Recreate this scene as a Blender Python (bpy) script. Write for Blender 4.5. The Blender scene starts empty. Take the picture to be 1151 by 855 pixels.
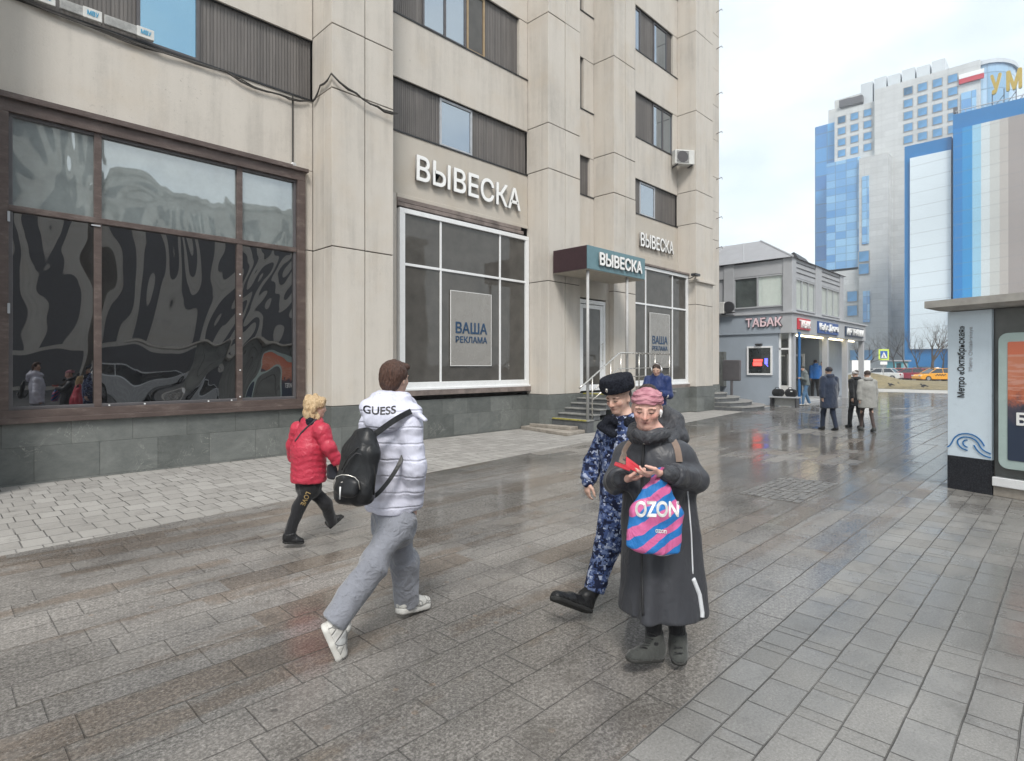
import bpy, bmesh, math, random
import numpy as np
from mathutils import Vector, Matrix, noise as mnoise
from mathutils.bvhtree import BVHTree
random.seed(7)
rad = math.radians
scene = bpy.context.scene
C = scene.collection

# ------------------------------------------------------------------ camera
# World frame: +X runs along the tall building's front, +Y goes into it, z = 0 is the pavement.
FPX, CXP, HY, CAMH = 648.0, 575.5, 411.0, 1.78
ANG = math.atan((1212 - CXP) / FPX)
FW = Vector((math.cos(ANG), math.sin(ANG), 0)); RT = Vector((math.sin(ANG), -math.cos(ANG), 0))
cam_d = bpy.data.cameras.new('camera'); cam = bpy.data.objects.new('camera', cam_d); C.objects.link(cam)
scene.camera = cam
cam.location = (0, 0, CAMH)
cam.rotation_euler = (rad(90), 0, ANG - rad(90))
cam_d.sensor_width = 36; cam_d.lens = 36 * FPX / 1151
cam_d.shift_y = -(855 / 2 - HY) / 1151
cam_d.clip_end = 3000; cam_d.clip_start = .05
scene.render.resolution_x, scene.render.resolution_y = 1024, 761

# ------------------------------------------------------------------ sky, sun, exposure
SUN_EL, SUN_AZ = rad(50), rad(-135)     # azimuth: where the sun stands, angle from +X
w = bpy.data.worlds.new('World'); scene.world = w; w.use_nodes = True
nt = w.node_tree; nt.nodes.clear()
def wn(t): return nt.nodes.new(t)
out = wn('ShaderNodeOutputWorld'); bg = wn('ShaderNodeBackground'); bg.inputs[1].default_value = .12
sky = wn('ShaderNodeTexSky'); sky.sky_type = 'NISHITA'; sky.sun_disc = False
sky.sun_elevation = SUN_EL; sky.sun_rotation = rad(90) - SUN_AZ
sky.air_density = 1.2; sky.dust_density = 3
tc = wn('ShaderNodeTexCoord'); mp = wn('ShaderNodeMapping'); mp.inputs['Scale'].default_value = (1, 1, 2.6)
nz = wn('ShaderNodeTexNoise'); nz.inputs['Scale'].default_value = 1.9; nz.inputs['Detail'].default_value = 7; nz.inputs['Roughness'].default_value = .55
cr = wn('ShaderNodeValToRGB'); cr.color_ramp.elements[0].position = .30; cr.color_ramp.elements[0].color = (.62, .62, .62, 1); cr.color_ramp.elements[1].position = .62
mx = wn('ShaderNodeMix'); mx.data_type = 'RGBA'
cl = wn('ShaderNodeValToRGB'); cl.color_ramp.elements[0].position = .25; cl.color_ramp.elements[0].color = (.60, .68, .75, 1); cl.color_ramp.elements[1].position = .52; cl.color_ramp.elements[1].color = (.84, .90, .92, 1)
mul = wn('ShaderNodeVectorMath'); mul.operation = 'SCALE'; mul.inputs['Scale'].default_value = 5.7
L = nt.links.new
L(tc.outputs['Generated'], mp.inputs[0]); L(mp.outputs[0], nz.inputs['Vector'])
L(nz.outputs['Fac'], cr.inputs[0]); L(nz.outputs['Fac'], cl.inputs[0]); L(cl.outputs[0], mul.inputs[0])
L(cr.outputs[0], mx.inputs[0]); L(sky.outputs[0], mx.inputs[6]); L(mul.outputs[0], mx.inputs[7])
L(mx.outputs[2], bg.inputs[0]); L(bg.outputs[0], out.inputs[0])
sd = bpy.data.lights.new('sun', 'SUN'); sd.energy = 1.5; sd.angle = rad(16); sd.color = (1, .96, .9)
so = bpy.data.objects.new('sun', sd); C.objects.link(so)
sv = Vector((math.cos(SUN_AZ) * math.cos(SUN_EL), math.sin(SUN_AZ) * math.cos(SUN_EL), math.sin(SUN_EL)))
so.rotation_euler = sv.to_track_quat('Z', 'Y').to_euler()
vs = scene.view_settings
vs.view_transform = 'Standard'; vs.look = 'None'; vs.gamma = 1; vs.use_curve_mapping = False
vs.exposure = 1.1

# ------------------------------------------------------------------ measuring helpers
def ray(px, py):
    return FW + RT * ((px - CXP) / FPX) + Vector((0, 0, (HY - py) / FPX))
def at(px, py, d): return Vector((0, 0, CAMH)) + ray(px, py) * d
def gnd(px, py, z=0.0):
    r = ray(px, py); return Vector((0, 0, CAMH)) + r * ((z - CAMH) / r.z)
def onX(px, py, X): r = ray(px, py); t = X / r.x; return r.y * t, CAMH + r.z * t

# ------------------------------------------------------------------ node expressions
class X:
    def __init__(s, m, v): s.m, s.v = m, v
    def _b(s, op, o, rev=False):
        n = s.m.node_tree.nodes.new('ShaderNodeMath'); n.operation = op
        a, b = (o, s) if rev else (s, o)
        for i, q in enumerate((a, b)):
            if isinstance(q, X): s.m.node_tree.links.new(q.v, n.inputs[i])
            elif q is not None: n.inputs[i].default_value = q
        return X(s.m, n.outputs[0])
    def __add__(s, o): return s._b('ADD', o)
    def __radd__(s, o): return s._b('ADD', o)
    def __sub__(s, o): return s._b('SUBTRACT', o)
    def __rsub__(s, o): return s._b('SUBTRACT', o, True)
    def __mul__(s, o): return s._b('MULTIPLY', o)
    def __rmul__(s, o): return s._b('MULTIPLY', o)
    def __truediv__(s, o): return s._b('DIVIDE', o)
    def floor(s): return s._b('FLOOR', None)
    def fract(s): return s._b('FRACT', None)
    def abs(s): return s._b('ABSOLUTE', None)
    def min(s, o): return s._b('MINIMUM', o)
    def max(s, o): return s._b('MAXIMUM', o)
    def lt(s, o): return s._b('LESS_THAN', o)
    def gt(s, o): return s._b('GREATER_THAN', o)
    def pow(s, o): return s._b('POWER', o)
    def ss(s, a, b, lo=0., hi=1.):
        n = s.m.node_tree.nodes.new('ShaderNodeMapRange'); n.interpolation_type = 'SMOOTHSTEP'
        s.m.node_tree.links.new(s.v, n.inputs[0])
        for i, q in zip((1, 2, 3, 4), (a, b, lo, hi)): n.inputs[i].default_value = q
        return X(s.m, n.outputs[0])

class Mt:
    """one material and shortcuts to its nodes"""
    def __init__(s, name, rough=.7, metal=0., ior=1.45, spec=.5):
        s.mat = bpy.data.materials.new(name); s.mat.use_nodes = True
        s.t = s.mat.node_tree; s.t.nodes.clear()
        s.out = s.n('ShaderNodeOutputMaterial'); s.b = s.n('ShaderNodeBsdfPrincipled')
        s.l(s.b.outputs[0], s.out.inputs[0])
        s.b.inputs['Roughness'].default_value = rough; s.b.inputs['Metallic'].default_value = metal
        s.b.inputs['IOR'].default_value = ior; s.b.inputs['Specular IOR Level'].default_value = spec
    def n(s, t): return s.t.nodes.new(t)
    def l(s, a, b): s.t.links.new(a, b)
    def x(s, v): return X(s.mat, v)
    def pos(s, obj=False):
        if obj:
            g = s.n('ShaderNodeTexCoord'); return g.outputs['Object']
        g = s.n('ShaderNodeNewGeometry'); return g.outputs['Position']
    def xyz(s, v):
        q = s.n('ShaderNodeSeparateXYZ'); s.l(v, q.inputs[0]); return [s.x(q.outputs[i]) for i in range(3)]
    def vec(s, a, b, c=None):
        q = s.n('ShaderNodeCombineXYZ')
        for i, k in enumerate((a, b, c)):
            if isinstance(k, X): s.l(k.v, q.inputs[i])
            elif k is not None: q.inputs[i].default_value = k
        return q.outputs[0]
    def scale(s, v, k):
        q = s.n('ShaderNodeMapping'); q.inputs['Scale'].default_value = k; s.l(v, q.inputs[0]); return q.outputs[0]
    def noise(s, v, sc, det=3, rough=.5, dist=0., out='Fac'):
        q = s.n('ShaderNodeTexNoise'); q.inputs['Scale'].default_value = sc; q.inputs['Detail'].default_value = det
        q.inputs['Roughness'].default_value = rough; q.inputs['Distortion'].default_value = dist; s.l(v, q.inputs['Vector'])
        return s.x(q.outputs[out])
    def voro(s, v, sc, feat='F1', out='Distance'):
        q = s.n('ShaderNodeTexVoronoi'); q.feature = feat; q.inputs['Scale'].default_value = sc; s.l(v, q.inputs['Vector'])
        return s.x(q.outputs[out])
    def white(s, v):
        q = s.n('ShaderNodeTexWhiteNoise'); q.noise_dimensions = '3D'; s.l(v, q.inputs[0]); return s.x(q.outputs[0])
    def ramp(s, f, stops, const=False):
        q = s.n('ShaderNodeValToRGB'); r = q.color_ramp
        if const: r.interpolation = 'CONSTANT'
        while len(r.elements) < len(stops): r.elements.new(.5)
        for e, (p, c) in zip(r.elements, stops): e.position = p; e.color = (*c, 1)
        s.l(f.v, q.inputs[0]); return q.outputs[0]
    def mix(s, f, a, b, typ='MIX'):
        q = s.n('ShaderNodeMix'); q.data_type = 'RGBA'; q.blend_type = typ
        for i, k in ((0, f), (6, a), (7, b)):
            if isinstance(k, X): s.l(k.v, q.inputs[i])
            elif isinstance(k, (int, float)): q.inputs[i].default_value = k
            elif isinstance(k, tuple): q.inputs[i].default_value = (*k, 1)
            else: s.l(k, q.inputs[i])
        return q.outputs[2]
    def col(s, v):
        if isinstance(v, tuple): s.b.inputs['Base Color'].default_value = (*v, 1)
        else: s.l(v, s.b.inputs['Base Color'])
        return s
    def rough(s, x): s.l(x.v, s.b.inputs['Roughness']); return s
    def bump(s, x, dist=.01, strength=1., prev=None):
        q = s.n('ShaderNodeBump'); q.inputs['Strength'].default_value = strength; q.inputs['Distance'].default_value = dist
        s.l(x.v, q.inputs['Height']); s.l(q.outputs[0], s.b.inputs['Normal']); return q.outputs[0]

def simple(name, c, rough=.6, metal=0., var=.12, sc=6., bump=0., bsc=60., obj=True, spec=.5, ior=1.45):
    """plain surface with a little tone variation and grain"""
    m = Mt(name, rough, metal, ior, spec); p = m.pos(obj)
    a = m.noise(p, sc, 4, .6)
    lo = tuple(k * (1 - var) for k in c); hi = tuple(min(1, k * (1 + var)) for k in c)
    m.col(m.ramp(a, [(.3, lo), (.7, hi)]))
    r = m.noise(p, sc * 2.3, 3)
    m.rough(r.ss(.3, .7, max(.02, rough - .08), min(1, rough + .08)))
    if bump: m.bump(m.noise(p, bsc, 3), bump)
    return m.mat
def emit(name, c, s):
    m = Mt(name, .5); m.col(c); m.b.inputs['Emission Color'].default_value = (*c, 1); m.b.inputs['Emission Strength'].default_value = s
    return m.mat

M = {}
def concrete(name, c, streak=.22, pos_obj=False):
    m = Mt(name, .88); p = m.pos(pos_obj)
    big = m.noise(p, .45, 5, .6); st = m.noise(m.scale(p, (2.6, 2.6, .18)), 1.6, 5, .65); fine = m.noise(p, 42, 4, .7)
    spots = m.noise(p, 5.5, 6, .75)
    f = (big * .35 + st * .4 + fine * .12 + spots * .13)
    lo = tuple(k * (1 - streak * 1.4) for k in c); hi = tuple(k * (1 + streak * .45) for k in c)
    a = m.ramp(f, [(.36, lo), (.5, c), (.64, hi)])
    warm = m.noise(p, 1.1, 4, .6)
    a = m.mix(warm.ss(.45, .75, 0, .35), a, (c[0] * .94, c[1] * .86, c[2] * .76))
    pit = m.noise(p, 16, 5, .8).ss(.62, .70, 0, .55)
    pitz = m.noise(m.scale(p, (1, 1, .5)), .8, 3).ss(.42, .56)
    a = m.mix(pit * pitz, a, (.12, .11, .09))
    m.col(a); m.bump(fine * .5 + spots * .6, .006)
    return m.mat
M['concrete'] = concrete('beige_concrete', (.56, .522, .472), .17)
M['plaster'] = concrete('smooth_beige_plaster', (.50, .46, .405), .07)
M['joint'] = simple('dark_joint', (.09, .08, .07), .95, var=.3)
M['grey_paint'] = simple('grey_paint', (.40, .41, .43), .6, var=.06, sc=2)
M['bluegrey_paint'] = simple('bluegrey_paint', (.32, .365, .42), .6, var=.05, sc=1.2)
M['white_paint'] = simple('white_paint', (.78, .79, .80), .35, var=.04)
M['dark_metal'] = simple('dark_metal', (.05, .05, .055), .45, .2, var=.2)
M['rail'] = simple('stainless_rail', (.62, .60, .56), .28, .85, var=.1)
M['post_paint'] = simple('grey_post_paint', (.42, .42, .42), .4, var=.1)
M['rubber'] = simple('rubber', (.02, .02, .02), .8)
M['black'] = simple('black_plastic', (.02, .02, .022), .4)
M['cable'] = simple('cable_sheath', (.06, .055, .05), .7)

def brown_paint():
    m = Mt('brown_window_paint', .5); p = m.pos()
    a = m.noise(m.scale(p, (1, 1, 3)), 3, 5, .7)
    c = m.ramp(a, [(.3, (.07, .05, .045)), (.55, (.105, .078, .07)), (.75, (.19, .155, .14))])
    m.col(c); m.bump(m.noise(p, 30, 3), .003); return m.mat
M['brown'] = brown_paint()
def ribbed():
    m = Mt('ribbed_grey_brown_metal', .55); p = m.pos(); x, y, z = m.xyz(p)
    v = m.white(m.vec((x / .06).floor(), 0., 0.)); a = m.noise(m.scale(p, (9, 9, .7)), 1.5, 4, .6)
    f = v * .2 + a * .5 + m.noise(p, 1.2, 4) * .25
    m.col(m.ramp(f, [(.25, (.095, .088, .084)), (.7, (.19, .175, .165))])); return m.mat
M['ribbed'] = ribbed()
def marble():
    m = Mt('green_grey_stone_tiles', .5); p = m.pos(); x, y, z = m.xyz(p)
    tw, th = .82, .53
    row = ((z - .03) / th).floor(); u = (x + y * .7 + row * .37) / tw; cell = u.floor()
    v = m.white(m.vec(cell, row, 3.))
    n1 = m.noise(p, 1.3, 7, .7, 1.2); n2 = m.noise(m.scale(p, (1, 1, 2)), 6, 5, .7, .6)
    c = m.ramp(n1 * .5 + n2 * .3 + v * .2, [(.32, (.085, .092, .088)), (.5, (.132, .141, .135)), (.68, (.19, .20, .19))])
    vein = (m.noise(p, 2.2, 4, .6, 2.) - .5).abs().ss(0, .012, 1, 0)
    vm = m.noise(p, .9, 2).ss(.5, .62)
    c = m.mix(vein * vm * .7, c, (.34, .35, .32))
    j = u.fract().min(1. - u.fract()) * tw; jz = ((z - .03) / th).fract(); jz = jz.min(1. - jz) * th
    jm = j.min(jz).ss(.001, .005, 1, 0)
    c = m.mix(jm * .6, c, (.06, .06, .055)); m.col(c)
    m.rough(v.ss(0, 1, .35, .6)); m.bump(jm * -1. + n2 * .2, .004); return m.mat
M['marble'] = marble()

def glass(name, tint, gl, rough=.015, warp=0., wsc=1., diff=(.02, .02, .022), fac=.8, stretch=(1, 1, .6), thru=0.):
    """reflecting pane: glossy layer over a dark film or (thru > 0) partly see-through"""
    m = Mt(name); m.t.nodes.remove(m.b); p = m.pos()
    g = m.n('ShaderNodeBsdfGlossy'); g.inputs['Color'].default_value = (*gl, 1); g.inputs['Roughness'].default_value = rough
    d = m.n('ShaderNodeBsdfDiffuse'); dn = m.noise(p, 2.5, 4, .6)
    m.l(m.ramp(dn, [(.3, tuple(k * .8 for k in diff)), (.7, tuple(k * 1.2 for k in diff))]), d.inputs[0])
    under = d.outputs[0]
    if thru:
        tr = m.n('ShaderNodeBsdfTransparent'); tr.inputs[0].default_value = (*tint, 1)
        mm = m.n('ShaderNodeMixShader'); mm.inputs[0].default_value = thru; m.l(d.outputs[0], mm.inputs[1]); m.l(tr.outputs[0], mm.inputs[2]); under = mm.outputs[0]
    mx = m.n('ShaderNodeMixShader'); fr = m.n('ShaderNodeFresnel'); fr.inputs[0].default_value = 1.5
    ge = m.n('ShaderNodeNewGeometry'); io = m.x(ge.outputs['Backfacing']) * (1 / 1.5 - 1.5) + 1.5; m.l(io.v, fr.inputs[0])
    ff = m.x(fr.outputs[0]) * (1 - fac) + fac
    m.l(ff.v, mx.inputs[0]); m.l(under, mx.inputs[1]); m.l(g.outputs[0], mx.inputs[2]); m.l(mx.outputs[0], m.out.inputs[0])
    if warp:
        q = m.n('ShaderNodeBump'); q.inputs['Strength'].default_value = 1; q.inputs['Distance'].default_value = warp
        nn = m.noise(m.scale(p, stretch), wsc, 2, .45, .8); m.l(nn.v, q.inputs['Height']); m.l(q.outputs[0], g.inputs['Normal'])
    return m.mat
M["film_glass"] = glass("dark_film_glass", (1, 1, 1), (.27, .27, .275), .012, .06, .5, (.02, .02, .022), .9)
M['pale_glass'] = glass('pale_backed_glass', (1, 1, 1), (.55, .57, .58), .02, .02, .9, (.26, .30, .30), .42)
M['smoke_glass'] = glass('brown_tinted_glass', (1, 1, 1), (.5, .5, .5), .03, .004, 1., (.085, .08, .073), .05)
M['sky_glass'] = glass('window_glass', (1, 1, 1), (.62, .68, .74), .01, .004, .6, (.05, .07, .09), .55)
M['blue_sky_glass'] = glass('blue_window_glass', (1, 1, 1), (.36, .56, .68), .01, .003, .6, (.05, .12, .16), .7)
M['clear_glass'] = glass('clear_glass', (.98, 1, .99), (.8, .8, .8), .01, 0, 1, (.3, .33, .33), .05, thru=.97)

# ------------------------------------------------------------------ mesh builder
class MB:
    def __init__(s): s.v, s.f, s.m, s.mats = [], [], [], []
    def mi(s, mat):
        if mat not in s.mats: s.mats.append(mat)
        return s.mats.index(mat)
    def add(s, vs, fs, mat):
        o = len(s.v); s.v += [tuple(q) for q in vs]; k = s.mi(mat)
        for f in fs: s.f.append([i + o for i in f]); s.m.append(k)
        return s
    def box(s, x0, x1, y0, y1, z0, z1, mat):
        x0, x1 = min(x0, x1), max(x0, x1); y0, y1 = min(y0, y1), max(y0, y1); z0, z1 = min(z0, z1), max(z0, z1)
        vs = [(x, y, z) for z in (z0, z1) for x, y in ((x0, y0), (x1, y0), (x1, y1), (x0, y1))]
        return s.add(vs, [(3, 2, 1, 0), (4, 5, 6, 7), (0, 1, 5, 4), (1, 2, 6, 5), (2, 3, 7, 6), (3, 0, 4, 7)], mat)
    def prism(s, pts, z0, z1, mat):
        """pts counter-clockwise in xy"""
        n = len(pts)
        vs = [(x, y, z0) for x, y in pts] + [(x, y, z1) for x, y in pts]
        fs = [tuple(reversed(range(n))), tuple(range(n, 2 * n))] + [(i, (i + 1) % n, n + (i + 1) % n, n + i) for i in range(n)]
        return s.add(vs, fs, mat)
    def tube(s, pts, r, mat, n=8, caps=True):
        pts = [Vector(p) for p in pts]; rs = r if isinstance(r, (list, tuple)) else [r] * len(pts)
        rings = []; up = Vector((0, 0, 1)); prev = None
        for i, p in enumerate(pts):
            d = (pts[min(i + 1, len(pts) - 1)] - pts[max(i - 1, 0)]).normalized()
            a = d.cross(up if abs(d.z) < .95 else Vector((1, 0, 0))).normalized() if prev is None else (prev - d * prev.dot(d)).normalized()
            prev = a; b = d.cross(a)
            rings.append([p + (a * math.cos(k * 2 * math.pi / n) + b * math.sin(k * 2 * math.pi / n)) * rs[i] for k in range(n)])
        vs = [q for rg in rings for q in rg]; fs = []
        for i in range(len(pts) - 1):
            for k in range(n):
                fs.append((i * n + k, i * n + (k + 1) % n, (i + 1) * n + (k + 1) % n, (i + 1) * n + k))
        if caps: fs += [tuple(reversed(range(n))), tuple(range(len(vs) - n, len(vs)))]
        return s.add(vs, fs, mat)
    def build(s, name, parent=None, smooth=False, bevel=0., local=False):
        me = bpy.data.meshes.new(name)
        off = Vector((0, 0, 0))
        if parent is not None and not local:
            q = parent
            while q: off += q.location; q = q.parent
        me.from_pydata([tuple(Vector(v) - off) for v in s.v], [], s.f)
        for m in s.mats: me.materials.append(m)
        me.polygons.foreach_set('material_index', s.m)
        if smooth: me.polygons.foreach_set('use_smooth', [True] * len(s.f))
        me.update()
        o = bpy.data.objects.new(name, me); C.objects.link(o)
        if parent is not None: o.parent = parent
        if bevel:
            b = o.modifiers.new('bevel', 'BEVEL'); b.width = bevel; b.segments = 2; b.limit_method = 'ANGLE'
        return o
def tag(o, label=None, cat=None, group=None, kind=None):
    if label: o['label'] = label
    if cat: o['category'] = cat
    if group: o['group'] = group
    if kind: o['kind'] = kind
    return o
def empty(name, loc, label, cat, group=None, rz=0.):
    o = bpy.data.objects.new(name, None); C.objects.link(o); o.location = loc; o.rotation_euler = (0, 0, rz)
    o.empty_display_size = .2
    return tag(o, label, cat, group)
def text_mesh(txt, size, ext, off=0., spacing=1., sx=1.):
    c = bpy.data.curves.new('text', 'FONT'); c.body = txt; c.size = size; c.extrude = ext; c.offset = off
    c.align_x = 'CENTER'; c.align_y = 'CENTER'; c.space_character = spacing
    o = bpy.data.objects.new('tmp', c); C.objects.link(o)
    me = bpy.data.meshes.new_from_object(o); bpy.data.objects.remove(o)
    if sx != 1.:
        for v in me.vertices: v.co.x *= sx
    return me
def fit_text(txt, wdt, hgt, ext, bold=0.):
    """text mesh scaled to exactly wdt x hgt, centred, in the XY plane"""
    me = text_mesh(txt, 1., 0.02, 0.)
    if bold:                      # heavier strokes: a ring of slightly shifted copies, each a hair deeper
        bm = bmesh.new(); bm.from_mesh(me); src = bm.copy()
        for i in range(8):
            an = math.pi * 2 * i / 8; t = bpy.data.meshes.new('t'); src.to_mesh(t)
            for v in t.vertices: v.co.x += math.cos(an) * bold; v.co.y += math.sin(an) * bold; v.co.z *= 1 - .01 * (i + 1)
            bm.from_mesh(t); bpy.data.meshes.remove(t)
        bm.to_mesh(me); bm.free(); src.free()
    co = np.array([v.co[:] for v in me.vertices]); lo, hi = co.min(0), co.max(0)
    s = ((wdt) / (hi[0] - lo[0]), hgt / (hi[1] - lo[1]), ext / .02)
    c = (lo + hi) / 2
    for v in me.vertices:
        v.co = ((v.co.x - c[0]) * s[0], (v.co.y - c[1]) * s[1], v.co.z * s[2])
    return me
def place_text(me, name, mat, origin, xdir, ydir, parent=None):
    """lay the text's x along xdir and its y along ydir, at origin"""
    x = Vector(xdir).normalized(); y = Vector(ydir).normalized(); z = x.cross(y)
    off = Vector((0, 0, 0)); q = parent
    while q: off += q.location; q = q.parent
    for v in me.vertices:
        v.co = Vector(origin) + x * v.co.x + y * v.co.y + z * v.co.z - off
    me.materials.clear(); me.materials.append(mat)
    o = bpy.data.objects.new(name, me); C.objects.link(o); o.parent = parent
    return o
# ================================================================== THE SETTING
def slab_mat(name, roww, lmin, lmax, jw, cols, wet_lo, wet_hi, brown=0., split=.0, speck=.5, wetscale=.35, wetrange=(.4, .62), seed=0., tonek=.34, jk=.92):
    m = Mt(name, .6); p = m.pos(); x, y, z = m.xyz(p)
    wob = m.noise(p, 1.7, 2) * .018 + m.noise(p, 9, 2) * .004
    v = (y + wob) / roww; row = v.floor()
    r1 = m.white(m.vec(row, seed, 1.)); r2 = m.white(m.vec(row, seed, 7.))
    Ln = r2 * (lmax - lmin) + lmin
    u = (x + r1 * 5.) / Ln; cell = u.floor(); fu = u.fract()
    rc = m.white(m.vec(cell, row, seed + 2.)); rc2 = m.white(m.vec(cell, row, seed + 5.))
    dj = fu.min(1. - fu) * Ln
    on = rc2.lt(split)
    sp = ((fu - .7).abs() * Ln) + (1. - on) * 9.
    dj = dj.min(sp)
    side = fu.gt(.7) * on
    tone = m.white(m.vec(cell + side * .5, row, seed + 9.))
    fv = v.fract(); dr = fv.min(1. - fv) * roww
    d = dj.min(dr)
    jm = d.ss(jw * .35, jw, 1, 0)
    wide = d.ss(0, .03, 1, 0)
    sp1 = m.noise(p, 75, 3, .8); sp2 = m.voro(p, 130, out='Color'); sp3 = m.noise(p, 26, 4, .7)
    big = m.noise(p, .5, 5, .6)
    t = tone * tonek + big * .26 + (.17 - tonek * .5) + sp3 * .4 * (.5 + speck) + (sp1 - .5) * speck * 1.6
    c = m.ramp(t, [(.12, cols[0]), (.48, cols[1]), (.85, cols[2])])
    if brown:
        bn = m.noise(m.scale(p, (.13, 1.5, 1)), 1.3, 3, .55); bt = m.white(m.vec((x / 1.9 + r1 * 3.).floor(), row, seed + 4.))
        edge = m.noise(p, 2.6, 5, .7)
        bm = (bn * .8 + bt * .25 + (edge - .5) * .25).ss(.55, .62) * brown
        c = m.mix(bm, c, m.ramp(t, [(.12, (.07, .05, .036)), (.5, (.185, .135, .098)), (.85, (.36, .28, .21))]))
        chip = m.voro(p, 6.5).ss(.10, .14, 1, 0); cs = m.noise(p, 1.8, 2).ss(.54, .6)
        c = m.mix(chip * cs * .55, c, (.42, .31, .23))
        c = m.mix(m.noise(p, 150, 2, .6).ss(.60, .68, 0, .75), c, (.025, .023, .022)); c = m.mix(m.noise(p, 60, 3, .7).ss(.60, .68, 0, .5), c, (.04, .037, .035))
        c = m.mix(m.noise(m.scale(p, (1, 1, 1)), 120, 2, .6).ss(.62, .69, 0, .6), c, (.52, .49, .46))
    if brown:
        mot = m.noise(p, 38, 3, .75).ss(.36, .66); c = m.mix((1. - mot) * .5, c, (.05, .046, .043))
        c = m.mix(m.noise(p, 46, 2, .7).ss(.60, .68, 0, .4), c, (.50, .47, .43))
        c = m.mix(m.noise(p, .9, 6, .7).ss(.50, .66, 0, .35), c, (.07, .06, .052))
    gum = m.voro(p, 2.1).ss(.035, .05, 1, 0) * m.noise(p, .7, 2).ss(.45, .55); c = m.mix(gum * .6, c, (.05, .05, .048))
    wet = (m.noise(m.scale(p, (.55, 1., 1)), wetscale, 5, .62) * .8 + tone * .12 + sp3 * .16) - (x - y * .6).ss(-4., 3.5, .10, 0)
    wm = wet.ss(*wetrange)
    dark = m.mix(wm * .42, c, (0, 0, 0))
    dirt = m.noise(p, 3.4, 6, .75).ss(.52, .72, 0, .38)
    dark = m.mix(dirt, dark, (.05, .046, .04))
    jc = m.mix(jm * jk * m.noise(p, 1.3, 3).ss(.38, .58, .35, 1), dark, (.022, .021, .02)); m.col(jc)
    ro = wm * (wet_lo - wet_hi) + wet_hi + (sp3 - .5) * .3 + jm * .4
    m.rough(ro.max(.05))
    tilt = (fu - .5) * (rc - .5) * .5 + (fv - .5) * (tone - .5) * .5
    m.bump((sp1 * .10 + sp3 * .22 + m.noise(p, 5, 3) * .18) * (1. - wm * .7) - jm * .8 - wide * (.3 * tonek) + tilt * (.8 * tonek), .008)
    return m.mat
M['granite'] = slab_mat('wet_speckled_granite_slabs', .283, .5, .82, .0045, [(.10, .094, .087), (.26, .243, .226), (.52, .49, .46)], .10, .50, brown=.62, speck=1.0, split=.12, wetscale=.42, wetrange=(.36, .56), tonek=.15, jk=.5)
M['slabs'] = slab_mat('grey_stone_slabs', .212, .27, .42, .0052, [(.115, .113, .107), (.245, .238, .227), (.40, .39, .375)], .16, .55, split=.28, speck=.6, wetscale=.5, wetrange=(.42, .60), seed=20., tonek=.24, jk=.62)
M['farslabs'] = slab_mat('wet_far_slabs', .425, .55, .8, .014, [(.09, .086, .082), (.22, .21, .20), (.38, .365, .35)], .07, .42, split=.2, speck=.4, wetscale=.3, wetrange=(.36, .54), seed=40., tonek=.3)
M['pavers'] = slab_mat('dry_pavers', .32, .20, .24, .008, [(.20, .19, .178), (.31, .297, .28), (.43, .415, .395)], .6, .85, speck=.3, wetrange=(.8, .95), seed=60., tonek=.22, jk=.8)
M['asphalt'] = simple('asphalt', (.055, .055, .057), .8, var=.25, sc=.4, bump=.003, bsc=80, obj=False)
M['pale_path'] = simple('pale_worn_paving', (.40, .385, .36), .75, var=.16, sc=.5, bump=.003, obj=False)

def sheet(name, pts, z, mat):
    me = bpy.data.meshes.new(name); me.from_pydata([(x, y, z) for x, y in pts], [], [list(range(len(pts)))])
    me.materials.append(mat); o = bpy.data.objects.new(name, me); C.objects.link(o); return tag(o, kind='structure')
BIG = 1500
sheet('ground', [(-BIG, -BIG), (BIG, -BIG), (BIG, BIG), (-BIG, BIG)], -.012, M['asphalt'])
def edgeY(x): return 7.22 + .095 * (x - .5)       # line where the pavers meet the granite
sheet('granite_pavement', [(-16, 1.48), (16, 1.48), (16, edgeY(16)), (-16, edgeY(-16) if False else 5.6)], 0, M['granite'])
sheet('far_pavement', [(16, 1.48), (46, 1.48), (46, edgeY(46)), (16, edgeY(16))], 0, M['farslabs'])
sheet('slab_pavement', [(-16, -9), (46, -9), (46, 1.48), (-16, 1.48)], 0, M['slabs'])
sheet('paver_pavement', [(-16, 5.6), (16, edgeY(16)), (46, edgeY(46)), (46, 16), (-16, 16)], 0, M['pavers'])
sheet('pale_path', [(46, -9), (52, -9), (52, 30), (46, 30)], 0, M['pale_path'])
mb = MB(); mb.box(-60, 70, -9.3, -9, -.14, .01, M['pale_path']); tag(mb.build('kerb'), kind='structure')
# lawn behind the path
def lawn_mat():
    m = Mt('thawing_lawn', .95); p = m.pos()
    a = m.noise(p, .25, 6, .7); b = m.noise(p, 4, 5, .7)
    m.col(m.ramp(a * .6 + b * .4, [(.34, (.10, .085, .05)), (.5, (.23, .19, .11)), (.66, (.33, .275, .16))]))
    m.bump(m.noise(p, 9, 4, .7), .06); return m.mat
M['lawn'] = lawn_mat()
bm_v, bm_f = [], []
nx, ny = 50, 60
for i in range(nx):
    for j in range(ny):
        x = 52.05 + 30 * i / (nx - 1); y = -34 + 64 * j / (ny - 1)
        e = min(1, i / 4, (nx - 1 - i) / 4, j / 3, (ny - 1 - j) / 3)
        h = .02 + e * (.10 + .22 * (mnoise.noise((x * .12, y * .12, 1)) + .3)) + e * 1.0 * math.exp(-((x - 57) ** 2 / 9 + (y - 13.2) ** 2 / 7)) 
        bm_v.append((x, y, max(.006, h)))
for i in range(nx - 1):
    for j in range(ny - 1):
        bm_f.append((i * ny + j, (i + 1) * ny + j, (i + 1) * ny + j + 1, i * ny + j + 1))
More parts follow.
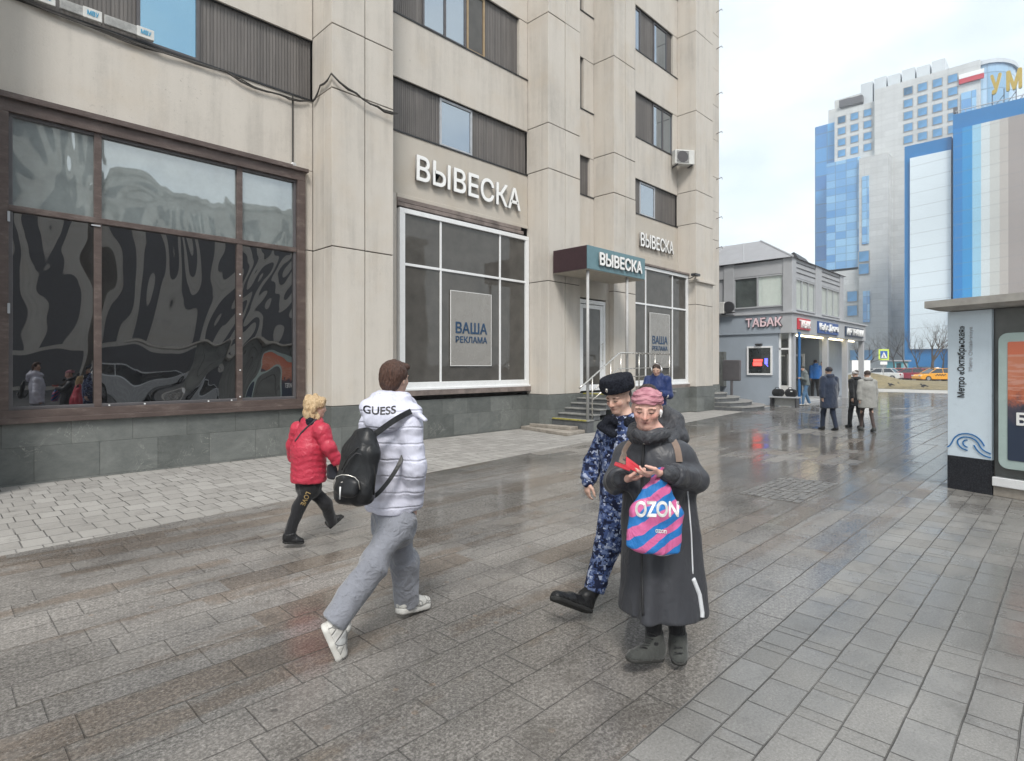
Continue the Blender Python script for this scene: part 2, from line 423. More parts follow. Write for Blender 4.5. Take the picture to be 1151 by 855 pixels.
me = bpy.data.meshes.new('lawn'); me.from_pydata(bm_v, [], bm_f); me.materials.append(M['lawn'])
o = bpy.data.objects.new('lawn', me); C.objects.link(o); tag(o, kind='structure')
# drain grate patch of small setts
mb = MB()
gc = gnd(888, 549)
for i in range(17):
    for j in range(8):
        jx, jy = random.uniform(-.008, .008), random.uniform(-.008, .008)
        x = gc.x - .85 + i * .1 + jx; y = gc.y - .4 + j * .1 + jy
        mb.box(x, x + .085, y, y + .085, -.004, .006 + random.random() * .007, M['sett'] if 'sett' in M else M.setdefault('sett', simple('cobble_sett', (.16, .155, .15), .4, var=.4, sc=9)))
tag(mb.build('sett_patch'), kind='structure')

# ================================================================== TALL BEIGE BUILDING
YW, YP = 11.3, 10.5          # recessed wall plane, pilaster front plane
TOPZ = 33.
bld = empty('apartment_building', (0.5, YW, 0), 'tall beige concrete block with deep pilasters, dark ribbed window bands and stone plinth', 'building')
PIL = [(-.95, .5), (-7.5, -6.05), (5.62, 7.05), (12.13, 13.56), (15.3, 16.55), (20.8, 22.25)]
PIL.sort()
seams = [.97, 4.15, 7.28, 8.55, 11.62, 14.7, 17.8, 20.9, 24., 27.1, 30.2, TOPZ]
G = .022
# backing wall
mb = MB()
mb.box(-14, 24.5, YW + .3, YW + 9, 0, TOPZ, M['joint'])
mb.build('core_wall', bld)
# spandrel panels between window bands, per bay
bays = [(-14, -7.5), (-6.05, -.95), (.5, 5.62), (7.05, 12.13), (13.56, 15.3), (16.55, 20.8), (22.25, 24.5)]
bands = [(7.25, 8.48), (9.98, 11.6), (13.1, 14.68), (16.2, 17.78), (19.3, 20.88), (22.4, 23.98), (25.5, 27.08)]
mb = MB()
for (a, b) in bays:
    z = 5.79 if b - a > 3 and a < 20.9 else 4.9
    if a > 22: z = .97
    for i, (z0, z1) in enumerate(bands + [(TOPZ, TOPZ)]):
        mat = M['plaster'] if (i == 0 and a in (7.05, 16.55)) else M['concrete']
        sp = [(a + G, b - G)]
        if a == .5: sp = [(a + G, 5.2 - G), (5.2, b - G)] if i == 0 else sp
        for (p, q) in sp: mb.box(p, q, YW - .03, YW + .32, z, z0 - .012, mat)
        z = z1 + .012
        if a > 22: mb.box(a + G, b - G, YW - .03, YW + .1, z0 - .012 + .02, z1, M['concrete'])
# ground floor jambs beside the shop windows
mb.box(.5, .66, YW - .03, YW + .1, .97, 5.79, M['concrete'])
mb.box(5.42, 5.62 - G, YW - .03, YW + .1, .97, 4.14, M['concrete']); mb.box(5.42, 5.62 - G, YW - .03, YW + .1, 4.16, 5.78, M['concrete'])
mb.box(7.05, 7.66, YW - .03, YW + .1, .97, 5.79, M['concrete'])
for a, b in ((-14, -7.5), (-6.05, -.95)): mb.box(a + G, b - G, YW - .03, YW + .1, .97, 5.77, M['concrete'])
mb.build('wall', bld, bevel=.006)
# pilasters: panels with open joints over a dark core
for (a, b) in PIL:
    mb = MB()
    mb.box(a + .02, b - .02, YP + .02, YW + .02, .9, TOPZ, M['joint'])
    for i in range(len(seams) - 1):
        z0, z1 = seams[i] + G / 2, seams[i + 1] - G / 2
        mid = a + (b - a) * .52
        jx = random.uniform(-.004, .004)
        mb.box(a, mid - G / 2, YP + jx, YP + .3, z0, z1, M['concrete'])
        mb.box(mid + G / 2, b, YP - jx, YP + .3, z0, z1, M['concrete'])
        mb.box(a, a + .2, YP + .3, YW + .02, z0, z1, M['concrete'])
        mb.box(b - .2, b, YP + .3, YW + .02, z0, z1, M['concrete'])
    mb.build('pilaster', bld, bevel=.008)
# plinth
mb = MB()
segs = [(-14, -7.5, YW), (-6.05, -.95, YW), (.5, 5.62, YW), (7.05, 12.13, YW), (13.56, 15.3, YW - .6), (16.55, 20.8, YW - .5), (22.25, 24.5, YW)]
for a, b, y in segs: mb.box(a, b, y - .06, YW + .05, 0, .955, M['marble'])
for a, b in PIL: mb.box(a - .03, b + .03, YP - .05, YW + .02, 0, .968, M['marble'])
mb.build('plinth', bld, bevel=.006)

def ribs(mb, x0, x1, z0, z1, y):
    n = max(1, round((x1 - x0) / .06)); st = (x1 - x0) / n
    mb.box(x0, x1, y, y + .2, z0, z1, M['ribbed'])
    for k in range(n): mb.box(x0 + k * st + .008, x0 + (k + 1) * st - .008, y - .009, y, z0, z1, M['ribbed'])
def window(parent, x0, x1, z0, z1, y, fmat, gmat, fw=.06, cols=1, sash=None, name='window', depth=.07):
    f = MB()
    f.box(x0, x1, y, y + depth, z0, z0 + fw, fmat); f.box(x0, x1, y, y + depth, z1 - fw, z1, fmat)
    f.box(x0, x0 + fw, y + .001, y + depth, z0 + fw, z1 - fw, fmat); f.box(x1 - fw, x1, y + .001, y + depth, z0 + fw, z1 - fw, fmat)
    st = (x1 - x0) / cols
    for k in range(1, cols): f.box(x0 + k * st - fw / 2, x0 + k * st + fw / 2, y + .002, y + depth, z0 + fw, z1 - fw, fmat)
    o = f.build(name, parent)
    for k in range(cols):
        g = MB(); g.box(x0 + k * st + fw / 2, x0 + (k + 1) * st - fw / 2, y + .03, y + .04, z0 + fw * .9, z1 - fw * .9, gmat); g.build('pane', o)
    return o
M['dk_frame'] = simple('dark_window_frame', (.10, .095, .10), .45)
M['steel_frame'] = simple('pale_window_frame', (.42, .44, .47), .45)
M['tan_frame'] = simple('tan_wood_frame', (.36, .26, .15), .5)
band_mb = MB(); sill = MB()
# which windows each band carries: (bay, band index) -> list of (x0, x1, frame, glass)
W = {}
W[(.5, 0)] = [(2.5, 3.48, 'dk_frame', 'blue_sky_glass')]
W[(7.05, 0)] = [(8.98, 10.05, 'steel_frame', 'sky_glass')]
W[(7.05, 1)] = [(8.45, 9.85, 'dk_frame', 'sky_glass'), (9.87, 10.5, 'tan_frame', 'smoke_glass')]
W[(16.55, 0)] = [(18.15, 19.2, 'steel_frame', 'sky_glass')]
W[(16.55, 1)] = [(16.7, 17.9, 'dk_frame', 'sky_glass'), (19.05, 20.5, 'dk_frame', 'sky_glass')]
W[(16.55, 2)] = [(16.7, 18.2, 'dk_frame', 'sky_glass'), (19.1, 20.1, 'dk_frame', 'sky_glass')]
for (a, b) in bays[:-1]:
    for i, (z0, z1) in enumerate(bands):
        small = (b - a) < 3
        ws = W.get((a, i))
        if ws is None:
            ws = [(a + .35, a + 1.05, 'dk_frame', 'sky_glass')] if small else [(a + 1.3 + .3 * (i % 2), a + 2.9, 'dk_frame', 'sky_glass')]
            if not small and i > 1: ws.append((b - 1.7, b - .6, 'dk_frame', 'sky_glass'))
        xs = a + G
        e = b - (.35 if i else .02) + (0 if not small else -.2)
        for (p, q, fm, gm) in ws:
            ribs(band_mb, xs, p, z0, z1, YW + .07)
            window(bld, p, q, z0 + .02, z1 - .02, YW + .03, M[fm], M[gm], .055, cols=2 if q - p > 1.15 else 1)
            xs = q
        ribs(band_mb, xs, e, z0, z1, YW + .07)
        if e < b - .05: band_mb.box(e, b - G, YW - .02, YW + .12, z0, z1, M['concrete'])
        sill.box(a + G, b - G, YW - .05, YW + .06, z0 - .035, z0, M['black'])
        sill.box(a + G, b - G, YW + .01, YW + .06, z1, z1 + .014, M['black'])
band_mb.build('ribbed_panel', bld); sill.build('sill', bld)

# --- big brown shop window, left bay
bw = MB(); B = M['brown']
y = YW - .10
bw.box(.66, 5.42, y, YW + .1, .93, 1.12, B); bw.box(.66, 5.42, y, YW + .1, 5.52, 5.70, B)
bw.box(.66, .86, y + .001, YW + .1, 1.12, 5.52, B); bw.box(5.25, 5.42, y + .001, YW + .1, 1.12, 5.52, B)
bw.box(.62, 5.46, y - .035, y, .92, 1.0, B); bw.box(.62, 5.46, y - .06, YW + .1, 5.70, 5.77, B)
bw.box(.60, 5.2, y - .03, YW, 5.772, 5.80, B)
yi = YW - .01
for xm in (1.95, 4.15): bw.box(xm - .05, xm + .05, yi - .04, yi + .08, 1.12, 5.52, B)
bw.box(.86, 5.25, yi - .05, yi + .08, 4.07, 4.16, B)
for z in (1.12, 5.47): bw.box(.86, 5.25, yi - .03, yi + .08, z, z + .05, M['dk_frame'])
for q in (.86, 5.20): bw.box(q, q + .05, yi - .031, yi + .08, 1.17, 5.47, M['dk_frame'])
bwo = bw.build('shop_window', bld, bevel=.006)
for (p, q) in ((.9, 1.9), (2., 4.1), (4.2, 5.22)):
    g = MB(); g.box(p - .01, q + .01, yi + .02, yi + .03, 1.16, 4.08, M['film_glass']); g.build('lower_pane', bwo)
    g = MB(); g.box(p - .01, q + .01, yi + .02, yi + .03, 4.15, 5.49, M['pale_glass']); g.build('upper_pane', bwo)
g = MB()
for z in (1.2, 1.7, 2.3, 2.75, 3.1, 3.5): g.tube([(4.15, yi - .045, z), (4.15, yi - .055, z)], .014, M['white_paint'], 8)
for x in (2.1, 2.6, 3.6, 4.0): g.tube([(x, yi - .035, 1.14), (x, yi - .05, 1.14)], .014, M['white_paint'], 8)
g.build('screw', bwo)
for q_ in ((.845, .875, y - .012, y, 2.55, 2.7), (.845, .875, y - .012, y, 3.9, 4.05), (1.86, 1.98, yi - .06, yi - .04, 4.02, 4.04)): g = MB(); g.box(*q_, M['steel_frame']); g.build('hinge', bwo)

# --- white shop windows
def shop_window(x0, x1, z0, z1, yy, ms, tr, sillz, name='shop_window'):
    f = MB(); Wm = M['white_paint']
    f.box(x0, x1, yy, YW + .1, z0, z0 + .19, Wm); f.box(x0, x1, yy, YW + .1, z1 - .11, z1, Wm)
    f.box(x0, x0 + .15, yy + .001, YW + .1, z0 + .19, z1 - .11, Wm); f.box(x1 - .13, x1, yy + .001, YW + .1, z0 + .19, z1 - .11, Wm)
    for m_ in ms: f.box(m_ - .025, m_ + .025, yy + .03, yy + .1, z0 + .19, z1 - .11, Wm)
    f.box(x0 + .15, x1 - .13, yy + .028, yy + .1, tr - .03, tr + .03, Wm)
    f.box(x0 - .02, x1 + .02, yy - .04, yy, z0 - .001, z0 + .05, Wm)
    o = f.build(name, bld, bevel=.005)
    es = [x0 + .15] + ms + [x1 - .13]
    for a, b in zip(es, es[1:]):
        for lo, hi in ((z0 + .18, tr), (tr, z1 - .1)):
            g = MB(); g.box(a, b, yy + .06, yy + .07, lo, hi, M['smoke_glass']); g.build('pane', o)
    s = MB(); s.box(x0 - .05, x1 + .05, yy - .05, YW, z0 - .13, z0 - .003, M['sillbrown']); s.build('sill', o, bevel=.004)
    return o
M['sillbrown'] = simple('weathered_brown_sill', (.20, .165, .15), .7, var=.35, sc=4, bump=.004)
sw2 = shop_window(7.70, 12.10, 1.2, 5.46, YW - .10, [8.93, 10.98], 4.16, 1.0)
lt = MB(); lt.box(7.66, 11.9, YW - .08, YW - .031, 5.50, 5.59, M['sillbrown']); lt.box(7.66, 11.8, YW - .07, YW - .031, 5.60, 5.70, M['sillbrown']); lt.box(7.66, 12.1, YW - .05, YW - .031, 5.70, 5.79, M['plaster']); lt.build('lintel_strip', sw2, bevel=.008)
sw3 = shop_window(16.60, 20.78, 1.08, 5.28, YW - .5, [17.74, 19.61], 3.94, 1.0)
lt = MB(); lt.box(16.6, 20.78, YW - .55, YW - .031, 5.29, 5.36, M['sillbrown']); lt.box(16.6, 20.78, YW - .12, YW - .031, 5.37, 5.5, M['sillbrown']); lt.box(16.6, 20.78, YW - .06, YW - .031, 5.5, 5.79, M['plaster'])
lt.build('lintel_strip', sw3, bevel=.008)
# --- door bay
mb = MB(); yd = 10.66
mb.box(13.56, 15.3, yd + .02, YW, 3.85, 4.95, M['plaster']); mb.box(13.5, 13.72, yd, YW, .99, 3.86, M['plaster']); mb.box(15.12, 15.35, yd, YW, .99, 3.86, M['plaster'])
mb.build('door_surround', bld)
d = MB(); Wm = M['white_paint']; d.box(13.72, 15.12, yd + .03, yd + .12, 3.68, 3.80, Wm); d.box(13.72, 13.84, yd + .031, yd + .12, 1.0, 3.68, Wm); d.box(15.0, 15.12, yd + .031, yd + .12, 1.0, 3.68, Wm)
d.box(13.84, 13.98, yd + .05, yd + .1, 1.02, 3.66, Wm); d.box(14.86, 15.0, yd + .05, yd + .1, 1.02, 3.66, Wm); d.box(13.98, 14.86, yd + .051, yd + .1, 1.02, 1.2, Wm); d.box(13.98, 14.86, yd + .051, yd + .1, 3.54, 3.66, Wm)
do = d.build('door', bld, bevel=.004)
g = MB(); g.box(13.97, 14.87, yd + .07, yd + .08, 1.19, 3.55, M['smoke_glass']); g.build('pane', do)
g = MB(); g.tube([(14.93, yd + .0, 1.9), (14.93, yd + .0, 2.5)], .014, M['rail']); g.tube([(14.93, yd + .05, 1.95), (14.93, yd, 1.95)], .01, M['rail']); g.tube([(14.93, yd + .05, 2.45), (14.93, yd, 2.45)], .01, M['rail']); g.build('handle', do)
# ledge round the last pilaster and wall hooks
mb = MB(); mb.box(20.74, 22.34, YP - .09, YP - .012, 5.02, 5.11, M['concrete']); mb.box(20.74, 20.79, YP - .012, YW - .52, 5.02, 5.11, M['concrete']); mb.box(22.26, 22.34, YP - .012, YW, 5.02, 5.11, M['concrete']); mb.build('ledge', bld, bevel=.01)
for k, z in enumerate((15.6, 13.6, 11.9, 9.9, 8.2, 6.9, 17.2)):
    mb = MB(); mb.tube([(24.2, YW - .03, z), (24.2, YW - .28, z + .05), (24.2, YW - .3, z - .04)], .014, M['cable'], 6); mb.build('wall_hook', bld)

# roof cap
mb = MB(); mb.box(-14.2, 24.7, YP - .15, YW + 9.2, TOPZ, TOPZ + .4, M['concrete']); mb.build('roof', bld)

# ================================================================== things fixed to the front
M['letter_white'] = simple('white_sign_letter', (.88, .88, .87), .35, var=.02)
M['letter_edge'] = simple('grey_letter_edge', (.30, .29, .28), .5)
def letters(name, txt, x0, x1, z0, z1, y, ext, bold, label, tilt=0.):
    me = fit_text(txt, x1 - x0, z1 - z0, ext, bold)
    o = place_text(me, name, M['letter_white'], ((x0 + x1) / 2, y, (z0 + z1) / 2), (1, 0, -tilt), (tilt, 0, 1))
    # dark sides: faces that do not look outwards
    me.materials.append(M['letter_edge'])
    for p in me.polygons: p.material_index = 0 if abs(p.normal.y) > .7 else 1
    return tag(o, label, 'sign')
letters('shop_sign', 'ВЫВЕСКА', 8.15, 11.72, 6.14, 6.76, YW - .10, .035, .014, 'large raised white letters ВЫВЕСКА on the beige wall over the wide white framed shop window', .02)
letters('shop_sign', 'ВЫВЕСКА', 17.95, 20.3, 6.07, 6.58, YW - .10, .035, .016, 'small raised white letters ВЫВЕСКА on the beige wall right of the teal canopy', .0)
def poster(x0, x1, z0, z1, y, label):
    r = empty('window_poster', ((x0 + x1) / 2, y, z0), label, 'poster', 'posters in the shop windows')
    m = MB(); m.box(x0, x1, y, y + .012, z0, z1, M['poster_grey'])
    b = m.build('poster_panel', r, bevel=.003)
    m = MB()
    for a in ((x0 - .012, x0, z0, z1), (x1, x1 + .012, z0, z1), (x0 - .012, x1 + .012, z1, z1 + .012), (x0 - .012, x1 + .012, z0 - .012, z0)):
        m.box(a[0], a[1], y - .002, y + .013, a[2], a[3], M['letter_white'])
    m.build('poster_frame', r)
    w_ = x1 - x0; zc = z0 + (z1 - z0) * .47
    place_text(fit_text('ВАША', w_ * .78, .29, .004, .02), 'lettering', M['navy_ink'], ((x0 + x1) / 2, y - .006, zc + .08), (1, 0, 0), (0, 0, 1), r)
    place_text(fit_text('РЕКЛАМА', w_ * .78, .165, .004, .02), 'lettering', M['navy_ink'], ((x0 + x1) / 2, y - .006, zc - .22), (1, 0, 0), (0, 0, 1), r)
M['poster_grey'] = simple('translucent_grey_poster', (.27, .26, .245), .25, var=.08, sc=1.5)
M['navy_ink'] = simple('navy_ink', (.02, .06, .13), .5)
poster(9.24, 10.63, 1.79, 3.67, YW - .075, 'grey poster with navy words ВАША РЕКЛАМА in the nearer wide shop window')
poster(18.0, 19.36, 1.72, 3.66, YW - .475, 'grey poster with navy words ВАША РЕКЛАМА in the shop window behind the handrail')

# canopy
cp = empty('entrance_canopy', (12.25, YP, 0), 'flat teal entrance canopy with dark brown end and white word on two slim posts', 'canopy')
M['teal'] = simple('teal_fascia', (.13, .235, .27), .45, var=.05)
M['maroon'] = simple('dark_brown_fascia', (.045, .022, .026), .5, var=.1)
M['soffit'] = simple('beige_soffit', (.42, .38, .32), .7)
x0, x1, y0, y1, z0, z1 = 12.27, 15.1, 9.25, YP - .06, 4.36, 4.98
mb = MB(); mb.box(x0 + .02, x1 - .02, y0 + .02, y1, z0 - .02, z0 + .02, M['soffit']); mb.build('soffit', cp)
mb = MB(); mb.box(x0, x1, y0, y0 + .03, z0, z1, M['teal']); mb.build('front_fascia', cp, bevel=.004)
for xe in (x0, x1 - .03): mb = MB(); mb.box(xe, xe + .03, y0 + .031, y1, z0, z1, M['maroon']); mb.build('end_fascia', cp, bevel=.004)
mb = MB(); mb.box(x0 + .03, x1 - .03, y0 + .03, y1, z1 - .08, z1 - .02, M['dark_metal']); mb.build('roof', cp)
for xx in (12.42, 14.3):
    mb = MB(); mb.tube([(xx, 9.36, .1 if xx < 13 else .98), (xx, 9.36, z0 - .02)], .04, M['post_paint'], 12); mb.build('post', cp, smooth=True)
me = fit_text('ВЫВЕСКА', 2.12, .36, .02, .03)
o = place_text(me, 'lettering', M['letter_white'], (13.8, y0 - .04, 4.675), (1, 0, 0), (0, 0, 1), cp)
me.materials.append(M['letter_edge'])
for p in me.polygons: p.material_index = 0 if abs(p.normal.y) > .7 else 1

# entrance stairs
M['step'] = simple('dark_granite_step', (.105, .11, .115), .45, var=.25, sc=8, obj=False)
M['step_top'] = simple('worn_step_tread', (.235, .235, .225), .55, var=.2, sc=8, obj=False)
M['yellow'] = simple('worn_yellow_paint', (.30, .27, .06), .7, var=.35, sc=12, obj=False)
M['slabc'] = simple('weathered_concrete_slab', (.30, .27, .235), .85, var=.25, sc=5, bump=.005, obj=False)
st = empty('entrance_stairs', (12.5, 9.8, 0), 'short flight of dark granite steps with yellow edges and tubular handrail under the canopy', 'stairs')
ya, yb = 9.2, YP - .055
zs = [.34, .47, .60, .73, .86, .98]
for i, z in enumerate(zs):
    xa = 12.2 + i * .28; xb = xa + .30 if i < 5 else 16.9
    mb = MB(); mb.box(xa + .03, xb, ya + .02, yb, 0 if i == 0 else zs[i - 1] - .03, z - .035, M['step'])
    mb.box(xa, xb if i < 5 else 16.92, ya, yb, z - .035, z, M['step_top'])
    if i in (0, 5): mb.box(xa - .003, xa + .09, ya + .05, yb - .02, z - .03, z + .003, M['yellow'])
    mb.build('step', st, bevel=.006)
mb = MB(); mb.box(12.5, 16.9, ya + .03, yb, 0, .3, M['marble']); mb.box(13.6, 16.9, ya + .031, yb, .3, .94, M['marble']); mb.build('side_wall', st)
mb = MB(); yr = ya + .07; Rm = M['rail']
pts = [(11.95, yr, 1.2), (12.1, yr, 1.27), (13.72, yr, 2.12), (13.85, yr, 2.15), (16.6, yr, 2.15)]
mb.tube(pts, .024, Rm, 10)
for dz in (.42, .66): mb.tube([(12.5, yr, 1.47 - dz + .05), (13.72, yr, 2.12 - dz), (16.6, yr, 2.15 - dz)], .014, Rm, 8)
for xx, zb in ((12.5, .34), (13.35, .73), (13.85, .98), (14.8, .98), (15.7, .98), (16.58, .98)):
    zt = 2.15 if xx > 13.8 else 1.2 + (xx - 11.98) * .524
    mb.tube([(xx, yr, zb), (xx, yr, zt)], .019, Rm, 8)
mb.build('handrail', st, smooth=True)
# loose slabs in front
def slab_stack(name, poly_list, label):
    r = empty(name, (11.9, 10, 0), label, 'slabs')
    for poly, z0, z1 in poly_list:
        mb = MB(); mb.prism(poly, z0, z1, M['slabc']); mb.build('slab', r, bevel=.012)
slab_stack('slab_step', [([(11.35, 9.2), (12.55, 9.35), (12.12, 11.2), (11.75, 11.2)], 0, .085),
                         ([(11.85, 9.5), (12.19, 9.5), (12.08, 10.4), (11.9, 11.0)], .085, .17)], 'low stack of worn beige concrete slabs at the foot of the granite stairs')

# curved steps at the far corner
cs = empty('corner_steps', (24, 10, 0), 'low curved flight of grey granite steps between the beige block and the grey pavilion', 'stairs')
cz = [.16, .32, .48, .64, .80]
for i, z in enumerate(cz):
    r_ = 3.0 - i * .52
    pts = [(22.3, 12.5), (22.3, 11.9 - r_ * .93 + .25)] + [(23.35 + (r_) * math.sin(t), 11.9 - r_ * math.cos(t) * .93) for t in [k * math.pi / 2 / 9 for k in range(10)]] + [(23.35 + r_, 12.5)]
    pts = [(q[0], max(q[1], 8.8)) for q in pts]
    mb = MB(); mb.prism(pts, z - .16, z - .035, M['step']); 
    o = mb.build('step_riser', cs)
    mb = MB(); pts2 = [(q[0] + (.03 if q[0] > 23.3 else 0), q[1] - .03) for q in pts]; mb.prism(pts2, z - .035, z, M['step_top']); mb.build('step_tread', cs, bevel=.006)

# air conditioner on the far pilaster corner
def ac_unit(loc, rz, label, s=1.):
    r = empty('air_conditioner', loc, label, 'air conditioner', rz=rz)
    mb = MB(); mb.box(-.4 * s, .4 * s, -.15 * s, .15 * s, 0, .55 * s, M['ac_white']); mb.build('casing', r, bevel=.02, local=True)
    mb = MB()
    for k in range(9): mb.box(-.34 * s, .16 * s, -.162 * s, -.151 * s, (.05 + k * .052) * s, (.07 + k * .052) * s, M['dk_frame'])
    mb.tube([(-.09 * s, -.153 * s, .28 * s), (-.09 * s, -.158 * s, .28 * s)], .22 * s, M['dk_frame'], 20); mb.build('fan_grille', r, local=True)
    mb = MB()
    for xx in (-.3, .3): mb.box((xx - .02) * s, (xx + .02) * s, -.16 * s, .3 * s, -.04 * s, 0, M['dark_metal'])
    mb.build('bracket', r, local=True)
M['ac_white'] = simple('ac_casing', (.60, .60, .58), .5, var=.1)
ac_unit((20.45, 10.85, 9.5), rad(-35), 'grey white air conditioner high on the far pilaster of the beige block')
# floodlight under it
fl = empty('floodlight', (20.6, 10.4, 5.2), 'small dark floodlight on the corner above the farther shop window', 'lamp')
mb = MB(); mb.box(-.22, .16, -.1, .1, 0, .09, M['dark_metal']); mb.build('lamp_housing', fl, bevel=.01, local=True)
mb = MB(); mb.tube([(0, .05, .02), (.1, .3, -.05), (.15, .45, .0)], .02, M['dark_metal']); mb.build('lamp_arm', fl, local=True)

# cables along the band
def cable(pts, r, n, sag, seed, label):
    random.seed(seed); mb = MB()
    for k in range(n):
        P = []
        for a, b in zip(pts, pts[1:]):
            a, b = Vector(a), Vector(b); sg = sag * random.uniform(.5, 1.4)
            nn = max(3, int((b - a).length / .25))
            for i in range(nn):
                t = i / nn; q = a.lerp(b, t); q.z -= math.sin(math.pi * t) * sg - math.sin(t * 17 + k) * .012; q.y -= random.uniform(0, .03); P.append(q)
        P.append(Vector(pts[-1])); mb.tube(P, r, M['cable'], 5)
    return tag(mb.build('cable_bundle', smooth=True), label, 'cable')
yc = YW - .07
cable([(-3, yc, 7.3), (.8, yc, 7.25), (3.9, yc, 7.2), (4.9, yc, 7.12), (5.5, yc, 7.2)], .012, 4, .07, 1, 'thin dark cables sagging under the window band of the nearest bay')
cable([(5.57, YW - .1, 7.2), (5.57, 10.9, 7.42), (5.57, 10.44, 7.5), (6.1, 10.42, 7.28), (6.6, 10.42, 7.18), (7.12, 10.42, 7.2)], .011, 6, .05, 2, 'tangled cable bundle wrapped round the nearest beige pilaster')
random.seed(9)
# pipe dropping to the big window
mb = MB(); mb.tube([(5.17, YW - .05, 7.2), (5.17, YW - .05, 5.8)], .014, M['cable'], 6); mb.tube([(5.17, YW - .05, 5.83), (5.17, YW - .14, 5.8)], .035, M['white_paint'], 10)
tag(mb.build('wall_conduit'), 'thin conduit with a white end cap running down to the brown window head', 'pipe')
# film wrapped strips under the blue window
def plastic_wrap(x0, x1, label):
    r = empty('wrapped_board', ((x0 + x1) / 2, YW - .1, 7.3), label, 'board', 'plastic wrapped boards on the sill')
    mb = MB(); mb.box(x0, x1, YW - .13, YW - .06, 7.285, 7.44, M['wrap']); mb.build('board', r, bevel=.01)
    mb = MB(); mb.box(x1 - .25, x1, YW - .135, YW - .055, 7.28, 7.45, M['ac_white']); mb.build('end_wrap', r, bevel=.006)
    place_text(fit_text('МВУ', .15, .075, .002, .02), 'lettering', M['cyan_ink'], (x1 - .12, YW - .14, 7.37), (1, 0, 0), (0, 0, 1), r)
M['wrap'] = simple('dusty_plastic_wrap', (.34, .34, .33), .3, var=.35, sc=7)
M['cyan_ink'] = simple('cyan_ink', (.02, .30, .52), .5)
plastic_wrap(2.02, 2.72, 'wrapped board with blue print directly under the blue window')
plastic_wrap(1.45, 1.99, 'wrapped board with blue print, middle one on the sill')
plastic_wrap(.8, 1.4, 'wrapped board with blue print, leftmost on the sill')
# ================================================================== GREY CORNER PAVILION
pv = empty('pavilion', (26.8, 9, 0), 'two storey blue grey corner pavilion with tobacco signs, glazed upper floor and pale hip roof', 'building')
GP, BG = M['grey_paint'], M['bluegrey_paint']
mb = MB()
mb.box(26.85, 27.1, 9.62, 16, 0, 3.25, BG)                       # left wall with window hole closed by the window piece
mb.box(27.1, 39, 11.9, 16, 0, 3.25, BG); mb.box(27.1, 34, 9.0, 11.9, .002, .12, GP)
mb.build('ground_floor_wall', pv)
mb = MB(); mb.box(26.78, 39.1, 9.0, 9.5, 3.24, 4.12, GP); mb.box(26.78, 27.3, 9.501, 16, 3.24, 4.12, BG); mb.box(27.3, 39.1, 9.5, 16, 3.26, 4.0, GP)
mb.box(26.7, 39.2, 8.92, 16, 4.12, 4.2, GP); mb.build('fascia', pv, bevel=.01)
mb = MB(); mb.box(27.0, 34.6, 9.15, 16, 4.2, 6.5, GP); mb.build('upper_wall', pv)
mb = MB()
for (xa, xb, ya_, yb_) in ((26.86, 27.4, 9.02, 9.42), (30.1, 31.0, 9.02, 9.3), (34.1, 34.7, 9.02, 9.3), (26.86, 27.2, 11.65, 12.15), (26.86, 27.2, 14.5, 15)):
    mb.box(xa, xb, ya_, yb_, 4.2, 6.62, GP)
mb.box(26.9, 27.3, 9.42, 11.65, 5.93, 6.55, GP); mb.box(26.9, 27.3, 12.15, 16, 5.93, 6.55, GP); mb.box(27.4, 34.1, 9.06, 9.3, 5.75, 6.6, GP)
for z in (5.98, 6.2, 6.42): mb.box(27.42, 34.08, 9.03, 9.06, z, z + .03, M['dk_frame'])
mb.build('pier', pv, bevel=.015)
M['roof_sheet'] = simple('pale_grey_roof_sheet', (.33, .33, .345), .45, .1, var=.05, sc=1)
mb = MB(); e = [(26.75, 8.95, 6.6), (34.8, 8.95, 6.6), (34.8, 16.2, 6.6), (26.75, 16.2, 6.6), (28.7, 11.1, 7.9), (33, 11.1, 7.5), (33, 14, 7.5), (28.7, 14, 7.9)]
mb.add(e, [(0, 1, 5, 4), (1, 2, 6, 5), (2, 3, 7, 6), (3, 0, 4, 7), (4, 5, 6, 7), (3, 2, 1, 0)], M['roof_sheet'])
for a, b in ((0, 4), (1, 5), (3, 7)):
    mb.tube([e[a], e[b]], .05, GP, 6)
for t in (.3, .6): 
    a = Vector(e[0]).lerp(Vector(e[3]), t); b = Vector(e[4]).lerp(Vector(e[7]), t); mb.tube([a, b], .03, GP, 5)
mb.build('roof', pv)
mb = MB(); mb.add([(31, 9.9, 6.95), (33.6, 9.9, 6.7), (33.6, 11.4, 6.9), (31, 11.4, 7.0), (31.2, 10.4, 7.62), (33.0, 10.4, 7.5)], [(0, 1, 5, 4), (1, 2, 5), (2, 3, 4, 5), (3, 0, 4)], M['dark_metal']); mb.build('roof_hatch', pv)
